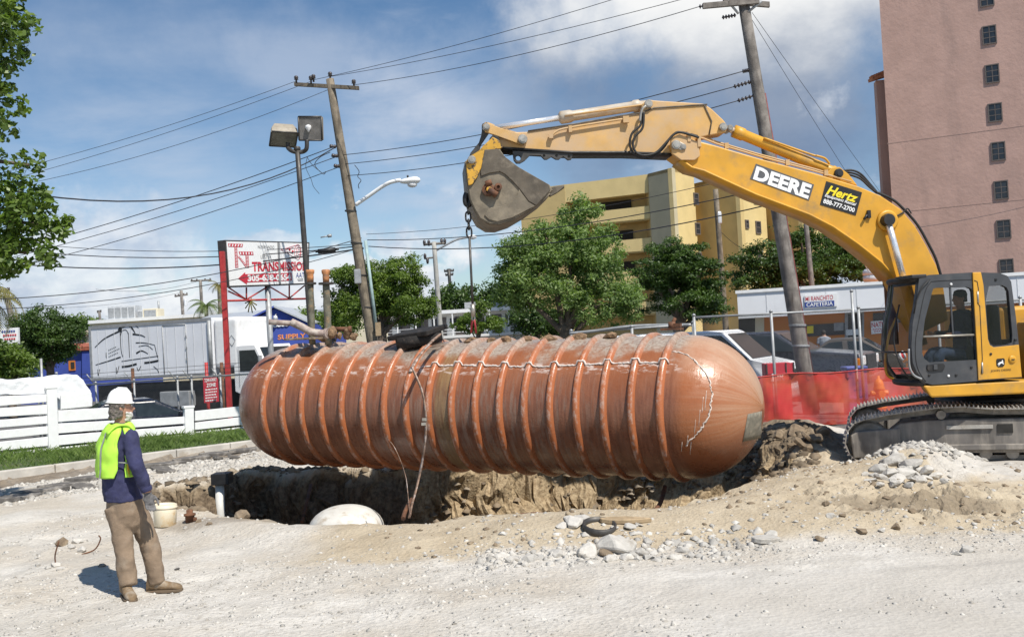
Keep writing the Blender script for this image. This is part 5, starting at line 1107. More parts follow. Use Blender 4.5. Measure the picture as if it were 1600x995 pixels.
def make_man():
    g0 = GG(226, 926); D = g0.y; k = D/FOC; base = Vector((P(215, 926, D).x, D, g0.z))
    t = thing('person', 'man in white hard hat and lime safety vest standing with his back half turned', 'person', base)
    LAT = Vector((.50, -.866, 0)); FRO = Vector((.866, .50, 0)); Q = lambda x, y, dy=0.0: P(x, y, D+dy)
    # --- body: one continuous surface under the clothes
    m_ = MB()
    tor = [(188, 662, .060, .062), (187, 670, .10, .085), (185, 678, .165, .105), (183, 697, .18, .12), (184, 720, .175, .125), (187, 750, .17, .13), (190, 772, .175, .135), (194, 790, .175, .14), (197, 806, .15, .12)]
    ell_loft(m_, [(Q(x, y), a, b_) for x, y, a, b_ in tor], LAT, FRO, 20)
    m_.tube([Q(188, 668), Q(190, 655), Q(191, 645)], [.068, .06, .06], 12)
    HF = Vector((.90, .42, 0)).normalized(); HL = Vector((HF.y, -HF.x, 0)); hc = Q(188.5, 637)
    ell_loft(m_, [(hc+Vector((0, 0, z))+HF*fx, a, b_) for z, a, b_, fx in ((.115, .02, .03, -.01), (.10, .055, .072, -.01), (.06, .074, .094, -.005), (.0, .077, .098, .0), (-.045, .070, .092, .006), (-.085, .058, .075, .018), (-.115, .040, .052, .034), (-.125, .02, .03, .04))], HL, HF, 20)
    m_.tube([hc+HF*.092+Vector((0, 0, .02)), hc+HF*.118+Vector((0, 0, -.022)), hc+HF*.096+Vector((0, 0, -.032))], [.010, .017, .010], 8)
    for s_ in (1, -1):
        m_.blob(hc+HL*(.080*s_)-HF*.005+Vector((0, 0, -.005)), (.012, .018, .032), 1, 2, .05, smooth=True)
        m_.blob(hc+HF*.088+HL*(.032*s_)+Vector((0, 0, .018)), .012, 2, 1, 0, smooth=True)
    m_.tube([hc+HF*.094+HL*.022+Vector((0, 0, -.055)), hc+HF*.101+Vector((0, 0, -.056)), hc+HF*.094-HL*.022+Vector((0, 0, -.055))], .007, 6)
    ra = [Q(203, 683, -.10), Q(213, 725, -.20), Q(229, 765, -.16), Q(231, 771, -.16)]; la = [Q(176, 683, .15), Q(200, 728, .20), Q(214, 765, .12), Q(215, 770, .12)]
    for a in (ra, la): m_.tube(smoothpath(a, 4), [.058, .056, .053, .05, .048, .046, .043, .04, .037, .035, .034, .034, .034], 12)
    rl = [Q(184, 792, -.06), Q(193, 850, -.10), Q(199, 906, -.14), Q(201, 916, -.14)]; ll = [Q(208, 792, .07), Q(232, 846, .08), Q(245, 903, .08), Q(246, 912, .08)]
    for a in (rl, ll): m_.tube(smoothpath(a, 4), [.095, .09, .082, .072, .062, .060, .056, .05, .045, .042, .042, .042, .042], 12)
    fuse(m_.build('body', 'skin', t), .011, 3)
    # --- eyes and brows
    for s_ in (1, -1):
        m_ = MB(); m_.lathe([(.001, .011), (.006, .009), (.010, .003), (.010, 0)], hc+HF*.091+HL*(.032*s_)+Vector((0, 0, .016)), HF, 12); m_.build('eye', 'beard_white', t)
        m_ = MB(); m_.tube([hc+HF*.094+HL*(.018*s_)+Vector((0, 0, .034)), hc+HF*.090+HL*(.046*s_)+Vector((0, 0, .033))], .006, 6); m_.build('eyebrow', 'hair_grey', t)
    # --- hair and beard
    m_ = MB(); rr = random.Random(4)
    for i in range(150):
        a = rr.uniform(1.75, 4.9) if i % 3 else rr.uniform(1.5, 2.2)
        z = rr.uniform(-.095, .055); d_ = HF*math.cos(a)+HL*math.sin(a)*-1
        if math.cos(a) > .05 and z < -.02: continue
        q = hc+HF*(math.cos(a)*.093)-HL*(math.sin(a)*.076)+Vector((0, 0, z)); m_.blob(q, rr.uniform(.015, .024), i, 1, .3, 2)
    fuse(m_.build('hair', 'hair_grey', t), .007, 1, (.012, .02))
    m_ = MB()
    for i in range(70):
        a = rr.uniform(-1.25, 1.25); z = rr.uniform(-.125, -.045); w_ = 1-.35*max(0, (-z-.07)/.06)
        if abs(a) < .35 and -.075 < z < -.045: continue
        q = hc+HF*(math.cos(a)*.088*w_+.014)+HL*(math.sin(a)*.068*w_)+Vector((0, 0, z)); m_.blob(q, rr.uniform(.011, .018), i, 1, .3, 2)
    fuse(m_.build('beard', 'beard_white', t), .006, 1, (.008, .015))
    # --- shirt
    m_ = MB(); tor = [(188.5, 660, .070, .070), (187, 667, .115, .095), (185, 675, .185, .118), (182.5, 695, .205, .138), (183, 720, .20, .145), (186, 748, .20, .155), (190, 768, .205, .165), (192.5, 781, .212, .172)]
    ell_loft(m_, [(Q(x, y), a, b_) for x, y, a, b_ in tor], LAT, FRO, 28)
    for a in (ra, la):
        q = [a[0].lerp(a[1], -.06), a[0], a[0].lerp(a[1], .5), a[1], a[1].lerp(a[2], .5), a[2]]; m_.tube(smoothpath(q, 4), [.075]*3+[.083]*3+[.080, .078, .076, .074, .072, .072, .072, .07, .068, .066, .062, .06, .058, .056, .056], 14)
        m_.blob(a[0], (.085, .085, .08), 1, 2, 0, smooth=True)
    fuse(m_.build('shirt', 'shirt_navy', t), .011, 4, (.036, .12))
    for a in (ra, la):
        m_ = MB(); m_.tube([a[2]-(a[2]-a[1]).normalized()*.03, a[2]+(a[2]-a[1]).normalized()*.012], [.056, .052], 14); m_.build('cuff', 'shirt_navy', t, bevel=.004)
    # --- vest: back and front panels joined over the shoulders
    secs = [(Q(x, y), a, b_) for x, y, a, b_ in ((188, 662, .085, .085), (186.5, 669, .15, .115), (184.5, 677, .20, .135), (182.5, 695, .222, .155), (182.5, 715, .218, .165), (184, 730, .22, .172), (185, 742, .225, .18))]
    for nm, c0, sp_ in (('vest', -math.pi/2, (1.2, 1.25, 1.22, 1.18, 1.2, 1.16, 1.0)), ('vest_front', math.pi/2, (1.25, 1.25, 1.15, 1.05, 1.10, 1.2, 1.2))):
        rows = []
        for (c, hw, hd), w_ in zip(secs, sp_):
            row = []
            for j in range(25):
                a = c0+w_*1.18*(j/12-1); row.append(c+LAT*((hw+.006)*math.cos(a))+FRO*((hd+.006)*math.sin(a)))
            rows.append(row)
        # densify vertically
        fine = [smoothpath([r_[j] for r_ in rows], 4) for j in range(25)]; m_ = MB(); m_.sheet([[fine[j][i] for j in range(25)] for i in range(len(fine[0]))]); v = m_.build(nm, 'vest_lime', t)
        s_ = v.modifiers.new('s', 'SOLIDIFY'); s_.thickness = .008; s_.offset = 1
        tx = bpy.data.textures.new('folds', 'CLOUDS'); tx.noise_scale = .12; d = v.modifiers.new('f', 'DISPLACE'); d.texture = tx; d.strength = .05; d.mid_level = .38
        if nm == 'vest':
            for j0, j1 in ((5, 6), (17, 18)):
                m_ = MB(); m_.sheet([[fine[j0][i]-FRO*.024, fine[j1][i]-FRO*.024] for i in range(4, len(fine[0]))]); o = m_.build('reflective_tape', 'tape_grey', v); tx2 = o.modifiers.new('f', 'DISPLACE'); tx2.texture = tx; tx2.strength = .02
            for j0, fl in ((0, 1), (23, 1)):
                m_ = MB(); m_.tube([(fine[j0][i]+fine[j0+1][i])*.5-FRO*.008 for i in range(3, len(fine[0]))], .010, 6); m_.build('edge_trim', 'vest_lime', v)
        else:
            m_ = MB(); m_.tube([fine[1][i]+FRO*.01 for i in range(3, len(fine[0]))], .012, 6); m_.tube([fine[23][i]+FRO*.01 for i in range(3, len(fine[0]))], .012, 6); m_.build('edge_trim', 'vest_orange', v)
    m_ = MB()
    for s_ in (1, -1):
        sh = [Q(185, 676)+LAT*(.145*s_)-FRO*.12+Vector((0, 0, .01)), Q(186, 670)+LAT*(.135*s_)-FRO*.05+Vector((0, 0, .035)), Q(186, 670)+LAT*(.13*s_)+FRO*.05+Vector((0, 0, .035)), Q(185, 676)+LAT*(.135*s_)+FRO*.12+Vector((0, 0, .01))]
        m_.tube(smoothpath(sh, 4), .05, 8, flat=.25, side=LAT)
    m_.build('shoulder_strap', 'vest_lime', t)
    m_ = MB(); m_.tube([Q(189, 722, -.20)-FRO*.02, Q(197, 723, -.2), Q(203, 724, -.2)], .006, 6); m_.build('side_tie', 'tape_grey', t)
    # --- trousers
    m_ = MB(); ell_loft(m_, [(Q(x, y), a, b_) for x, y, a, b_ in ((193, 774, .195, .155), (194, 785, .20, .16), (196, 800, .195, .16), (198, 818, .165, .145), (199, 832, .10, .10))], LAT, FRO, 24)
    for a, rs in ((rl, (.118, .112, .105, .098, .092, .090, .088, .085, .082, .080, .080, .083, .085)), (ll, (.118, .112, .105, .098, .092, .090, .087, .083, .079, .076, .076, .078, .08))):
        q = [a[0], a[1], a[2]+(a[3]-a[2])*.3, a[2]+(a[3]-a[2])*.55]; m_.tube(smoothpath(q, 4), list(rs), 16)
    fuse(m_.build('trousers', 'trouser', t), .011, 4, (.030, .12))
    # --- boots
    for (hx, hy, tx_, ty, dy, nm) in ((197, 915, 216, 917, -.14, 'boot'), (243, 910, 282, 913, .08, 'boot')):
        a = Q(hx, hy, dy); b_ = Q(tx_, ty, dy); gzv = gz(a.x, a.y); d = (b_-a); d.z = 0
        if tx_ < 220: d = Vector((d.x*1.0, -.17, 0))
        L = .255; d.normalize(); sd = Vector((-d.y, d.x, 0)); hl = Vector((a.x, a.y, gzv))-d*.075
        m_ = MB()
        secs2 = [(hl+Vector((0, 0, .035)), .035, .034)]
        for u, w_, h in ((0, .034, .12), (.05, .044, .15), (.10, .047, .155), (.15, .047, .12), (.20, .052, .085), (.26, .055, .072), (.30, .048, .062), (.325, .03, .045)):
            pass
        rings = []
        for u, w_, h in ((-.012, .030, .075), (.0, .040, .13), (.05, .046, .15), (.10, .048, .145), (.14, .049, .11), (.19, .053, .088), (.25, .056, .075), (.29, .050, .066), (.318, .034, .05), (.326, .016, .036)):
            c = hl+d*u; rings.append([c+sd*(w_*math.cos(t_))+Vector((0, 0, .012+h/2+h/2*math.sin(t_))) for t_ in [6.2832*i/14 for i in range(14)]])
        m_.sheet([r_+[r_[0]] for r_ in rings]); m_.f += [tuple(len(m_.v)-15*len(rings)+i for i in range(14)), tuple(len(m_.v)-15+i for i in range(14))]; m_.sm += [True, True]
        m_.tube([hl+d*.055+Vector((0, 0, .06)), hl+d*.055+Vector((0, 0, .20))], [.055, .058], 14)
        fuse(m_.build(nm, 'boot_tan', t), .009, 3, (.008, .03))
        m_ = MB(); out = [hl+d*u+sd*w_ for u, w_ in ((-.015, .025), (.0, .044), (.1, .050), (.2, .056), (.26, .060), (.30, .052), (.33, .025))]+[hl+d*u-sd*w_ for u, w_ in ((.33, .025), (.30, .052), (.26, .060), (.2, .056), (.1, .050), (.0, .044), (-.015, .025))]
        m_.prism([p+Vector((0, 0, .0)) for p in out], (0, 0, .028)); m_.build('sole', 'boot_sole', t, bevel=.006)
    # --- gloves
    for a, sd in ((ra, FRO), (la, FRO)):
        m_ = MB(); d = (Q(235.5, 798, -.14)-Q(230, 768, -.16)) if a is ra else Vector((.1, 0, -1)); hand(m_, a[3], d, sd+Vector((.1, .1, 0)), 1.12, .38); fuse(m_.build('glove', 'glove', t), .0055, 2, (.006, .02))
    # --- hard hat
    hat = Q(187, 627); ax = Vector((.10, .04, 1)).normalized(); m_ = MB()
    prof = [(.001, .128), (.025, .126), (.05, .118), (.075, .098), (.092, .068), (.101, .035), (.105, .002), (.109, -.006), (.115, -.010), (.113, -.016), (.102, -.008), (.097, .03)]
    m_.lathe(prof, hat, ax, 40); m_.v = [tuple(hat+(Vector(p)-hat)+HF*((Vector(p)-hat).dot(HF)*.10)-HL*((Vector(p)-hat).dot(HL)*.12)) for p in m_.v]; m_.build('hard_hat', 'hat_white', t)
    m_ = MB(); br = []
    for i in range(13):
        a = -1.1+2.2*i/12; dd = HF*math.cos(a)+HL*math.sin(a); br.append((hat+dd*.105-ax*.004, hat+dd*(.114+.026*math.cos(a*1.2))-ax*.020))
    m_.sheet([[p for p, _ in br], [q for _, q in br]]); o = m_.build('hat_peak', 'hat_white', t); s_ = o.modifiers.new('s', 'SOLIDIFY'); s_.thickness = .006
    m_ = MB(); m_.tube([hat-HF*.085+ax*.085, hat-HF*.02+ax*.128, hat+HF*.05+ax*.120, hat+HF*.10+ax*.06], .010, 8, flat=.6); m_.build('hat_ridge', 'hat_white', t)
make_man()

def seated_operator():
    LP = lambda x, y, l=.9: XP(l)(x, y)
    t = thing('person', 'operator in dark blue jacket and jeans seated inside the excavator cab', 'person', LP(1500, 560))
    m_ = MB(); hc = LP(1499, 466); Z = Vector((0, 0, 1)); L = UN; F = UH
    ell_loft(m_, [(hc+Z*z+F*fx, a, b_) for z, a, b_, fx in ((.115, .03, .04, -.01), (.08, .07, .085, -.005), (.0, .078, .1, 0), (-.06, .066, .085, .01), (-.11, .04, .05, .03))], L, F, 16)
    m_.tube([hc+F*.09, hc+F*.118-Z*.03, hc+F*.095-Z*.04], [.01, .016, .01], 6)
    m_.tube([hc-Z*.05, hc-Z*.2-F*.02], .06, 10)
    tor = [(1502, 484, .12, .08), (1503, 492, .19, .11), (1506, 512, .20, .13), (1508, 535, .185, .13), (1508, 556, .19, .14)]
    ell_loft(m_, [(LP(x, y), a, b_) for x, y, a, b_ in tor], L, F, 16)
    arms = []
    for s_ in (1, -1):
        a = [LP(1503, 493)+L*.19*s_, LP(1500, 520)+L*.24*s_, LP(1474, 522)+L*.24*s_]; arms.append(a); m_.tube(smoothpath(a, 4), [.05, .05, .048, .046, .045, .042, .04, .037, .034], 10); hand(m_, a[2], (a[2]-a[1]), L*-s_, 1, .7)
        q = [LP(1506, 558)+L*.1*s_, LP(1463, 552)+L*.13*s_, LP(1458, 588)+L*.14*s_]; m_.tube(smoothpath(q, 4), [.085, .08, .075, .07, .068, .06, .055, .05, .045], 10)
    fuse(m_.build('body', 'skin', t), .012, 3)
    m_ = MB(); ell_loft(m_, [(LP(x, y), a+.018, b_+.018) for x, y, a, b_ in tor], L, F, 18)
    for a in arms: m_.tube(smoothpath(a, 4), [.068, .068, .066, .064, .062, .06, .057, .054, .05], 12)
    fuse(m_.build('jacket', 'shirt_blue', t), .014, 4, (.03, .1))
    m_ = MB()
    for s_ in (1, -1):
        q = [LP(1506, 558)+L*.1*s_, LP(1463, 552)+L*.13*s_, LP(1458, 590)+L*.14*s_]; m_.tube(smoothpath(q, 4), [.105, .10, .094, .09, .088, .08, .075, .07, .068], 12)
        b0 = q[2]; m_.tube([b0, b0+F*.1-Z*.02], .05, 8)
    fuse(m_.build('jeans', 'denim', t), .014, 4, (.03, .1))
    m_ = MB(); ell_loft(m_, [(hc+Z*z-F*.015, a, b_) for z, a, b_ in ((.13, .03, .04), (.11, .07, .085), (.05, .088, .105), (.01, .086, .095))], L, F, 16); ell_loft(m_, [(hc-F*.05+Z*z, .075, .06) for z in (.02, -.06)], L, F, 12); m_.build('hair', 'hair_black', t)
seated_operator()

# ================================================================== VEHICLES (local frames: x forward, y left, z up)
def wheel(par, x, y, r, w_, rimmat='galv', s_=1):
    m_ = MB(); m_.lathe([(r*.62, -w_/2), (r*.93, -w_/2), (r, -w_/2+.03), (r, w_/2-.03), (r*.93, w_/2), (r*.62, w_/2)], (x, y, r), (0, 1, 0), 26); wh = m_.build('wheel', 'rubber', par, local=True)
    m_ = MB(); o = y+s_*(w_/2-.02); m_.lathe([(r*.64, 0), (r*.60, -.02*s_), (r*.25, -.03*s_), (.001, .0)], (x, o, r), (0, 1, 0), 20); m_.build('rim', rimmat, wh, local=True)
    return wh
def car(name, label, cat, loc, head, L, W_, H, body, belt, roof, mat, wx, wr, group=None, grille=None):
    """body: lower profile (x,z) from the front bumper along the top to the rear; belt: greenhouse base (x front .. x rear); roof: (x front, x rear)"""
    t = thing(name, label, cat, loc, group); t.rotation_euler = (0, 0, math.atan2(head[1], head[0]))
    bx = [p for p in body]; m_ = MB(); pts = [Vector((x, -W_/2, z)) for x, z in bx]
    # underside with wheel arches
    und = []
    xs = sorted(wx)
    for cx in xs:
        for i in range(9):
            a = math.pi-math.pi*i/8; und.append((cx+math.cos(a)*(wr+.05), max(.22, wr+math.sin(a)*(wr+.05))))
    pts += [Vector((x, -W_/2, z)) for x, z in und]
    m_.prism(pts, (0, W_, 0))
    # tuck the sides in towards the sills and the hood a little
    m_.v = [(x, y*(1-.10*max(0, (z-.75))-.05*max(0, .5-z)-.06*max(0, abs(x)-L*.40)), z) for x, y, z in m_.v]
    bo = m_.build('body', mat, t, local=True, bevel=.06, seg=3)
    zb = belt[2]; xf, xr = belt[0], belt[1]; rf, rr_ = roof; hb, ht = W_/2-.05, W_/2-.20
    B = [Vector((xf, -hb, zb)), Vector((xr, -hb, zb)), Vector((xr, hb, zb)), Vector((xf, hb, zb))]; Tt = [Vector((rf, -ht, H-.05)), Vector((rr_, -ht, H-.05)), Vector((rr_, ht, H-.05)), Vector((rf, ht, H-.05))]
    m_ = MB(); m_.add(B+Tt, [(0, 1, 5, 4), (1, 2, 6, 5), (2, 3, 7, 6), (3, 0, 4, 7), (4, 5, 6, 7), (3, 2, 1, 0)])
    m_.build('cabin', mat, t, local=True, bevel=.05, seg=3)
    m_ = MB(); c = [(p*1.0) for p in Tt]; m_.add([p-Vector((0, 0, .005)) for p in c]+[Vector((rf-.10, -ht+.12, H)), Vector((rr_+.12, -ht+.12, H)), Vector((rr_+.12, ht-.12, H)), Vector((rf-.10, ht-.12, H))], [(0, 1, 5, 4), (1, 2, 6, 5), (2, 3, 7, 6), (3, 0, 4, 7), (4, 5, 6, 7)]); m_.build('roof', mat, t, local=True, bevel=.03)
    def pane(nm, q, ins=.11, lift=.006, mt_='car_glass'):
        q = [Vector(p) for p in q]; c = sum(q, Vector())/4; n = (q[1]-q[0]).cross(q[3]-q[0]).normalized(); mid = Vector(((xf+xr)/2, 0, (zb+H)/2)); n = n if (c-mid).dot(n) > 0 else -n
        qq = [p+(c-p).normalized()*ins for p in q]; m2 = MB(); m2.prism([p+n*lift for p in qq], n*.012); return m2.build(nm, mt_, t, local=True, bevel=.02)
    pane('windscreen', (B[0], B[3], Tt[3], Tt[0]), .14); pane('rear_window', (B[1], B[2], Tt[2], Tt[1]), .10)
    nw = 2 if xf-xr < 2.9 else 3
    for s_ in (0, 1):
        b0, b1, t0, t1 = (B[0], B[1], Tt[0], Tt[1]) if s_ == 0 else (B[3], B[2], Tt[3], Tt[2])
        for i in range(nw):
            u0, u1 = i/nw, (i+1)/nw; pane('side_window', (b0.lerp(b1, u0), b0.lerp(b1, u1), t0.lerp(t1, u1), t0.lerp(t1, u0)), .10)
    for x in wx:
        for s_ in (-1, 1): wheel(t, x, s_*(W_/2-.10), wr, .2, 'galv', s_)
    for s_ in (-1, 1):
        m_ = MB(); m_.box((xf-.25, s_*(W_/2+.07), zb+.06), (.10, .2, .14)); m_.build('wing_mirror', mat if mat != 'car_white' else 'black_steel', t, local=True, bevel=.03)
        m_ = MB(); m_.box((xf-1.3, s_*(W_/2+.002), zb-.12), (.18, .03, .03)); m_.build('door_handle', 'black_steel', t, local=True, bevel=.008)
    return t
def lamp(t, name, c, size, mat, bev=.02): m_ = MB(); m_.box(c, size); return m_.build(name, mat, t, local=True, bevel=bev)
# white van
v = car('parked_van', 'white van parked nose right behind the chain-link fence', 'van', (4.75, 25.6, 0), (.85, -.53), 4.8, 1.95, 2.05, [(2.35, .28), (2.38, .60), (2.33, 1.10), (2.22, 1.18), (1.75, 1.30), (1.6, 1.32), (-2.35, 1.32), (-2.38, .5), (-2.3, .28)], (1.78, -2.35, 1.27), (1.02, -2.25), 'car_white', (1.55, -1.5), .35)
lamp(v, 'grille', (2.385, 0, .84), (.06, 1.15, .30), 'black_steel'); lamp(v, 'bumper', (2.42, 0, .43), (.14, 1.9, .2), 'galv', .04)
for s_ in (-1, 1): lamp(v, 'headlight', (2.37, .75*s_, .88), (.07, .32, .22), 'lens_clear'); lamp(v, 'indicator', (2.36, .75*s_, .70), (.07, .32, .06), 'lens_amber')
lamp(v, 'wiper', (1.50, .2, 1.50), (.03, .8, .03), 'black_steel', .004)
# dark grey pickup
v = car('parked_pickup', 'dark grey pickup truck parked behind the leaning wooden pole', 'pickup', (7.2, 27.6, 0), (.85, -.53), 5.4, 1.98, 1.93, [(2.62, .45), (2.66, 1.10), (2.56, 1.24), (1.15, 1.38), (-2.6, 1.38), (-2.66, .6), (-2.6, .45)], (1.2, -2.55, 1.33), (.40, -2.3), 'car_grey', (1.75, -1.75), .39)
lamp(v, 'grille', (2.66, 0, 1.02), (.06, 1.1, .38), 'black_steel'); lamp(v, 'bumper', (2.72, 0, .58), (.16, 1.95, .24), 'car_grey', .05)
for s_ in (-1, 1): lamp(v, 'headlight', (2.62, .78*s_, 1.06), (.10, .36, .26), 'lens_clear', .04); lamp(v, 'indicator', (2.52, .94*s_, 1.02), (.16, .06, .22), 'lens_amber')
# brown round car seen from the rear quarter
v = car('parked_car', 'brown rounded car with a red round tail light by the orange wall', 'car', (11.35, 34.2, 0), (-.90, .43), 4.1, 1.75, 1.50, [(2.0, .3), (2.0, .6), (1.85, .8), (1.0, .96), (.9, .98), (-1.3, 1.0), (-1.75, .92), (-2.0, .70), (-2.05, .45), (-1.95, .3)], (1.05, -1.55, .94), (.35, -.75), 'car_brown', (1.3, -1.3), .33)
for s_ in (-1, 1):
    m_ = MB(); m_.lathe([(.15, 0), (.15, .05), (.11, .07), (.001, .08)], (-1.93, .58*s_, .80), (-1, .25*s_, .35), 20); lt = m_.build('tail_light', 'lens_clear', v, local=True); m_ = MB(); m_.lathe([(.105, .055), (.105, .085), (.001, .10)], (-1.93, .58*s_, .80), (-1, .25*s_, .35), 20); m_.build('lens', 'lens_red', lt, local=True)
lamp(v, 'bumper', (-2.03, 0, .48), (.12, 1.6, .22), 'car_brown', .05)
# black car left behind the white fence
cp = P(222, 640, 26.6)
v = car('parked_car', 'black car parked between the white fence and the chain-link fence', 'car', (cp.x, cp.y, -.27), (.88, .47), 4.4, 1.75, 1.36, [(2.15, .28), (2.18, .6), (2.0, .75), (1.05, .90), (-1.5, .94), (-2.1, .88), (-2.18, .5), (-2.1, .28)], (1.1, -1.75, .86), (.25, -1.0), 'car_black', (1.35, -1.35), .32)
# box truck
def box_truck():
    p0 = P(143, 598, 41.5); p1 = P(334, 583, 39.0); d = (p1-p0); d.z = 0; L = d.length; d.normalize()
    t = thing('box_truck', 'white box truck with a truck drawing on its side, parked behind the chain-link fence', 'truck', (p1.x, p1.y, -.25), None); t.rotation_euler = (0, 0, math.atan2(d.y, d.x))
    gzr = -.25; zb = (p0.z+p1.z)/2-gzr; zt = P(322, 497, 39.1).z-gzr; W_ = 2.4
    m_ = MB(); m_.box((-L/2, W_/2, (zb+zt)/2), (L, W_, zt-zb)); bx = m_.build('cargo_box', 'truck_white', t, local=True, bevel=.03)
    for z in (zb+.06, zt-.05): m_ = MB(); m_.box((-L/2, -.012, z), (L, .03, .12)); m_.build('edge_rail', 'truck_grey', bx, local=True)
    for x in (-.06, -L+.06): m_ = MB(); m_.box((x, -.015, (zb+zt)/2), (.12, .035, zt-zb-.1)); m_.build('corner_post', 'galv', bx, local=True)
    n = 14
    for i in range(1, n):
        m_ = MB(); m_.box((-L*i/n, -.004, (zb+zt)/2), (.02, .012, zt-zb-.26)); m_.build('panel_seam', 'galv_light', bx, local=True)
    dw = [(-.36*L, -.20*L)]; m_ = MB(); z0, z1 = zb+.14, zt-.18
    for a, b_ in (((-.385*L, z0), (-.385*L, z1)), ((-.20*L, z0), (-.20*L, z1)), ((-.385*L, z1), (-.20*L, z1))): m_.tube([(a[0], -.012, a[1]), (b_[0], -.012, b_[1])], .018, 5)
    for z in (.3, .5, .7): m_.box((-.2*L, -.02, zb+(zt-zb)*z), (.06, .03, .1))
    m_.build('side_door', 'galv', bx, local=True)
    # line drawing of a lorry, flat print on the side
    X = lambda u, v_: Vector((-L+.10+u*L*.57, -.008, zb+.02+(1-v_)*(zt-zb)))
    def stroke(pts, w0, w1=None):
        w1 = (w1 or w0)*1.5; w0 *= 1.5; q = smoothpath([X(*p) for p in pts], 5); up = []; dn = []; n_ = len(q)
        for i, p in enumerate(q):
            dd = (q[min(i+1, n_-1)]-q[max(0, i-1)]).normalized(); nn = Vector((-dd.z, 0, dd.x)); w_ = (w0+(w1-w0)*i/(n_-1))/2; up.append(p+nn*w_); dn.append(p-nn*w_)
        mm.sheet([up, dn], False)
    mm = MB()
    stroke([(.05, .40), (.20, .25), (.43, .13)], .02, .05); stroke([(.43, .13), (.47, .05), (.56, .03), (.62, .10), (.66, .19)], .14, .02); stroke([(.55, .05), (.66, .05), (.71, .10)], .03, .015)
    stroke([(.44, .12), (.44, .45), (.46, .60)], .022); stroke([(.56, .17), (.56, .45), (.56, .62)], .02); stroke([(.44, .22), (.47, .13), (.53, .12), (.56, .20)], .02)
    stroke([(.62, .20), (.74, .23), (.80, .27)], .05, .02); stroke([(.66, .36), (.78, .37), (.93, .42)], .03, .015); stroke([(.70, .43), (.82, .42), (.90, .50)], .02); stroke([(.66, .55), (.74, .51), (.83, .57)], .05, .02); stroke([(.93, .42), (.95, .56), (.97, .66)], .02)
    stroke([(.05, .72), (.25, .66), (.43, .60)], .02, .04); stroke([(.44, .78), (.55, .77), (.66, .74)], .055); stroke([(.77, .73), (.88, .72), (.98, .70)], .055); stroke([(.44, .68), (.60, .66), (.98, .62)], .02); stroke([(.08, .80), (.08, .92), (.11, .80)], .02); stroke([(.36, .78), (.36, .90), (.40, .76)], .02); stroke([(.90, .80), (.95, .86), (.97, .92)], .02); stroke([(.66, .80), (.68, .86), (.72, .78)], .02)
    stroke([(.22, .50), (.215, .58), (.225, .60)], .03)
    mm.build('line_drawing', 'sign_black', bx, local=True)
    for i in range(3):
        m_ = MB(); 
        for j in range(7):
            if (i, j) in ((0, 5), (0, 6), (2, 6)): continue
            a = X(.26+.025*j, .46+.06*i-.012*j); m_.box(a, (.06, .004, .045))
        m_.build('faint_lettering', 'truck_grey', bx, local=True)
    # rounded nose of the box, cab, bonnet
    m_ = MB(); m_.box((.62, W_/2, (zb+zt)/2+.12), (1.2, W_-.1, zt-zb-.28)); m_.build('box_nose', 'white_paint', t, local=True, bevel=.16, seg=4)
    lz = X; m_ = MB(); c = Vector((.92, .045, zt-.95)); q = [c+Vector((0, 0, .22)), c+Vector((.17, 0, 0)), c-Vector((0, 0, .22)), c-Vector((.17, 0, 0))]
    for i in range(4): m_.tube([q[i], q[(i+1) % 4]], .012, 5)
    m_.build('diamond_placard', 'truck_grey', t, local=True)
    m_ = MB(); m_.prism([(.95, .06, .75), (.95, .06, 2.15), (1.15, .06, 2.28), (2.0, .06, 2.28), (2.45, .06, 1.55), (2.55, .06, 1.45), (3.45, .06, 1.30), (3.62, .06, 1.1), (3.62, .06, .62), (3.2, .06, .55)]+[(2.78+.5*math.cos(a), .06, .5+.5*math.sin(a)) for a in [math.pi*i/8 for i in range(9)]]+[(1.5, .06, .55)], (0, W_-.12, 0)); cb = m_.build('cab', 'white_paint', t, local=True, bevel=.07, seg=3)
    n_ = Vector((.85, 0, .52)).normalized(); m_ = MB(); m_.prism([Vector((2.06, .28, 2.18))+n_*.0, Vector((2.06, W_-.28, 2.18)), Vector((2.46, W_-.22, 1.56)), Vector((2.46, .22, 1.56))], n_*.03); m_.build('windscreen', 'car_glass', cb, local=True)
    m_ = MB(); m_.prism([(1.25, .045, 1.42), (2.28, .045, 1.42), (2.28, .045, 1.62), (1.98, .045, 2.12), (1.25, .045, 2.12)], (0, .02, 0)); m_.build('side_window', 'car_glass', cb, local=True)
    m_ = MB(); m_.prism([(1.2, .05, .9), (1.2, .05, 2.16), (1.21, .05, 2.16), (1.21, .05, .9)], (0, -.01, 0)); m_.build('door_seam', 'truck_grey', cb, local=True)
    m_ = MB(); m_.box((2.35, -.12, 1.72), (.08, .18, .42)); m_.build('wing_mirror', 'galv', cb, local=True, bevel=.02)
    m_ = MB(); m_.box((3.64, W_/2, .95), (.05, 1.4, .4)); m_.build('grille', 'black_steel', cb, local=True); m_ = MB(); m_.box((3.7, W_/2, .5), (.2, W_, .26)); m_.build('bumper', 'galv', cb, local=True, bevel=.04)
    for y in (.3, W_-.3): m_ = MB(); m_.box((3.63, y, .98), (.06, .3, .22)); m_.build('headlight', 'lens_clear', cb, local=True, bevel=.02)
    for o in [cb]+list(cb.children):
        for v in o.data.vertices: v.co.z *= 1.17
    for x in (2.78, -L*.72, -L*.72-1.0):
        for y, s_ in ((.22, -1), (W_-.22, 1)): wheel(t, x, y, .46, .28, 'galv', s_)
    m_ = MB(); m_.box((-L/2+.3, W_/2, .76), (L+.4, W_-.5, zb-.42)); m_.build('chassis_shade', 'black_steel', t, local=True)  # chassis enlarged into a dark slab imitating the shade under the cargo box
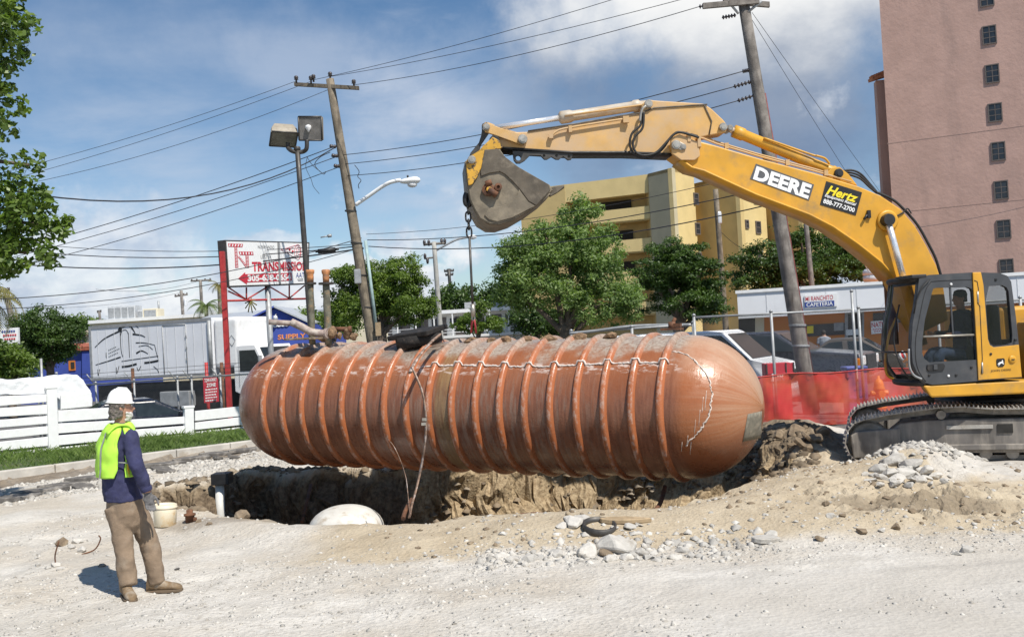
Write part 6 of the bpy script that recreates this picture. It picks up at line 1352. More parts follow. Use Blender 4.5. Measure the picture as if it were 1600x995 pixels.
    m_ = MB(); m_.box((-L*.30, .12, .68), (1.5, .5, .62)); m_.build('side_tank', 'galv', t, local=True, bevel=.03)
    m_ = MB(); m_.tube([(-.1, -.02, zb+.1), (-.1, -.02, zt-.1)], .08, 8); m_.build('exhaust_stack', 'galv', t, local=True)
box_truck()

# fire hydrant behind the orange mesh
def hydrant():
    b0 = P(1376, 646, 23.2); b0.z = gz(b0.x, b0.y); k = .0148; t = thing('fire_hydrant', 'orange fire hydrant standing behind the orange mesh', 'hydrant', b0)
    m_ = MB(); m_.lathe([(.15, 0), (.15, .04), (.10, .05), (.10, .42), (.13, .44), (.13, .48), (.11, .52), (.115, .56), (.09, .64), (.05, .69), (.03, .70), (.03, .76), (.001, .77)], b0, (0, 0, 1), 20); m_.build('barrel', 'hydrant_orange', t)
    for s_ in (-1, 1): m_ = MB(); m_.disc(b0+Vector((.14*s_, 0, .36)), (1, 0, 0), .065, .12, 12); m_.build('outlet_cap', 'hydrant_orange', t)
    m_ = MB(); m_.disc(b0+Vector((0, -.14, .34)), (0, 1, 0), .085, .12, 14); m_.build('pumper_cap', 'hydrant_orange', t)
hydrant()
# ================================================================== FENCES AND SIGNS
def chainlink(name, label, posts, Y0, ztop, zbot, Y1=None, barbs=False, rail=True, pitch=.062, group=None, postmat='galv', tall=()):
    """posts: list of world (x, y); a straight run of diamond wire between galvanised posts"""
    a = Vector((*posts[0], 0)); b_ = Vector((*posts[-1], 0)); t = thing(name, label, 'fence', (a.x, a.y, zbot), group); d = (b_-a); L = d.length; d.normalize()
    zt = ztop if isinstance(ztop, (tuple, list)) else (ztop, ztop); top = lambda u: lerp(zt[0], zt[1], u/L)
    for i, p in enumerate(posts):
        u = (Vector((*p, 0))-a).length; m_ = MB(); h = top(u)+.03+(.35 if i in tall else 0); m_.tube([(p[0], p[1], zbot), (p[0], p[1], h)], .032, 8); m_.lathe([(.04, 0), (.042, .03), (.001, .06)], (p[0], p[1], h), (0, 0, 1), 8); m_.build('post', postmat, t)
    if rail:
        m_ = MB(); m_.tube([a+Vector((0, 0, zt[0])), b_+Vector((0, 0, zt[1]))], .024, 8); m_.build('top_rail', postmat, t)
    m_ = MB(); H = max(zt)-zbot; s_ = -H
    while s_ < L:
        for sg in (1, -1):
            u0, u1 = s_, s_+H; z0, z1 = (zbot+.03, zbot+.03+H) if sg > 0 else (zbot+.03+H, zbot+.03); c0 = max(0, -u0/H) if u0 < 0 else 0; c1 = min(1, (L-u0)/H)
            if c1 > c0:
                p0 = Vector((a.x+d.x*(u0+H*c0), a.y+d.y*(u0+H*c0), min(lerp(z0, z1, c0), top(max(0, u0+H*c0))))); p1 = Vector((a.x+d.x*(u0+H*c1), a.y+d.y*(u0+H*c1), min(lerp(z0, z1, c1), top(min(L, u0+H*c1))))); m_.tube([p0, p1], .0014, 3, False, caps=False)
        s_ += pitch
    m_.build('wire_mesh', 'mesh_wire', t, sharp=False, kind='stuff')
    if barbs:
        for k in range(3):
            m_ = MB(); off = Vector((d.y, -d.x, 0))*(.10*k+.05); m_.tube([a+off+Vector((0, 0, zt[0]+.10+.11*k)), b_+off+Vector((0, 0, zt[1]+.10+.11*k))], .006, 4); m_.build('barbed_wire', 'dark_metal', t)
        for p in posts[::1]:
            m_ = MB(); off = Vector((d.y, -d.x, 0)); q = Vector((*p, zt[0])); m_.tube([q, q+off*.3+Vector((0, 0, .36))], .018, 6); m_.build('barb_arm', postmat, t)
    return t
XY = lambda px, py, Y: (P(px, py, Y).x, Y)
# right: galvanised panels in front of the car park
zr = P(1205, 491.5, 21.0).z
chainlink('chain_link_fence', 'galvanised chain-link fence standing before the parked van and pickup', [XY(1088, 560, 21.2), XY(1209, 560, 21.1), XY(1337, 560, 21.0)], 21, (P(1083, 496, 21.2).z, P(1335, 483.5, 21.0).z), .02, tall=(2,))
chainlink('chain_link_fence', 'galvanised chain-link panel running from the tall post behind the cab', [XY(1346, 560, 21.0), XY(1470, 560, 20.9), XY(1600, 560, 20.8), XY(1730, 560, 20.7)], 21, (P(1341, 484, 21.0).z, P(1720, 460, 20.7).z), .02)
chainlink('chain_link_fence', 'lower sagging chain-link panel seen over the right end of the tank', [XY(895, 560, 22.6), XY(990, 560, 22.0), XY(1086, 560, 21.5)], 22, (P(890, 520, 22.6).z, P(1080, 507, 21.5).z), .0)
m_ = MB(); m_.tube(smoothpath([P(890, 521, 22.5), P(930, 517, 22.3), P(970, 511.5, 22.1), P(1000, 509, 22.0), P(1040, 508, 21.8), P(1080, 507.5, 21.5)]), .035, 8); o = m_.build('bent_rail', 'galv', None); tag(o, 'bent grey fence rail lying along the sagging chain-link panel', 'rail')
# left: rusty fence with barbed wire between the black car and the truck
ZL = -.25
chainlink('chain_link_fence', 'rusty chain-link fence topped with barbed wire in front of the box truck', [XY(x, 610, 29.5-.012*(x-150)) for x in (60, 150, 210, 278, 300, 345, 420, 500)], 29, (P(60, 606, 30.6).z, P(500, 577, 25.3).z), ZL, barbs=True, postmat='galv', pitch=.075)
# orange safety mesh
def safety_mesh():
    t = thing('safety_mesh', 'translucent red orange safety mesh strung along the far side of the pit', 'mesh fence', (6.5, 20.3, 0))
    xs = [1090+ i*9 for i in range(72)]; rows = []; rr = random.Random(9)
    for j in range(9):
        row = []
        for i, x in enumerate(xs):
            Y = 20.35+.05*math.sin(i*.7+j*.4)+.03*math.sin(i*1.9+j*1.3); zt = P(1205, 582.5, 20.3).z-.006*math.sin(i*.8)*3; b_ = P(x, 600, Y); row.append(Vector((b_.x, Y, lerp(.015, 1.10+.018*math.sin(i*.45)-.01*abs(math.sin(i*.23)), j/8))))
        rows.append(row)
    m_ = MB(); m_.sheet(rows); m_.build('netting', 'orange_mesh', t)
    m_ = MB(); m_.tube([p+Vector((0, -.005, .0)) for p in rows[-1]], .012, 6); m_.build('edge_cord', M('net_red', (.55, .06, .05), .6), t)
    for x in (1092, 1208, 1340, 1480, 1620):
        b_ = P(x, 600, 20.45); m_ = MB(); m_.tube([(b_.x, 20.45, 0), (b_.x, 20.45, 1.12)], .02, 6); m_.build('stake', 'galv', t)
safety_mesh()
def air_machine():
    t = thing('air_machine', 'red coin-operated air machine behind the orange mesh by the van', 'machine', P(1219, 640, 21.9)); k = 21.9/FOC; c = P(1217, 604, 21.9)
    m_ = MB(); m_.box((c.x, 22.05, c.z-.1), (40*k, .3, 74*k+.2)); m_.build('cabinet', 'sign_red', t, bevel=.02)
    m_ = MB(); c2 = P(1219, 575, 21.88); m_.box((c2.x, 21.885, c2.z), (42*k, .03, 15*k)); m_.box((c2.x, 21.875, c2.z-7.5*k), (43*k, .04, 2*k)); m_.build('top_panel', 'sign_red', t)
    for dx in (-21, 21, 9): m_ = MB(); m_.box((c2.x+dx*k, 21.87, c2.z), (1.6*k, .05, 16*k)); m_.build('panel_edge', 'dark_metal', t)
    q = [P(x, y, 21.885) for x, y in ((1204, 583.5), (1226, 582.3), (1226, 594), (1204, 595.2))]; lettering('lettering', 'AIR', q, 'sign_white', t, bold=.03, lift=.012)
    b_ = P(1336, 606, 22.3); t2 = thing('blue_bin', 'dull blue upright bin behind the orange mesh left of the hydrant', 'bin', (b_.x, 22.3, 0)); m_ = MB(); m_.box((b_.x, 22.3, .52), (.44, .4, 1.04)); m_.build('bin_body', 'blue_plastic', t2, bevel=.02); m_ = MB(); m_.box((b_.x, 22.3, 1.06), (.48, .44, .06)); m_.build('lid', 'blue_plastic', t2, bevel=.015)
air_machine()
# white board fence on the verge
def white_fence():
    fn = (FN1-FN0); fn.z = 0; fn.normalize(); N_ = Vector((fn.y, -fn.x, 0)); N_ = N_ if N_.y < 0 else -N_; p0 = FN0+N_*0
    f = lambda x, y, o=0.0: PL(x, y, p0+N_*o, N_)
    t = thing('white_fence', 'white vinyl board fence, broken and leaning, along the grass verge', 'fence', f(190, 690))
    def board(a, b_, o=.0):      # a, b: (x, top, bottom)
        m_ = MB(); m_.prism([f(a[0], a[1], o), f(b_[0], b_[1], o), f(b_[0], b_[2], o), f(a[0], a[2], o)], -N_*.05); m_.build('board', 'white_vinyl', t, bevel=.008)
    e = lambda x, q0, q1: q0+(q1-q0)*(x/76)
    for (t0, b0, t1, b1) in ((619, 634, 616, 627.5), (637.5, 651, 632, 646.5), (656, 667.8, 649.5, 661.5), (672.5, 685.5, 665.5, 677.5), (690, 704, 682, 696), (709, 722, 699.5, 714)):
        for xa, xb in ((-170, -52), (-46, 75)): board((xa, e(xa, t0, t1), e(xa, b0, b1)), (xb, e(xb, t0, t1), e(xb, b0, b1)), .0)
    for a, b_ in (((91, 641, 659), (172, 636.5, 653.5)), ((91, 661.5, 677), (290, 650.5, 661.5)), ((91, 680, 695.5), (290, 665, 675.8)), ((91, 699, 714), (290, 678.5, 691)), ((305, 642, 657.5), (420, 630, 645)), ((305, 660, 671.5), (420, 646, 659)), ((305, 674.5, 686), (420, 662.5, 674)), ((172, 638, 652), (292, 630.5, 644))):
        if a == (172, 638, 652): continue
        board(a, b_)
    for (xa, xb, yt, yb, xt) in ((77, 93, 607, 712, -4), (290, 304, 637.5, 686, -1), (-52, -36, 620, 726, -4)):
        m_ = MB(); m_.prism([f(xa+xt, yt, .05), f(xb+xt, yt-1.3, .05), f(xb, yb-1, .05), f(xa, yb, .05)], -N_*.14); po = m_.build('post', 'white_vinyl', t, bevel=.012)
        q = [f(xa+xt-1.5, yt-3, .06), f(xb+xt+1.5, yt-4.3, .06), f(xb+xt+1.5, yt-.5, .06), f(xa+xt-1.5, yt+.8, .06)]; m_ = MB(); m_.prism(q, -N_*.16); m_.build('post_cap', 'white_vinyl', po, bevel=.01)
    t2 = thing('white_sheeting', 'bulky white plastic sheeting draped over the left end of the white fence', 'sheeting', f(60, 640, -.2))
    pts = [(-170, 612), (-100, 606), (-50, 597), (0, 591.5), (25, 592), (50, 590), (75, 588), (92, 585.5), (112, 584.5), (122, 585.5), (131, 592), (137, 603), (143, 610), (145, 622), (145, 634.5), (133, 638), (112, 639), (94, 640), (94, 625), (75, 617), (0, 618.5), (-60, 622), (-170, 630)]
    m_ = MB(); m_.prism([f(x, y, -.056) for x, y in pts], -N_*.32); o = m_.build('sheet_bundle', 'white_sheet', t2, bevel=.06, seg=3)
    sb = o.modifiers.new('sub', 'REMESH'); sb.mode = 'VOXEL'; sb.voxel_size = .035; sb.use_smooth_shade = True; tx = bpy.data.textures.new('folds', 'CLOUDS'); tx.noise_scale = .35; dd = o.modifiers.new('f', 'DISPLACE'); dd.texture = tx; dd.strength = .09; dd.mid_level = .6
    m_ = MB(); m_.prism([f(x, y, -.0) for x, y in ((95, 617), (143, 613), (144.5, 634.5), (95, 639.5))], -N_*.05); o = m_.build('panel', 'white_vinyl', t2, bevel=.01)
white_fence()
def tow_sign():
    Y = 27.6; f = lambda x, y, dy=0: P(x, y, Y+dy); t = thing('tow_sign', 'red tow-away zone notice hanging on the rusty chain-link fence', 'sign', f(330, 610))
    q = [(317, 590), (340, 587.5), (342, 627), (319, 629.5)]; m_ = MB(); m_.prism([f(*p) for p in q], (0, .03, 0)); m_.build('board', 'sign_red', t)
    lettering('lettering', 'TOW-AWAY', [f(x, y, -.01) for x, y in ((319, 591.5), (338.5, 589.3), (338.8, 595.3), (319.4, 597.5))], 'sign_white', t, bold=.03)
    lettering('lettering', 'ZONE', [f(x, y, -.01) for x, y in ((322.5, 599), (337, 597.4), (337.3, 603.4), (322.8, 605))], 'sign_white', t, bold=.03)
    m_ = MB(); rr = random.Random(2)
    for i in range(5):
        x = 321
        while x < 338: w_ = rr.uniform(1.2, 3.2); y = 608+4.3*i-.11*(x-320); m_.prism([f(a, b_, -.008) for a, b_ in ((x, y), (min(339, x+w_), y-.1), (min(339, x+w_), y+1.9), (x, y+2))], (0, .004, 0)); x += w_+.9
    m_.build('small_print', 'sign_white', t, kind='stuff')
    for (x, yt, yb, mt_) in ((322, 566, 640, 'sign_redpost'), (346, 566, 645, 'rust')):
        a = P(x, yt, 28.2); m_ = MB(); m_.tube([(a.x, a.y, -.25), (a.x, a.y, a.z)], .05, 8); o = m_.build('steel_post', mt_, None); tag(o, 'short red steel post behind the tow-away notice' if x < 330 else 'short brown rusty post right of the tow-away notice', 'post')
    a = P(207, 575, 29.0); m_ = MB(); m_.tube([(a.x, a.y, -.25), (a.x, a.y, a.z)], .05, 8); o = m_.build('steel_post', 'rust', None); tag(o, 'short brown rusty post in front of the middle of the box truck', 'post')
    for x, yt, Y2, lab in ((64, 560, 31, 'thin grey post before the blue building'), (88, 581, 30, 'lower thin grey post above the white sheeting')):
        a = P(x, yt, Y2); m_ = MB(); m_.tube([(a.x, a.y, -.25), (a.x, a.y, a.z)], .04, 8); o = m_.build('fence_post', 'galv', None); tag(o, lab, 'post')
tow_sign()
def big_sign():
    A = P(351.4, 412, 31.0); B = P(483, 412, 35.2); d = B-A; d.z = 0; d.normalize(); n = Vector((d.y, -d.x, 0)); n = n if n.y < 0 else -n
    f = lambda x, y, o=0.0: PL(x, y, A+n*o, n)
    t = thing('advertising_sign', 'large white transmission shop sign with red lettering on a red post', 'sign', (A.x, A.y, -.25))
    q = [(351.4, 375), (483.5, 378.6), (482.5, 444), (357, 449)]
    m_ = MB(); m_.prism([f(*p) for p in q], -n*.30); m_.build('cabinet', 'dark_metal', t)
    qi = [(353.5, 377.2), (481.3, 380.4), (480.5, 442.2), (358.5, 446.6)]
    m_ = MB(); m_.prism([f(*p, .004) for p in qi], n*.012); m_.build('face', 'sign_white', t)
    Q = [f(*p, .02) for p in qi]; g = lambda u, v_: (Q[0]*(1-u)+Q[1]*u)*(1-v_)+(Q[3]*(1-u)+Q[2]*u)*v_
    box = lambda a, b_, c, e: [g(a, b_), g(c, b_), g(c, e), g(a, e)]
    lettering('lettering', 'TRANSMISSION', box(.275, .46, 1.0, .69), 'sign_red', t, bold=.035)
    lettering('lettering', 'NORMANDO', box(.355, .075, .555, .15), 'truck_grey', t, bold=0); lettering('lettering', 'L', box(.435, .20, .45, .25), 'truck_grey', t, bold=0); lettering('lettering', 'LESTER', box(.385, .31, .515, .385), 'truck_grey', t, bold=0)
    lettering('lettering', 'AAT', box(.835, .735, .955, .86), 'sign_blue', t, bold=0)
    ar = [(.105, .84), (.19, .70), (.19, .745), (.775, .735), (.78, .925), (.205, .935), (.205, .985)]
    m_ = MB(); m_.prism([g(*p) for p in ar], n*.004); m_.build('arrow', 'sign_red', t)
    lettering('lettering', '305-638-0654', box(.215, .758, .765, .915), 'sign_white', t, bold=.045, lift=.008)
    def hatch(poly_quads):
        m2 = MB(); m3 = MB()
        for (a, b_, c, e) in poly_quads:
            m2.prism([g(*a), g(*b_), g(*c), g(*e)], n*.003)
            L = max(math.dist(a, b_), math.dist(e, c)); k = max(2, int(L/.032))
            for i in range(k):
                u0, u1 = (i+.25)/k, (i+.62)/k; la = lambda p, q_, s_: (p[0]+(q_[0]-p[0])*s_, p[1]+(q_[1]-p[1])*s_); ins = lambda p, q_, s_: la(p, q_, s_)
                p1, p2 = la(a, b_, u0+.12/k), la(a, b_, u1+.12/k); p4, p3 = la(e, c, u0-.12/k), la(e, c, u1-.12/k)
                m3.prism([g(*la(p1, p4, .16)), g(*la(p2, p3, .16)), g(*la(p2, p3, .84)), g(*la(p1, p4, .84))], n*.006)
        m2.build('emblem', 'sign_red', t); m3.build('emblem_stripe', 'sign_white', t, kind='stuff')
    hatch([((.02, .045), (.185, .05), (.175, .125), (.02, .12)), ((.13, .225), (.295, .225), (.30, .305), (.14, .305)), ((.08, .60), (.085, .125), (.115, .125), (.115, .60)), ((.205, .60), (.205, .30), (.24, .30), (.24, .60)), ((.11, .33), (.205, .60), (.235, .60), (.135, .33))])
    m_ = MB(); 
    for pts in (((.64, .17), (.82, .06), (.88, .06)), ((.64, .17), (.74, .27), (.83, .38)), ((.69, .17), (.80, .11)), ((.70, .20), (.80, .26))): m_.tube([g(*p) for p in pts], .013, 5, flat=.3, side=n)
    for (cx, cy, rx, ry) in ((.86, .22, .045, .19), (.87, .22, .03, .13), (.875, .22, .016, .07)): m_.tube([g(cx+rx*math.cos(6.283*i/20), cy+ry*math.sin(6.283*i/20)) for i in range(21)], .012, 5, flat=.3, side=n)
    for (cx, cy) in ((.75, .16), (.79, .21)): m_.blob(g(cx, cy), (.05, .05, .05), 1, 1, 0)
    m_.build('gear_drawing', 'sign_red', t)
    m_ = MB(); m_.prism([g(*p) for p in ((.595, .0), (.615, .0), (.625, 1.0), (.605, 1.0))], n*.03); m_.build('joint_strip', 'truck_grey', t)
    m_ = MB()
    for i in range(2): m_.tube([g(.855+.01*i, .90+.035*i), g(.935, .89+.035*i)], .012, 4)
    m_.build('small_print', 'truck_grey', t, kind='stuff')
    # posts and trusses
    a = f(347.5, 393, .12); b_ = P(358.5, 640, a.y); m_ = MB(); m_.box(((a.x+b_.x)/2, a.y, (a.z-.25)/2), (.15, .15, a.z+.25), (1, 0, 0), (0, 1, 0), Vector(((a.x-b_.x)*.55, 0, a.z+.25)).normalized()); m_.build('post', 'sign_redpost', t, bevel=.01)
    a = f(418, 446, -.15); m_ = MB(); m_.tube([(a.x, a.y, -.25), (a.x, a.y, a.z)], .10, 10); m_.build('post', 'galv', t)
    tr = MB(); L1, R1 = f(350, 470, -.15), f(484, 466.5, -.15); tr.tube([L1, R1], .035, 6)
    for (x0, y0, x1, y1) in ((357, 449, 385, 468), (385, 449, 385, 468), (385, 468, 420, 447), (420, 447, 452, 466), (452, 446, 452, 466), (452, 466, 476, 446), (357, 455, 385, 468)): tr.tube([f(x0, y0, -.15), f(x1, y1, -.15)], .028, 6)
    tr.build('truss', 'sign_redpost', t)
    m_ = MB(); p = f(391, 470, -.15); 
    for i in range(9): a_ = i*.7; m_.tube([p, p+Vector((.2*math.cos(a_), .05, .25*math.sin(a_)-.15))], .02, 4)
    m_.build('dry_weed', 'leaf_palm_dry', t)
big_sign()

# ================================================================== POLES, LAMPS, WIRES
def polething(name, label, px, Y, top, r0, r1, mat, cat='pole', zb=None, group=None, lean=True):
    """px: (x, y) anywhere low on the pole, top: (x, y)"""
    lo = P(px[0], px[1], Y); hi = P(top[0], top[1], Y); z0 = (gz(lo.x, Y) if zb is None else zb); d = (hi-lo); base = lo+d*((z0-lo.z)/d.z)
    t = thing(name, label, cat, base, group); m_ = MB(); m_.tube([base.lerp(hi, i/8) for i in range(9)], [lerp(r0, r1, i/8) for i in range(9)], 16); m_.build('pole', mat, t); return t, base, hi
# left wooden pole with crossarm
tp, b0, h0 = polething('utility_pole', 'leaning wooden utility pole with a crossarm behind the left half of the tank', (580, 520), 31.0, (515.5, 124), .20, .125, 'wood_pole', zb=-.2)
PZ = 31.0; k = PZ/FOC; f31 = lambda x, y, dy=0: P(x, y, PZ+dy)
m_ = MB(); a, b_ = f31(460, 132, .5), f31(561, 138, -.5); m_.box((a+b_)/2, ((b_-a).length, .10, .11), (b_-a).normalized(), (0, 1, 0)); m_.build('crossarm', 'wood_pole', tp)
for x, y in ((463, 128), (486, 128), (490, 126), (553, 134), (516, 122)):
    m_ = MB(); c = f31(x, y, .2*(1-(x-460)/50)); m_.lathe([(.03, -.05), (.03, .06), (.075, .07), (.05, .11), (.075, .13), (.05, .18), (.001, .2)], c, (0, 0, 1), 10); m_.build('insulator', 'porcelain', tp)
for x, y in ((523.5, 229.5), (526.5, 244), (530, 260)):
    m_ = MB(); m_.lathe([(.02, 0), (.06, .02), (.06, .08), (.03, .1), (.06, .12), (.06, .2), (.001, .22)], f31(x+2, y), (-1, -.3, .1), 10); m_.build('insulator', 'porcelain', tp)
m_ = MB(); c = f31(559, 432, -.25); m_.box(c, (.20, .18, .45)); m_.build('junction_box', 'galv', tp, bevel=.02)
m_ = MB(); m_.tube([f31(571, 376, -.15), f31(589, 520, -.2)], .05, 8); m_.build('conduit', M('conduit', (.30, .40, .40), .6), tp)
m_ = MB(); c = f31(591, 514, -.3); m_.box(c, (.16, .1, .42)); m_.build('wood_guard', 'plank_wood', tp)
for i in range(4): m_ = MB(); m_.disc(f31(548+9*i, 330+50*i), (.1, 0, 1), .19, .05, 14); m_.build('pole_band', 'dark_metal', tp)
m_ = MB(); m_.tube(smoothpath([f31(554, 258, -.2), f31(561, 268, -.2), f31(559, 276, -.2), f31(564, 282, -.2), f31(560, 289, -.2), f31(561, 295, -.2)]), .012, 5); m_.tube(smoothpath([f31(516, 238, -.2), f31(500, 246, -.2), f31(492, 258, -.2), f31(505, 272, -.2), f31(509, 268, -.2)]), .012, 5); m_.tube(smoothpath([f31(480, 246, -.2), f31(478, 262, -.2), f31(486, 280, -.2), f31(490, 292, -.2), f31(499, 303, -.2)]), .008, 5); m_.tube(smoothpath([f31(480, 246, -.2), f31(488, 258, -.2), f31(500, 268, -.2)]), .010, 5); m_.build('wire_tails', 'wire', tp, kind='stuff')
# street lamp on that pole
tl = thing('street_lamp', 'white street lamp on a curved arm fixed to the left wooden pole', 'street lamp', f31(557, 318, -.15))
m_ = MB(); m_.tube(smoothpath([f31(556, 320, -.15), f31(575, 307, -.25), f31(595, 293, -.35), (f31(610, 285, -.45)), f31(626, 281.5, -.5)]), [.095-.004*i for i in range(13)]+[.04]*20 if False else .062, 10); m_.build('arm', 'white_paint', tl)
hd = f31(641, 283.5, -.5); m_ = MB(); ax = Vector((1, 0, .06)).normalized(); m_.lathe([(.001, -.33), (.07, -.31), (.105, -.2), (.145, .0), (.155, .14), (.13, .24), (.07, .30), (.001, .32)], hd, ax, 20); m_.v = [(x, y, hd.z+(z-hd.z)*.72+.02) for x, y, z in m_.v]; m_.build('lamp_head', 'white_paint', tl)
m_ = MB(); m_.blob(hd+Vector((.06, 0, -.10)), (.16, .11, .10), 1, 2, 0, smooth=True); m_.build('refractor', 'lens_clear', tl); m_ = MB(); m_.lathe([(.03, 0), (.03, .07), (.001, .08)], hd+Vector((-.07, 0, .12)), (0, 0, 1), 8); m_.build('photocell', 'black_steel', tl)
# floodlight post
tf, b1, h1 = polething('floodlight_post', 'dark steel post with two square floodlights on a U bracket', (485, 505), 23.0, (464.5, 232), .075, .06, 'dark_metal', 'floodlight', zb=-.2)
F23 = lambda x, y, dy=0: P(x, y, 23+dy); k = 23/FOC
m_ = MB(); m_.tube(smoothpath([F23(450, 223, .1), F23(450, 231, .1), F23(456, 236), F23(465, 238), F23(474, 237), F23(479, 232, -.05), F23(479.5, 219, -.05)]), .05, 10); m_.build('bracket', 'dark_metal', tf)
def shoebox(c, X, Y_, Z_, w_, h_, d_, lab):
    """housing: lens face looks along -Z_"""
    m_ = MB(); r0 = [c+X*(sx*w_/2)+Y_*(sy*h_/2)-Z_*0 for sx, sy in ((-1, -1), (1, -1), (1, 1), (-1, 1))]; r1 = [p+Z_*d_*.35 for p in r0]; r2 = [c+(p-c)*.72+Z_*d_ for p in r0]
    m_.add(r0+r1+r2, [(0, 1, 5, 4), (1, 2, 6, 5), (2, 3, 7, 6), (3, 0, 4, 7), (4, 5, 9, 8), (5, 6, 10, 9), (6, 7, 11, 10), (7, 4, 8, 11), (8, 9, 10, 11)]+[(3, 2, 1, 0)])
    h = m_.build('floodlight_head', 'lamp_tan', tf, bevel=.02); h['label'] = lab
    m_ = MB()
    for i in range(4): a, b_ = r0[i], r0[(i+1) % 4]; m_.tube([a-Z_*.01, b_-Z_*.01], .02, 6)
    m_.build('frame', 'dark_metal', h)
    m_ = MB(); m_.prism([c+(p-c)*.94-Z_*.006 for p in r0], -Z_*.006); m_.build('lens', M('lens_grey', (.17, .16, .15), .25, var=.2) if 'lens_grey' not in bpy.data.materials else bpy.data.materials['lens_grey'], h)
    return h
# left head: lens down and a little to the camera
Zl = Vector((-.10, .42, .90)).normalized(); Xl = Vector((.93, .34, -.02)); Xl = (Xl-Zl*Xl.dot(Zl)).normalized(); shoebox(F23(443, 217.5, .1), Xl, Zl.cross(Xl), Zl, .60, .55, .30, 'left floodlight, lens facing down')
Zr = Vector((.16, .97, .18)).normalized(); Xr = Vector((1, -.15, -.09)); Xr = (Xr-Zr*Xr.dot(Zr)).normalized(); hr = shoebox(F23(485, 201, -.1), Xr, Zr.cross(Xr), Zr, .56, .54, .30, 'right floodlight, lens facing the camera')
m_ = MB(); m_.lathe([(.02, -.10), (.03, -.06), (.075, .0), (.065, .05), (.001, .08)], F23(482.5, 200, -.1)-Zr*.03, (-.03, 0, 1), 14); m_.build('lamp_bulb', 'lens_clear', hr)
m_ = MB(); m_.lathe([(.06, 0), (.08, .03), (.08, .08), (.06, .1)], F23(464.5, 236), (0, 0, 1), 14); m_.build('collar', 'dark_metal', tf)
# right wooden pole
tr_, b2, h2 = polething('utility_pole', 'thick leaning grey wooden utility pole behind the orange mesh', (1256, 575), 22.7, (1159, -12), .185, .125, 'wood_pole_grey')
PR = 22.7; f22 = lambda x, y, dy=0: P(x, y, PR+dy)
for (xa, ya, xb, yb, dy) in ((1098, 10, 1186, 2, -.15), (1130, 2, 1202, 8, .2)):
    m_ = MB(); a, b_ = f22(xa, ya, dy), f22(xb, yb, dy); m_.box((a+b_)/2, ((b_-a).length, .09, .12), (b_-a).normalized(), (0, 1, 0)); m_.build('crossarm', 'wood_pole_grey', tr_)
for pts in (((1137, 2), (1154, 22)), ((1190, 2), (1168, 20))): m_ = MB(); m_.tube([f22(*p, -.1) for p in pts], .03, 6); m_.build('brace', 'galv', tr_)
def insul(x0, y0, x1, y1, par, f, n=5, r=.05):
    m_ = MB(); a, b_ = f(x0, y0), f(x1, y1); d = (b_-a); L = d.length; d.normalize(); pr = [(.015, 0)]
    for i in range(n): u = L*(i+.5)/n; pr += [(.02, u-L*.3/n), (r, u-L*.12/n), (r, u+L*.12/n), (.02, u+L*.3/n)]
    m_.lathe(pr+[(.015, L)], a, d, 10); m_.build('insulator', 'porcelain', par)
for q in ((1112, 8, 1092, 11), (1150, 24, 1128, 28), (1170, 110, 1160, 112), (1173, 128, 1146, 136), (1180, 149, 1152, 158)): insul(*q, tr_, f22)
for q in ((1168, 110), (1171, 129), (1176, 149)): m_ = MB(); m_.tube([f22(*q), f22(q[0]+9, q[1]-1)], .035, 6); m_.build('bolt', 'dark_metal', tr_)
m_ = MB(); q = lambda y: f22(1159+97*(y+12)/587+9.6+2.6*(y-140)/440, y, .02); m_.tube([q(146), q(300), q(450), q(640)], .03, 7); m_.build('conduit', M('conduit_red', (.16, .04, .035), .7, var=.3), tr_)
for y in (508, 540): m_ = MB(); m_.disc(f22(1246+(y-508)*.16, y), (.06, 0, 1), .195, .05, 18); m_.build('pole_band', 'galv', tr_)
# far poles
t_, a_, b_ = polething('utility_pole', 'pale concrete pole with crossarm and lamp arm left of the lifting cable', (688, 515), 54.0, (678, 378), .16, .12, 'concrete_pole', zb=-.2); f54 = lambda x, y: P(x, y, 54)
m_ = MB(); m_.tube([f54(663, 382), f54(695, 380)], .07, 6); m_.tube([f54(664, 404), f54(680, 402)], .05, 6); m_.build('crossarm', 'wood_pole_grey', t_)
for x, y in ((663, 380), (670, 380), (690, 378), (695, 378), (664, 401), (668, 408)): m_ = MB(); m_.lathe([(.05, -.15), (.08, 0), (.08, .12), (.001, .2)], f54(x, y), (0, 0, 1), 8); m_.build('insulator', 'porcelain', t_)
t_ = thing('street_lamp', 'far street lamp on the concrete pole, seen behind the lifting cable', 'street lamp', f54(682, 392))
m_ = MB(); m_.tube(smoothpath([f54(682, 391), f54(700, 381), f54(715, 374), f54(733, 370.5)]), .06, 7); m_.build('arm', 'galv', t_); m_ = MB(); m_.blob(f54(737.5, 370.5), (.28, .16, .13), 1, 2, 0, smooth=True); m_.build('lamp_head', 'white_paint', t_)
def farpole(px, yb, top, Y, r, mat, label, arms=(), trans=None):
    t_, a_, b_ = polething('utility_pole', label, (px, yb), Y, top, r, r*.8, mat, zb=-.2); f = lambda x, y: P(x, y, Y)
    for (xa, ya, xb, yb2) in arms:
        m_ = MB(); m_.tube([f(xa, ya), f(xb, yb2)], r*.5, 6); m_.build('crossarm', mat, t_)
        for u in (.05, .3, .7, .95): m_ = MB(); m_.tube([f(lerp(xa, xb, u), lerp(ya, yb2, u)), f(lerp(xa, xb, u), lerp(ya, yb2, u)-3)], r*.4, 5); m_.build('insulator', 'porcelain', t_)
    if trans: m_ = MB(); m_.lathe([(.12, 0), (.14, .05), (.14, .5), (.12, .58), (.001, .6)], f(*trans), (0, 0, 1), 12); m_.build('transformer', 'galv_light', t_)
farpole(286.5, 500, (283, 454), 85, .16, 'wood_pole_grey', 'far pole with short crossarm above the box truck', ((273, 463, 293, 460),), (290, 478))
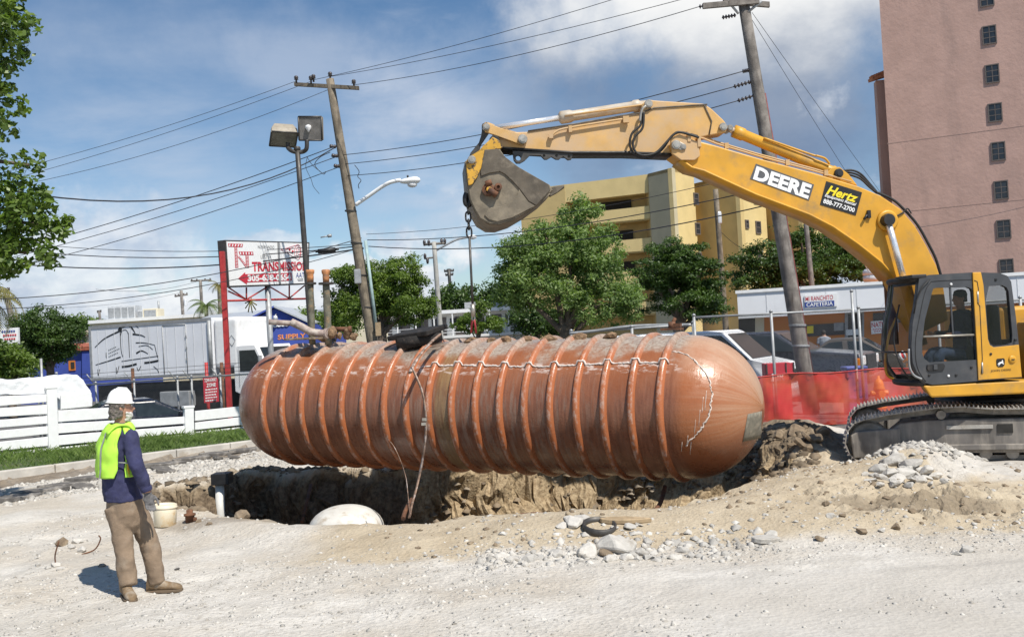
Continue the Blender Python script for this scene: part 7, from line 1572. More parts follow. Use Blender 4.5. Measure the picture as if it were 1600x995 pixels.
farpole(316, 490, (313, 437), 75, .14, 'wood_pole_grey', 'far pole with wide crossarm beside the palm', ((298, 439, 330, 437.5),))
farpole(1131, 470, (1118, 296), 46, .15, 'wood_pole', 'thin leaning wooden pole in front of the yellow building', (), (1123.5, 350))
farpole(1268, 440, (1258, 335), 44, .13, 'wood_pole_grey', 'thin grey pole right of the thick leaning pole', ())
farpole(703, 445, (701, 420), 150, .3, 'dark_metal', 'distant mast with three arms left of the lifting cable', ((694, 424, 709, 423), (696, 430, 708, 429)))
farpole(12, 470, (8, 452), 60, .2, 'wood_pole_grey', 'far pole behind the palm fronds at the left edge', ((0, 455, 14, 452),))
farpole(158, 510, (155, 487), 80, .12, 'wood_pole_grey', 'short far pole with a lamp left of the roof units', ((152, 488, 158, 487),))
# overhead wires
def wire(a, b_, dip=.15, r=.011, lab='', n=16): m_ = MB(); m_.tube(sag(a, b_, dip, n), r, 5); o = m_.build('overhead_wire', 'wire', None); tag(o, lab, 'wire', 'overhead wires'); return o
Wd = [((486, 126, 31), (1100, -46, 22.7), .15, .008, 'thin wire from the left pole crossarm to the right pole top, uppermost'), ((516, 120, 31), (1130, -18, 22.7), .15, .008, 'thin wire from the left pole crossarm to the right pole top, second from above'), ((553, 133, 31), (1092, 11, 22.7), .2, .009, 'thin wire from the right end of the left crossarm to the right pole top'),
      ((530, 243, 31), (1160, 112, 22.7), .25, .011, 'upper of three wires from the left pole middle to the right pole'), ((533, 257, 31), (1146, 136, 22.7), .25, .011, 'middle of three wires from the left pole middle to the right pole'), ((537, 275, 31), (1152, 158, 22.7), .3, .011, 'lower of three wires from the left pole middle to the right pole'),
      ((463, 127, 31), (-60, 285, 34), .2, .008, 'thin wire from the left crossarm end to the tree, uppermost'), ((487, 127, 31), (-60, 300, 34), .2, .008, 'thin wire from the left crossarm to the tree, second from above'), ((514, 140, 31), (-60, 305, 34), .4, .008, 'thin wire from the left pole top to the tree, third from above'),
      ((523, 229, 31), (-80, 415, 36), .25, .014, 'upper wire from the left pole middle down to the left'), ((526, 245, 31), (-80, 425, 36), .25, .012, 'middle wire from the left pole middle down to the left'), ((530, 261, 31), (-80, 440, 36), .3, .012, 'lower wire from the left pole middle down to the left'),
      ((523, 231, 31), (-60, 283, 20), .95, .018, 'thick sagging dark cable from the left pole to the tree'),
      ((566, 384, 31), (-90, 374, 40), .55, .018, 'thick cable from the left pole behind the sign, upper'), ((568, 388, 31), (-90, 398, 40), .6, .024, 'thick cable from the left pole behind the sign, lower'), ((566, 381, 31), (-90, 362, 42), .5, .012, 'thin cable from the left pole behind the sign, highest'),
      ((565, 372, 31), (-90, 470, 28), .45, .014, 'dark cable passing before the sign down to the left, upper'), ((567, 386, 31), (-90, 486, 28), .45, .012, 'dark cable passing before the sign down to the left, lower'),
      ((574, 375, 31), (1222, 288, 22.7), .35, .013, 'upper low wire from the left pole across the trees to the right pole'), ((576, 385, 31), (1226, 314, 22.7), .45, .015, 'lower low wire from the left pole across the trees to the right pole'), ((572, 366, 31), (1216, 262, 22.7), .3, .008, 'thin low wire from the left pole to the right pole behind the boom'),
      ((313, 438, 75), (150, 452, 60), .4, .012, 'thin wire from the far pole by the palm to the left'), ((283, 457, 85), (0, 480, 70), .5, .012, 'thin wire from the far pole above the truck to the left'), ((1124, 360, 46), (1220, 382, 60), .8, .012, 'thin drooping wire from the thin wooden pole to the yellow building'),
      ((1168, 20, 22.7), (1420, 420, 40), .1, .006, 'faint guy wire slanting from the right pole top, left one'), ((1175, 20, 22.7), (1480, 440, 42), .1, .006, 'faint guy wire slanting from the right pole top, right one'), ((1288, 372, 40), (1650, 310, 60), .3, .012, 'thin wire in front of the pink tower')]
for a, b_, dp, r_, lab in Wd: wire(P(*a), P(*b_), dp, r_, lab)
m_ = MB(); a, b_ = f31(497, 393, -.3), f31(524, 390, -.3); m_.tube([a, b_], .075, 10); m_.tube([a-(b_-a)*.15, a], .03, 6); m_.tube([b_, b_+(b_-a)*.2], .03, 6); o = m_.build('cable_splice', 'black_steel', None); tag(o, 'black cable splice case hanging on the wires right of the sign', 'splice case')
m_ = MB(); m_.tube([f31(512, 369, -.3), f31(518, 368, -.3)], .05, 8); m_.tube([f31(501, 371, -.3), f31(512, 369, -.3)], .02, 6); o = m_.build('wire_clamp', 'galv', None); tag(o, 'small pale wire clamp above the black splice case', 'clamp')
# two white ropes over the cafeteria roof
for i, (x0, y0, x1, y1) in enumerate(((1320, 356, 1357, 424), (1345, 372, 1366, 418))): m_ = MB(); m_.tube([P(x0, y0, 40), P(x1, y1, 42)], .02, 5); o = m_.build('stay_rope', 'galv_light', None); tag(o, ('white stay rope left of the roof ventilator', 'white stay rope meeting the roof ventilator')[i], 'rope')
# ================================================================== BUILDINGS
ZG = -.25
def wallbox(m_, p0, p1, z0, z1, depth):
    """upright slab whose front edge runs p0 -> p1"""
    p0 = Vector((p0.x, p0.y, 0)); p1 = Vector((p1.x, p1.y, 0)); d = (p1-p0).normalized(); n = Vector((-d.y, d.x, 0)); n = n if n.y > 0 else -n
    m_.prism([p0+Vector((0, 0, z0)), p1+Vector((0, 0, z0)), p1+n*depth+Vector((0, 0, z0)), p0+n*depth+Vector((0, 0, z0))], (0, 0, z1-z0)); return n
def zat(px, py, Y): return P(px, py, Y).z
def window(par, c, wx, wz, d, n, cols=2, rows=3, frame='window_frame', bar=.05, pane='window_dark'):
    """c: point on the wall face, d along the wall, n outwards"""
    m_ = MB(); Z = Vector((0, 0, 1)); m_.box(c+n*.01, (wx, .08, wz), d, n, Z); w_ = m_.build('window', 'dark_void', par)
    for i in range(cols):
        for j in range(rows):
            m_ = MB(); cc = c+d*(wx*((i+.5)/cols-.5))+Z*(wz*((j+.5)/rows-.5))+n*.045; m_.box(cc, (wx/cols-bar, .03, wz/rows-bar), d, n, Z); m_.build('pane', pane, w_)
    m_ = MB(); b2 = bar*1.2
    for s_ in (-1, 1): m_.box(c+d*(s_*(wx/2+b2/2))+n*.05, (b2, .10, wz+2*b2), d, n, Z)
    for s_ in (-1, 1): m_.box(c+Z*(s_*(wz/2+b2/2))+n*.05, (wx, .10, b2), d, n, Z)
    for i in range(1, cols): m_.box(c+d*(wx*(i/cols-.5))+n*.06, (bar*.8, .04, wz), d, n, Z)
    for j in range(1, rows): m_.box(c+Z*(wz*(j/rows-.5))+n*.06, (wx, .03, bar*.8), d, n, Z)
    m_.build('frame', frame, w_); return w_
def pink_tower():
    A = P(1404, 480, 92); B = P(1842, 470, 82); t = thing('pink_tower', 'tall salmon pink tower block with one column of small windows', 'building', (A.x, A.y, ZG))
    m_ = MB(); n = wallbox(m_, A, B, ZG, 44, 16); m_.build('wall', M('stucco_pink', (.50, .325, .27), .9, var=.07, scale=.5, bump=.03, bscale=2.5, dirt=(.39, .26, .22), dirtlo=.5, dirthi=.75, dscale=.35, streak=True), t)
    d = (B-A); d.z = 0; d.normalize(); no = -n; f = lambda x, y: PL(x, y, Vector((A.x, A.y, 0)), no); k = 1540/87.6
    for x, y in ((1542, -4), (1546, 55), (1550.5, 115.5), (1555, 176), (1560, 236.5), (1564.5, 297), (1568.5, 358), (1573, 419), (1537, -65)): window(t, f(x, y), 17/k, 26/k, d, no, 2, 3, 'window_frame', .08)
    for y0, y1 in ((212, 180), (325, 297), (470, 440)):
        a, b_ = f(1386, y0+10), f(1826, y1-10); m_ = MB(); m_.box(((a.x+b_.x)/2, (a.y+b_.y)/2, (a.z+b_.z)/2), ((b_-a).length, .03, .06), d, no); m_.build('floor_joint', M('pink_joint', (.42, .285, .24), .9) if 'pink_joint' not in bpy.data.materials else bpy.data.materials['pink_joint'], t)
    C_ = P(1391, 480, 95.7); D_ = Vector((A.x+1.8, C_.y-.2, 0)); zt = zat(1371, 126, 95.7); m_ = MB(); wallbox(m_, C_, D_, ZG, zt, 1.2); m_.build('wing_wall', bpy.data.materials['stucco_pink'], t)
    m_ = MB(); q = P(1371, 122, 77); m_.prism([Vector((C_.x-.45, C_.y-.4, zt)), Vector((D_.x, C_.y-.4, zt+.4)), Vector((D_.x, C_.y-.4, zt+.8)), Vector((C_.x-.5, C_.y-.4, zt+.3))], (0, 1.2, 0)); rf = m_.build('tile_roof', M('roof_tile', (.45, .19, .10), .8, var=.25, scale=6), t)
    for i in range(6): m_ = MB(); a = Vector((C_.x-.5+.22*i, C_.y-.45, zt+.34+.075*i)); m_.tube([a, a+Vector((0, .6, 0))], .12, 7); m_.build('tile', bpy.data.materials['roof_tile'], rf)
pink_tower()
def yellow_block():
    t = thing('yellow_building', 'yellow stepped apartment building with open galleries behind the trees', 'building', (P(1023, 500, 88).x, 88, ZG)); H = 16.0
    c0, cm, c1 = P(822, 480, 93.8), P(893, 480, 91.6), P(1024, 480, 88.2); zt = lambda x, y, Y: zat(x, y, Y)
    m_ = MB(); n = wallbox(m_, c0, cm, ZG, 16.0, 10); m_.build('end_wall', 'stucco_yellow_shaded', t)
    d = (c1-c0); d.z = 0; d.normalize(); m_ = MB(); wallbox(m_, cm+n*2.2, c1+n*2.2, ZG, 15.6, 7.5); m_.build('gallery_wall', 'stucco_yellow_shaded', t)
    m_ = MB(); wallbox(m_, cm+n*.02, c1+n*.02, 14.35, 16.0, 2.1); m_.build('roof_parapet', 'stucco_yellow', t)
    for z in (12.05, 9.2, 6.35, 3.5):
        m_ = MB(); wallbox(m_, cm+n*.02, c1+n*.02, z, z+1.12, .18); m_.build('gallery_rail', 'stucco_yellow', t); m_ = MB(); wallbox(m_, cm+n*.22, c1+n*.1, z-.12, z+.1, 2.0); m_.build('gallery_floor', 'stucco_yellow_shaded', t)
    for z in (12.1, 9.3, 6.4):
        m_ = MB(); c = P(935, 330, 93); wallbox(m_, Vector((cm.x, cm.y, 0))+d*2.5+n*2.12, Vector((cm.x, cm.y, 0))+d*5.6+n*2.12, z+.1, z+2.1, .05); m_.build('doorway', 'dark_void', t)
    m_ = MB(); q = P(819, 345, 93.6); m_.box((q.x-.1, q.y, 6.0), (.25, .3, 12.0)); m_.build('downpipe', 'galv', t)
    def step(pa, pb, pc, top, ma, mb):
        """pa-pb: left face, coloured darker as shade, pb-pc: face towards the sun, coloured brighter"""
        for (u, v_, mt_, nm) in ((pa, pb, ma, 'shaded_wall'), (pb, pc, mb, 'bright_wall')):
            m_ = MB(); wallbox(m_, u, v_, ZG, top, .4); m_.build(nm.replace('shaded_', 'side_').replace('bright_', 'front_'), mt_, t)  # shade is put into the side wall colour, sunlight into the front wall
        m_ = MB(); g = [Vector((p.x, p.y, top-.02)) for p in (pa, pb, pc)]; bk = [g[2]+Vector((0, 9, 0)), g[0]+Vector((0, 9, 0))]; m_.prism(g+bk, (0, 0, -.3)); m_.build('roof', 'stucco_yellow_shaded', t)
        m_ = MB(); m_.prism([Vector((p.x, p.y+.45, ZG)) for p in (pa, pb, pc)]+[Vector((p.x, p.y+8, ZG)) for p in (pc, pa)], (0, 0, top-.6-ZG)); m_.build('core', 'stucco_yellow_shaded', t)
    step(P(1024.5, 480, 88.0), P(1062, 480, 85.4), P(1096, 480, 88.2), zat(1050, 264, 86), 'stucco_tower_shaded', 'stucco_yellow')
    step(P(1095, 480, 90.2), P(1166, 480, 85.2), P(1206, 480, 88.6), zat(1120, 277, 87), 'stucco_yellow_shaded', 'stucco_yellow')
    step(P(1205, 480, 90.4), P(1262, 480, 86.0), P(1300, 480, 89), zat(1215, 282, 88), 'stucco_yellow_shaded', 'stucco_yellow')
    def win(x, y, w_, h_, pa, pb):
        d = pb-pa; d.z = 0; d.normalize(); n = Vector((d.y, -d.x, 0)); n = n if n.y < 0 else -n; c = PL(x, y, Vector((pa.x, pa.y, 0)), n); k = c.y/1540; window(t, c, w_*k*1.35, h_*k, d, n, 1, 2, 'window_frame', .09)
    a, b_ = P(1062, 480, 85.4), P(1096, 480, 88.2)
    for x, y in ((1087, 311), (1089.5, 357.5), (1092, 404), (1094, 450)): win(x, y, 8, 15, a, b_)
    a, b_ = P(1166, 480, 85.2), P(1206, 480, 88.6)
    for x, y, w_, h_ in ((1163.5, 303, 5, 10), (1181, 308.5, 9, 16), (1166.5, 350.5, 5, 10), (1184, 355.5, 9, 16), (1187, 402, 9, 16)): win(x, y, w_, h_, a, b_)
yellow_block()
def cafeteria():
    A, B = P(1154, 500, 42), P(1720, 470, 38); t = thing('cafeteria', 'low orange cafeteria with a deep white fascia and shop signs', 'building', (A.x, A.y, 0)); d = (B-A); d.z = 0; d.normalize(); no = Vector((d.y, -d.x, 0)); no = no if no.y < 0 else -no; A0 = Vector((A.x, A.y, 0)); B0 = Vector((B.x, B.y, 0))
    f = lambda x, y, o=0.0: PL(x, y, A0+no*o, no); Z = Vector((0, 0, 1))
    m_ = MB(); wallbox(m_, A0-no*.7, B0-no*.7, ZG, 3.4, 9); m_.build('wall', 'stucco_orange', t)
    zb, zt = zat(1300, 487, 40.9), zat(1154, 458, 42); 
    m_ = MB(); wallbox(m_, A0, B0, zb, zt, .9); fa = m_.build('fascia', 'fascia_white', t)
    m_ = MB(); wallbox(m_, A0+no*.06-d*.06, B0+no*.06, zt-.02, zt+.11, 1.0); m_.build('fascia_cap', 'white_paint', fa)
    m_ = MB(); wallbox(m_, A0+no*.03, B0+no*.03, zb-.07, zb+.03, .2); m_.build('fascia_trim', 'galv_light', fa)
    for i in range(1, 13): m_ = MB(); p = A0+d*(1.2*i)+no*.005; m_.box(p+Z*((zb+zt)/2), (.03, .012, zt-zb-.08), d, no); m_.build('fascia_joint', 'galv_light', fa)
    # cafeteria sign
    q = [(1257, 461.5), (1308, 458.2), (1308, 478.5), (1257.5, 482)]; m_ = MB(); m_.prism([f(x, y, .015) for x, y in q], no*.04); sg = m_.build('shop_sign', 'sign_white', t)
    m_ = MB(); m_.prism([f(x, y, .06) for x, y in ((1257.5, 472.3), (1303.5, 469.3), (1303.7, 477.8), (1257.8, 480.6))], no*.006); m_.build('sign_band', 'sign_blue', sg)
    lettering('lettering', 'MI RANCHITO', [f(x, y, .058) for x, y in ((1258.5, 463.8), (1301.5, 460.6), (1301.6, 467.8), (1258.7, 470.8))], 'sign_red', sg, bold=.004)
    lettering('lettering', 'CAFETERIA', [f(x, y, .068) for x, y in ((1260, 473.3), (1301.3, 470.6), (1301.4, 476.8), (1260.2, 479.4))], 'sign_white', sg, bold=.015)
    # openings in the orange wall
    W = .72*-1
    def opening(x0, y0, x1, y1, mt_, nm, o=-.66):
        m_ = MB(); m_.prism([f(x0, y0, o), f(x1, y0-.056*(x1-x0), o), f(x1, y1-.056*(x1-x0), o), f(x0, y1, o)], no*.03); return m_.build(nm, mt_, t)
    opening(1154, 497, 1180, 540, 'dark_void', 'passage'); opening(1180, 497, 1194, 540, 'stucco_cream', 'pillar')
    opening(1258, 507.5, 1320, 526, 'window_dark', 'serving_window'); opening(1261, 509.5, 1271, 521, 'sign_yellow', 'poster', -.61); opening(1303, 504.5, 1318, 517, 'truck_grey', 'poster', -.61)
    opening(1320, 488.5, 1350, 545, 'galv', 'door_frame'); opening(1325, 491, 1347, 545, 'window_dark', 'door', -.62); opening(1322, 515, 1342, 524, 'galv_light', 'shelf', -.58)
    opening(1364, 489, 1440, 506, 'window_dark', 'window'); opening(1592, 480, 1640, 492, 'window_dark', 'window')
    q = [(1360.5, 502), (1403, 498.5), (1404, 518), (1361.5, 522)]; m_ = MB(); m_.prism([f(x, y, -.60) for x, y in q], no*.03); sn = m_.build('shop_sign', 'sign_white', t)
    lettering('lettering', 'NATIONAL', [f(x, y, -.565) for x, y in ((1361.5, 504), (1401, 500), (1401.3, 508.2), (1362, 511.8))], 'sign_red', sn, bold=.02)
    m_ = MB()
    for i in range(2):
        x = 1364+i*2
        while x < 1398: m_.prism([f(a, b_, -.568) for a, b_ in ((x, 514+3.2*i-.08*(x-1364)), (x+2.6, 513.8+3.2*i-.08*(x-1364)), (x+2.2, 515.2+3.2*i-.08*(x-1364)), (x-.3, 515.6+3.2*i-.08*(x-1364)))], no*.004); x += 3.6
    m_.build('small_print', 'sign_red', sn, kind='stuff')
    # roof ventilator stands on the roof
    c = P(1366, 441, 42.5); t2 = thing('roof_ventilator', 'silver drum ventilator standing on the cafeteria roof', 'ventilator', c); k = 42.5/1540
    m_ = MB(); m_.lathe([(13*k, 0), (16*k, 4*k), (16.6*k, 10*k), (14*k, 11*k), (16.8*k, 12*k), (16.4*k, 18*k), (13*k, 21*k), (.001, 22.5*k)], c, (0, 0, 1), 24); m_.build('drum', 'galv_light', t2); m_ = MB(); m_.lathe([(9*k, -16*k), (9*k, 1*k)], c, (0, 0, 1), 16); m_.build('duct', 'galv', t2)
    # a customer at the serving window
    g = f(1287, 520, -.1); g.z = 0; t3 = thing('person', 'person in a pale shirt standing at the cafeteria window', 'person', g); Xd, Yd = d, no
    m_ = MB(); hz = 1.60; ell = ((.92, .16, .11), (1.05, .16, .11), (1.25, .19, .12), (1.40, .20, .11), (1.46, .12, .08), (1.52, .055, .055))
    ell_loft(m_, [(g+Z*z, a, b_) for z, a, b_ in ell], Xd, Yd, 14); m_.blob(g+Z*hz, (.085, .095, .115), 1, 2, 0, smooth=True)
    for s_ in (-1, 1): m_.tube([g+Xd*.1*s_+Z*.95, g+Xd*.11*s_+Z*.5, g+Xd*.11*s_+Z*.05], [.09, .065, .05], 10); m_.tube([g+Xd*.11*s_+Z*.05, g+Xd*.11*s_+Z*.03-Yd*.18], .045, 8); m_.tube([g+Xd*.2*s_+Z*1.4, g+Xd*.25*s_+Z*1.15, g+Xd*.2*s_-Yd*.22+Z*1.12], [.055, .045, .035], 8); hand(m_, g+Xd*.2*s_-Yd*.22+Z*1.12, -Yd, Xd*-s_, 1, .4)
    fuse(m_.build('body', 'skin', t3), .014, 3)
    m_ = MB(); ell_loft(m_, [(g+Z*z, a+.03, b_+.03) for z, a, b_ in ell[:-1]], Xd, Yd, 14)
    for s_ in (-1, 1): m_.tube([g+Xd*.19*s_+Z*1.39, g+Xd*.25*s_+Z*1.17], .075, 8)
    fuse(m_.build('shirt', 'shirt_white', t3), .018, 3, (.02, .1))
    m_ = MB(); ell_loft(m_, [(g+Z*z, .2, .14) for z in (.80, .95)], Xd, Yd, 14)
    for s_ in (-1, 1): m_.tube([g+Xd*.1*s_+Z*.92, g+Xd*.11*s_+Z*.5, g+Xd*.11*s_+Z*.08], [.11, .085, .075], 10)
    fuse(m_.build('trousers', 'denim', t3), .018, 3)
    m_ = MB(); m_.blob(g+Z*1.63+Yd*.02, (.095, .10, .105), 3, 2, .05, smooth=True); m_.build('hair', 'hair_black', t3)
cafeteria()
def motel():
    A, B = P(560, 500, 100), P(850, 500, 98); t = thing('motel', 'low white flat-roofed two-storey motel behind the lifting cable', 'building', (A.x, A.y, ZG)); d = (B-A); d.z = 0; d.normalize(); no = Vector((d.y, -d.x, 0)); f = lambda x, y, o=0.0: PL(x, y, Vector((A.x, A.y, 0))+no*o, no); no = no if no.y < 0 else -no
    zt = zat(740, 483.5, 99); m_ = MB(); wallbox(m_, A-no*1.2, B-no*1.2, ZG, zt-.2, 10); m_.build('wall', 'stucco_white', t)
    m_ = MB(); wallbox(m_, A, B, zt-.25, zt+.1, 11); m_.build('roof', 'white_paint', t)
    m_ = MB(); wallbox(m_, A, B, 2.35, 2.6, 1.4); m_.build('walkway', 'stucco_white', t)
    L = (B-A).length
    for i in range(10):
        u = L*(i+.4)/10; c = Vector((A.x, A.y, 3.55))+d*u-no*1.18
        for dx, w_, h_, z, mt_, nm in ((0, 1.0, 1.9, 3.55, 'window_frame', 'door'), (1.3, .8, .9, 3.9, 'window_dark', 'window')): m_ = MB(); m_.box(Vector((c.x, c.y, z))+d*dx, (w_, .1, h_), d, no); m_.build(nm, mt_, t)
        m_ = MB(); m_.box(Vector((A.x, A.y, (zt+2.5)/2))+d*(L*i/10+.2)-no*.1, (.12, .12, zt-2.5), d, no); m_.build('column', 'white_paint', t)
    for z in (2.9, 3.2, 3.45): m_ = MB(); m_.tube([Vector((A.x, A.y, z))-no*.08, Vector((B.x, B.y, z))-no*.08], .03, 5); m_.build('railing', 'white_paint', t)
    for x in (782, 735): 
        c = P(x, 477, 102); tt = thing('roof_unit', 'small grey roof unit on the motel, %s' % ('right of the cable' if x > 760 else 'behind the cable'), 'roof unit', c); m_ = MB(); m_.box(c, (1.2, .8, .6)); m_.build('casing', 'galv', tt, bevel=.03); m_ = MB(); m_.lathe([(.25, .3), (.25, .4), (.001, .42)], c, (0, 0, 1), 10); m_.build('fan', 'dark_metal', tt)
motel()
def left_buildings():
    def block(name, label, A, B, zt, depth, mat, roofm=None):
        t = thing(name, label, 'building', (A.x, A.y, ZG)); m_ = MB(); n = wallbox(m_, A, B, ZG, zt, depth); m_.build('wall', mat, t)
        if roofm: m_ = MB(); wallbox(m_, A-n*.25, B-n*.25, zt-.05, zt+.2, depth+.5); m_.build('roof', roofm, t)
        d = (B-A); d.z = 0; d.normalize(); return t, d, -n
    t, d, no = block('cream_building', 'cream flat-roofed building behind the box truck with units on its roof', P(140, 500, 76), P(345, 500, 74), zat(200, 501, 75), 14, 'stucco_cream', 'white_paint')
    for i, (xa, xb, yt, yb, lab) in enumerate(((175, 217, 478, 499, 'row of pale louvred air units on the cream roof'), (229, 252, 482.5, 497, 'tan box unit on the cream roof'), (221, 229, 485, 497, 'narrow white unit between the louvred units and the tan box'))):
        c = P((xa+xb)/2, yb, 77); k = 77/FOC; t2 = thing('roof_unit', lab, 'roof unit', c); m_ = MB(); m_.box(c+Vector((0, 0, (yb-yt)*k/2)), ((xb-xa)*k, 1.5, (yb-yt)*k)); m_.build('casing', 'galv_light' if i != 1 else 'stucco_cream', t2, bevel=.03)
        n = 4 if i == 0 else 1
        for j in range(n): m_ = MB(); m_.box(c+Vector(((xb-xa)*k*((j+.5)/n-.5), -.77, (yb-yt)*k*.5)), ((xb-xa)*k/n*.78, .06, (yb-yt)*k*.7)); m_.build('louvre', 'galv', t2)
    p = P(248, 480, 77); m_ = MB(); m_.tube([p-Vector((0, 0, .6)), p+Vector((0, 0, .5))], .08, 6); o = m_.build('vent_stack', 'galv', None); tag(o, 'thin vent stack above the tan roof box', 'pipe')
    t, d, no = block('tan_building', 'tan low building with one small window above the blue building', P(78, 548, 66), P(160, 546, 65), zat(100, 523, 66), 8, 'stucco_cream', 'stucco_cream'); f = lambda x, y: PL(x, y, P(78, 548, 66), no)
    window(t, f(128, 532.5), .5, .38, d, no, 2, 1)
    t, d, no = block('blue_building', 'blue shop building with an orange-framed window left of the truck', P(30, 570, 58), P(150, 565, 57), zat(90, 549.5, 57.5), 7, 'stucco_blue', 'roof_red'); f = lambda x, y, o=0: PL(x, y, P(30, 570, 58)+no*o, no)
    m_ = MB(); m_.box(f(113, 571), (.42, .1, .58), d, no); w_ = m_.build('window', 'stucco_orange', t); m_ = MB(); m_.box(f(113.5, 570.5, .06), (.22, .04, .36), d, no); m_.build('pane', 'dark_void', w_)
    m_ = MB(); m_.prism([f(88, 549, .3), f(140, 546, .3), f(138, 537, -1.2), f(96, 540, -1.2)], (0, .1, .06)); m_.build('tiled_canopy', 'roof_red', t); m_ = MB(); m_.prism([f(128, 543, .2), f(140, 542, .2), f(140, 600, .2), f(128, 600, .2)], -no*.5); m_.build('blue_pier', 'stucco_blue', t)
    # blue gable shop
    Y = 56; pk, le, re = P(429.5, 482, Y), P(392, 500.5, Y), P(484, 506.5, Y); t = thing('marine_shop', 'bright blue gabled shop with orange lettering behind the truck cab', 'building', (pk.x, Y, ZG))
    m_ = MB(); m_.prism([Vector((le.x, Y, ZG)), Vector((re.x, Y, ZG)), re, pk, le], (0, 12, 0)); m_.build('wall', 'stucco_blue', t)
    for a, b_ in ((le, pk), (pk, re)): m_ = MB(); o_ = Vector((0, -.25, .06)); e = (b_-a).normalized()*.0; m_.prism([a+o_, b_+o_, b_+o_+Vector((0, 0, .10)), a+o_+Vector((0, 0, .10))], (0, 12.6, 0)); m_.build('roof', 'roof_metal' if a is not le else 'stucco_blue', t)
    m_ = MB(); a = P(300, 509, 62); m_.prism([P(286, 506, 60), P(395, 499, 57), P(427, 483, 60), P(330, 492, 66)], (0, 0, -.12)); m_.build('side_roof', 'roof_metal', t)
    g = lambda x, y: P(x, y, Y-.02)
    MT['letter_orange'] = M('letter_orange', (.75, .27, .10), .6)
    lettering('lettering', 'MARINE', [g(387, 524.5), g(424, 522.6), g(424, 530.4), g(387, 532.4)], 'letter_orange', t, bold=.03)
    lettering('lettering', 'SUPPLY', [g(434, 522.8), g(478, 520.2), g(478, 528.2), g(434, 530.8)], 'letter_orange', t, bold=.03)
    m_ = MB()
    for i, (x, y, rx) in enumerate(((412, 507, 4.5), (424, 508.5, 3), (430, 508, 3), (436, 507.5, 3), (442, 507, 3), (448, 506.5, 3))): m_.tube([P(x+rx*math.cos(6.283*j/10), y+2.6*math.sin(6.283*j/10), Y-.03) for j in range(11)], .05, 5)
    m_.build('faint_logo', 'sign_white', t)
    m_ = MB(); p = P(430, 493, Y-.3); m_.lathe([(.1, 0), (.16, -.2), (.02, -.3)], p, (0, 0, 1), 8); m_.tube([p, p+Vector((0, .3, .1))], .03, 5); m_.build('wall_lamp', 'galv_light', t)
    for (x0, x1, y0, y1) in ((396, 405, 519, 538), (402, 409, 528, 550)): m_ = MB(); m_.prism([P(x0, y0, Y-.05), P(x1, y0, Y-.05), P(x1, y1, Y-.05), P(x0, y1, Y-.05)], (0, -.15, 0)); m_.build('yellow_board', 'sign_yellow', t)
    t, d, no = block('distant_shed', 'pale yellow wall of a shed behind the standpipes', P(470, 520, 72), P(530, 520, 71), zat(500, 488, 71), 8, 'stucco_cream', 'roof_metal')
    # small sign at the far left
    q = [P(x, y, 46) for x, y in ((-6, 514), (28, 511.5), (29, 537), (-6, 539))]; t = thing('shop_sign', 'white shop sign with blue and red marks at the left edge of the photo', 'sign', (q[0].x, 46, ZG)); m_ = MB(); m_.prism(q, (0, .15, 0)); m_.build('panel', 'sign_white', t)
    m_ = MB(); m_.box((P(12, 580, 46.2).x, 46.2, (q[2].z+ZG)/2), (.12, .12, q[2].z-ZG)); m_.build('post', 'galv', t)
    for i, (y, mt_) in enumerate(((517, 'sign_blue'), (523, 'sign_red'), (529, 'sign_red'))):
        m_ = MB(); x = 3+i*2
        while x < 24: m_.prism([P(a, b_, 45.99) for a, b_ in ((x, y-.06*x), (x+2.4, y-.06*x), (x+2.4, y+2.6-.06*x), (x, y+2.6-.06*x))], (0, -.02, 0)); x += 3.6
        m_.build('marks', mt_, t)
left_buildings()

# ================================================================== TREES
def leaves(name, clumps, n_per, size, mat, parent, seed, flat=.8, aspect=.45, hang=0.0, density_out=.5):
    rg = np.random.default_rng(seed); C = np.array([c[:3] for c in clumps]); Rr = np.array([c[3] for c in clumps]); off = np.array(wpos(parent))
    cnt = np.maximum(6, (n_per*(Rr/Rr.mean())**2).astype(int)); idx = np.repeat(np.arange(len(C)), cnt); n = len(idx)
    v = rg.standard_normal((n, 3)); v /= np.linalg.norm(v, axis=1)[:, None]; rad = Rr[idx]*rg.random(n)**density_out*(1+.15*rg.standard_normal(n)); pos = C[idx]+v*rad[:, None]*np.array([1, 1, flat])-off
    nrm = v*.7+rg.standard_normal((n, 3))*.55+np.array([0, 0, .55]); nrm /= np.linalg.norm(nrm, axis=1)[:, None]
    t1 = np.cross(nrm, rg.standard_normal((n, 3))); t1 /= np.linalg.norm(t1, axis=1)[:, None]; t1[:, 2] -= hang; t1 /= np.linalg.norm(t1, axis=1)[:, None]; t2 = np.cross(nrm, t1)
    L = size*rg.uniform(.6, 1.3, n)[:, None]; W = L*aspect
    V = np.stack([pos-t1*L*.5, pos+t2*W*.5-t1*L*.05, pos+t1*L*.5+nrm*L*.06*-1, pos-t2*W*.5-t1*L*.05], 1).reshape(-1, 3); F = (np.arange(n)*4)[:, None]+np.array([[0, 1, 2, 3]])
    return fastmesh(name, V, F, mat, parent)
def crown_clumps(ells, n, rc, seed, shell=.55):
    rr = random.Random(seed); out = []; w_ = [e[3]*e[4] for e in ells]
    for _ in range(n):
        e = rr.choices(ells, w_)[0]; v = Vector((rr.gauss(0, 1), rr.gauss(0, 1), rr.gauss(0, 1))).normalized(); u = lerp(shell, 1.0, rr.random()**.7) if rr.random() < .8 else rr.random()*shell
        out.append((e[0]+v.x*e[3]*u, e[1]+v.y*(e[5] if len(e) > 5 else e[3])*u, e[2]+v.z*e[4]*u, rc*rr.uniform(.6, 1.35)))
    return out
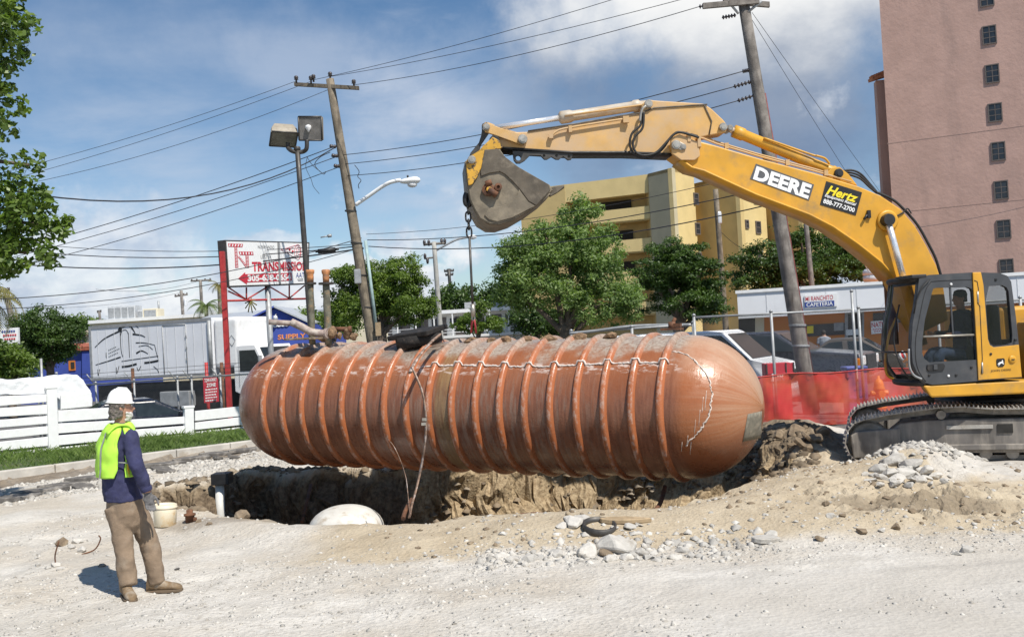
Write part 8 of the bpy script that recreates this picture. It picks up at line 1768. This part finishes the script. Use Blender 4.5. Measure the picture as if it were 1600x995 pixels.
def tree(name, label, px, Y, ells, mat, n, rc, per, leaf, seed, trunk_r=.2, zb=-.2, flat=.8, group=None, shell=.5, cat='tree', limbs=9, aspect=.45):
    """ells: (px, py, half width px, half height px, depth offset m)"""
    k = Y/FOC; E = []
    for e in ells:
        c = P(e[0], e[1], Y+(e[4] if len(e) > 4 else 0)); E.append((c.x, c.y, c.z, e[2]*k, e[3]*k, e[2]*k*.9))
    bx = P(px, 520, Y).x; t = thing(name, label, cat, (bx, Y, zb), group); cl = crown_clumps(E, n, rc, seed, shell); rr = random.Random(seed)
    zc = min(e[2]-e[4]*.6 for e in E); zc = max(zb+.6, zc); m_ = MB(); top = Vector((bx+rr.uniform(-.1, .1), Y, zc)); m_.tube(smoothpath([(bx, Y, zb), Vector((bx+rr.uniform(-.08, .08), Y, lerp(zb, zc, .5))), top]), [trunk_r*(1.25-.04*i) for i in range(13)], 10)
    pick = sorted(cl, key=lambda c: rr.random())[:limbs]
    for c in pick:
        a = top-Vector((0, 0, rr.uniform(0, .3)*(zc-zb))); b_ = Vector(c[:3]); mid = a.lerp(b_, .5)+Vector((rr.uniform(-.2, .2), rr.uniform(-.2, .2), .25)); q = smoothpath([a, mid, b_], 4); m_.tube(q, [lerp(trunk_r*.55, trunk_r*.08, i/(len(q)-1)) for i in range(len(q))], 6)
    m_.build('trunk', 'bark', t); leaves('crown', cl, per, leaf, mat, t, seed, flat, aspect); return t
tree('leafy_tree', 'big light green tree before the yellow building, tallest of the middle trees', 885, 33, [(900, 365, 58, 50), (845, 395, 58, 48, .6), (815, 405, 46, 40, -.3), (935, 410, 52, 52), (870, 445, 85, 60), (800, 440, 34, 40), (985, 472, 34, 32, -1), (945, 482, 50, 36, -.6), (905, 330, 20, 22)], 'leaf_light', 420, .30, 110, .125, 21, .22, flat=.85)
tree('leafy_tree', 'dark layered tree between the light green tree and the thin wooden pole', 1060, 38, [(1058, 392, 50, 24), (1040, 420, 56, 26), (1085, 430, 48, 30), (1062, 465, 70, 34), (1025, 440, 30, 14), (1110, 470, 30, 34)], 'leaf_dark', 260, .36, 170, .12, 22, .24, flat=.45)
tree('leafy_tree', 'wide dark tree behind the cafeteria, under the boom', 1275, 50, [(1240, 378, 40, 36), (1310, 390, 60, 40), (1200, 405, 50, 26), (1172, 415, 32, 24), (1285, 425, 90, 34), (1350, 410, 50, 34), (1185, 440, 46, 22), (1380, 425, 30, 25)], 'leaf_dark', 330, .50, 150, .16, 23, .28, flat=.5)
tree('leafy_tree', 'round mid green tree behind the left wooden pole', 595, 48, [(600, 440, 62, 42), (560, 450, 48, 44), (640, 455, 42, 42), (600, 480, 75, 34), (625, 415, 30, 18), (545, 425, 25, 18), (655, 485, 26, 26), (530, 480, 30, 34)], 'leaf_mid', 320, .42, 150, .15, 24, .26, flat=.6)
tree('leafy_tree', 'dark distant tree behind the motel roof, left of the light green tree', 745, 120, [(715, 465, 40, 20), (760, 462, 44, 22), (810, 470, 40, 24), (690, 470, 30, 18)], 'leaf_dark', 150, 1.0, 60, .45, 25, .3, flat=.6)
tree('leafy_tree', 'small bush-like tree at the foot of the lifting cable', 745, 60, [(742, 503, 24, 18), (768, 508, 22, 14), (722, 510, 18, 12), (750, 480, 12, 16)], 'leaf_mid', 70, .35, 60, .2, 26, .1, flat=.7, cat='bush')
tree('leafy_tree', 'dark tree at the left edge behind the white sheeting, right one', 75, 52, [(60, 505, 46, 26), (85, 520, 52, 26), (55, 545, 40, 30), (110, 515, 25, 18), (95, 545, 22, 22)], 'leaf_dark', 220, .45, 130, .15, 27, .22, flat=.6)
tree('leafy_tree', 'dark distant tree line piece right of the left-edge tree', 128, 95, [(120, 510, 26, 14), (140, 515, 22, 14)], 'leaf_mid', 60, .8, 60, .35, 28, .2)
tree('leafy_tree', 'dark shrub-like tree low at the left edge', 15, 44, [(10, 565, 40, 28), (-20, 550, 40, 34), (30, 580, 26, 14)], 'leaf_mid', 110, .4, 90, .18, 29, .15, flat=.7)
tree('leafy_tree', 'small green tree behind the standpipes', 520, 60, [(478, 500, 24, 14), (505, 498, 28, 18), (540, 510, 24, 16)], 'leaf_mid', 70, .5, 60, .22, 30, .12)
tree('leafy_tree', 'low bush right of the motel in front of the yellow building', 840, 40, [(830, 500, 36, 20), (870, 505, 40, 18)], 'leaf_dark', 90, .4, 70, .18, 31, .12, cat='bush')
# foreground tree whose boughs hang in at the top left
def near_tree():
    Y = 14.2; S = 1.35; k = Y/FOC; t = thing('overhanging_tree', 'large tree whose leafy boughs hang in at the top left', 'tree', (-11.9, 15.1, 0)); cl = []; rr = random.Random(3)
    spots = [(5, 20, 42), (30, 35, 28), (-20, 60, 50), (18, 70, 26), (-5, 120, 40), (22, 100, 14), (50, 42, 16), (5, 165, 34), (30, 165, 18), (25, 200, 14), (-15, 210, 40), (0, 235, 14), (35, 252, 20), (62, 252, 16), (50, 262, 12), (0, 300, 45), (35, 310, 40), (60, 335, 34), (85, 350, 24), (102, 358, 14), (20, 350, 50), (45, 375, 36), (70, 395, 22), (80, 408, 10), (15, 400, 34), (20, 425, 20), (-20, 380, 50), (-60, 300, 80), (-70, 150, 80), (-60, 20, 80), (5, 435, 12), (95, 340, 14)]
    for (x, y, r_) in spots:
        n = max(2, int(r_*r_/70))
        for _ in range(n):
            a = rr.uniform(0, 6.28); q = r_*math.sqrt(rr.random()); c = P(x+q*math.cos(a), y+q*math.sin(a), Y+rr.uniform(-1, 1)*min(1.2, r_*k*1.1)); cl.append((c.x, c.y, c.z, rr.uniform(.06, .16)))
    for _ in range(260):       # the crown beyond the frame
        v = Vector((rr.gauss(0, 1), rr.gauss(0, 1), rr.gauss(0, 1))).normalized()*rr.uniform(.5, 1); c = (-12.3+v.x*3.3, 15.6+v.y*3, 6.6+v.z*3)
        if c[0]/c[1] < -.57: cl.append((*c, .32))
    leaves('crown', cl, 38, .105, 'leaf_near', t, 33, .9, .62)
    m_ = MB(); m_.tube(smoothpath([(-11.9, 15.1, 0), (-11.8, 15, 1.9), (-12, 15.1, 3.8), (-11.9, 15.1, 5.4)]), [.3-.01*i for i in range(19)], 12)
    for q in ((0, 30), (20, 110), (25, 330), (60, 350), (40, 395), (45, 258), (-40, 200)):
        b_ = P(*q, Y); m_.tube(smoothpath([(-11.9, 15.1, lerp(3, 5.2, rr.random())), Vector((-9.9, 14.7, b_.z+.4)), b_], 5), [.10-.008*i for i in range(11)], 6)
    m_.build('trunk', 'bark', t)
near_tree()
def palm(name, label, px, py, Y, n, L, mat, seed, trunk=True, zb=-.2, droop=.8):
    c = P(px, py, Y); t = thing(name, label, 'palm', (c.x, Y, zb)); rr = random.Random(seed)
    if trunk: m_ = MB(); m_.tube([(c.x, Y, zb+(c.z-zb)*i/8) for i in range(9)], [.2-.008*i for i in range(9)], 10); m_.build('trunk', 'palm_trunk', t)
    for i in range(n):
        a = 6.283*i/n+rr.uniform(-.2, .2); el = rr.uniform(-.1, 1.1); m_ = MB(); d = Vector((math.cos(a), math.sin(a), 0)); pts = []; p = Vector(c); e = el; st = L/10
        for j in range(11): pts.append(p.copy()); p = p+(d*math.cos(e)+Vector((0, 0, math.sin(e))))*st; e -= droop*.22
        m_.tube(pts, [.02-.0016*j for j in range(11)], 4); sd = Vector((-d.y, d.x, 0))
        for j in range(1, 11):
            for q in (0, .5):
                b0 = pts[j-1].lerp(pts[j], q); tg = (pts[j]-pts[j-1]).normalized(); ll = L*.30*math.sin(math.pi*min(1, (j+q)/11*.8+.2))
                for s_ in (-1, 1): tip = b0+(sd*s_*.8+tg*.7-Vector((0, 0, .35)))*ll; w_ = tg*L*.018; m_.add([b0-w_, b0+w_, tip], [(0, 1, 2)])
        m_.build('frond', mat, t, sharp=False)
palm('palm_tree', 'small green palm behind the box truck', 322, 478, 70, 16, 1.6, 'leaf_palm', 1)
palm('palm_tree', 'small palm partly hidden behind the left side of the sign', 342, 446, 72, 12, 1.0, 'leaf_palm_dry', 2)
palm('palm_tree', 'palm with yellowing fronds hanging in at the left edge', -30, 470, 30, 16, 1.7, 'leaf_palm_dry', 3, zb=-.25, droop=1.1)
palm('palm_tree', 'tiny palm above the left corner of the truck roof', 160, 502, 85, 10, .9, 'leaf_palm', 4)

# labels shared inside a row or heap get the place of each piece along it
ORD = 'first second third fourth fifth sixth seventh eighth ninth tenth eleventh twelfth thirteenth fourteenth fifteenth sixteenth seventeenth eighteenth nineteenth twentieth twenty-first twenty-second twenty-third twenty-fourth twenty-fifth twenty-sixth twenty-seventh twenty-eighth twenty-ninth thirtieth'.split()
by = {}
for o in scn.objects:
    if o.get('label') and o.parent is None: by.setdefault(o['label'], []).append(o)
for lab, os_ in by.items():
    if len(os_) > 1:
        os_.sort(key=lambda o: o.location.x/max(.1, o.location.y))
        for o, n in zip(os_, ORD): o['label'] = lab+', '+n+' from the left'
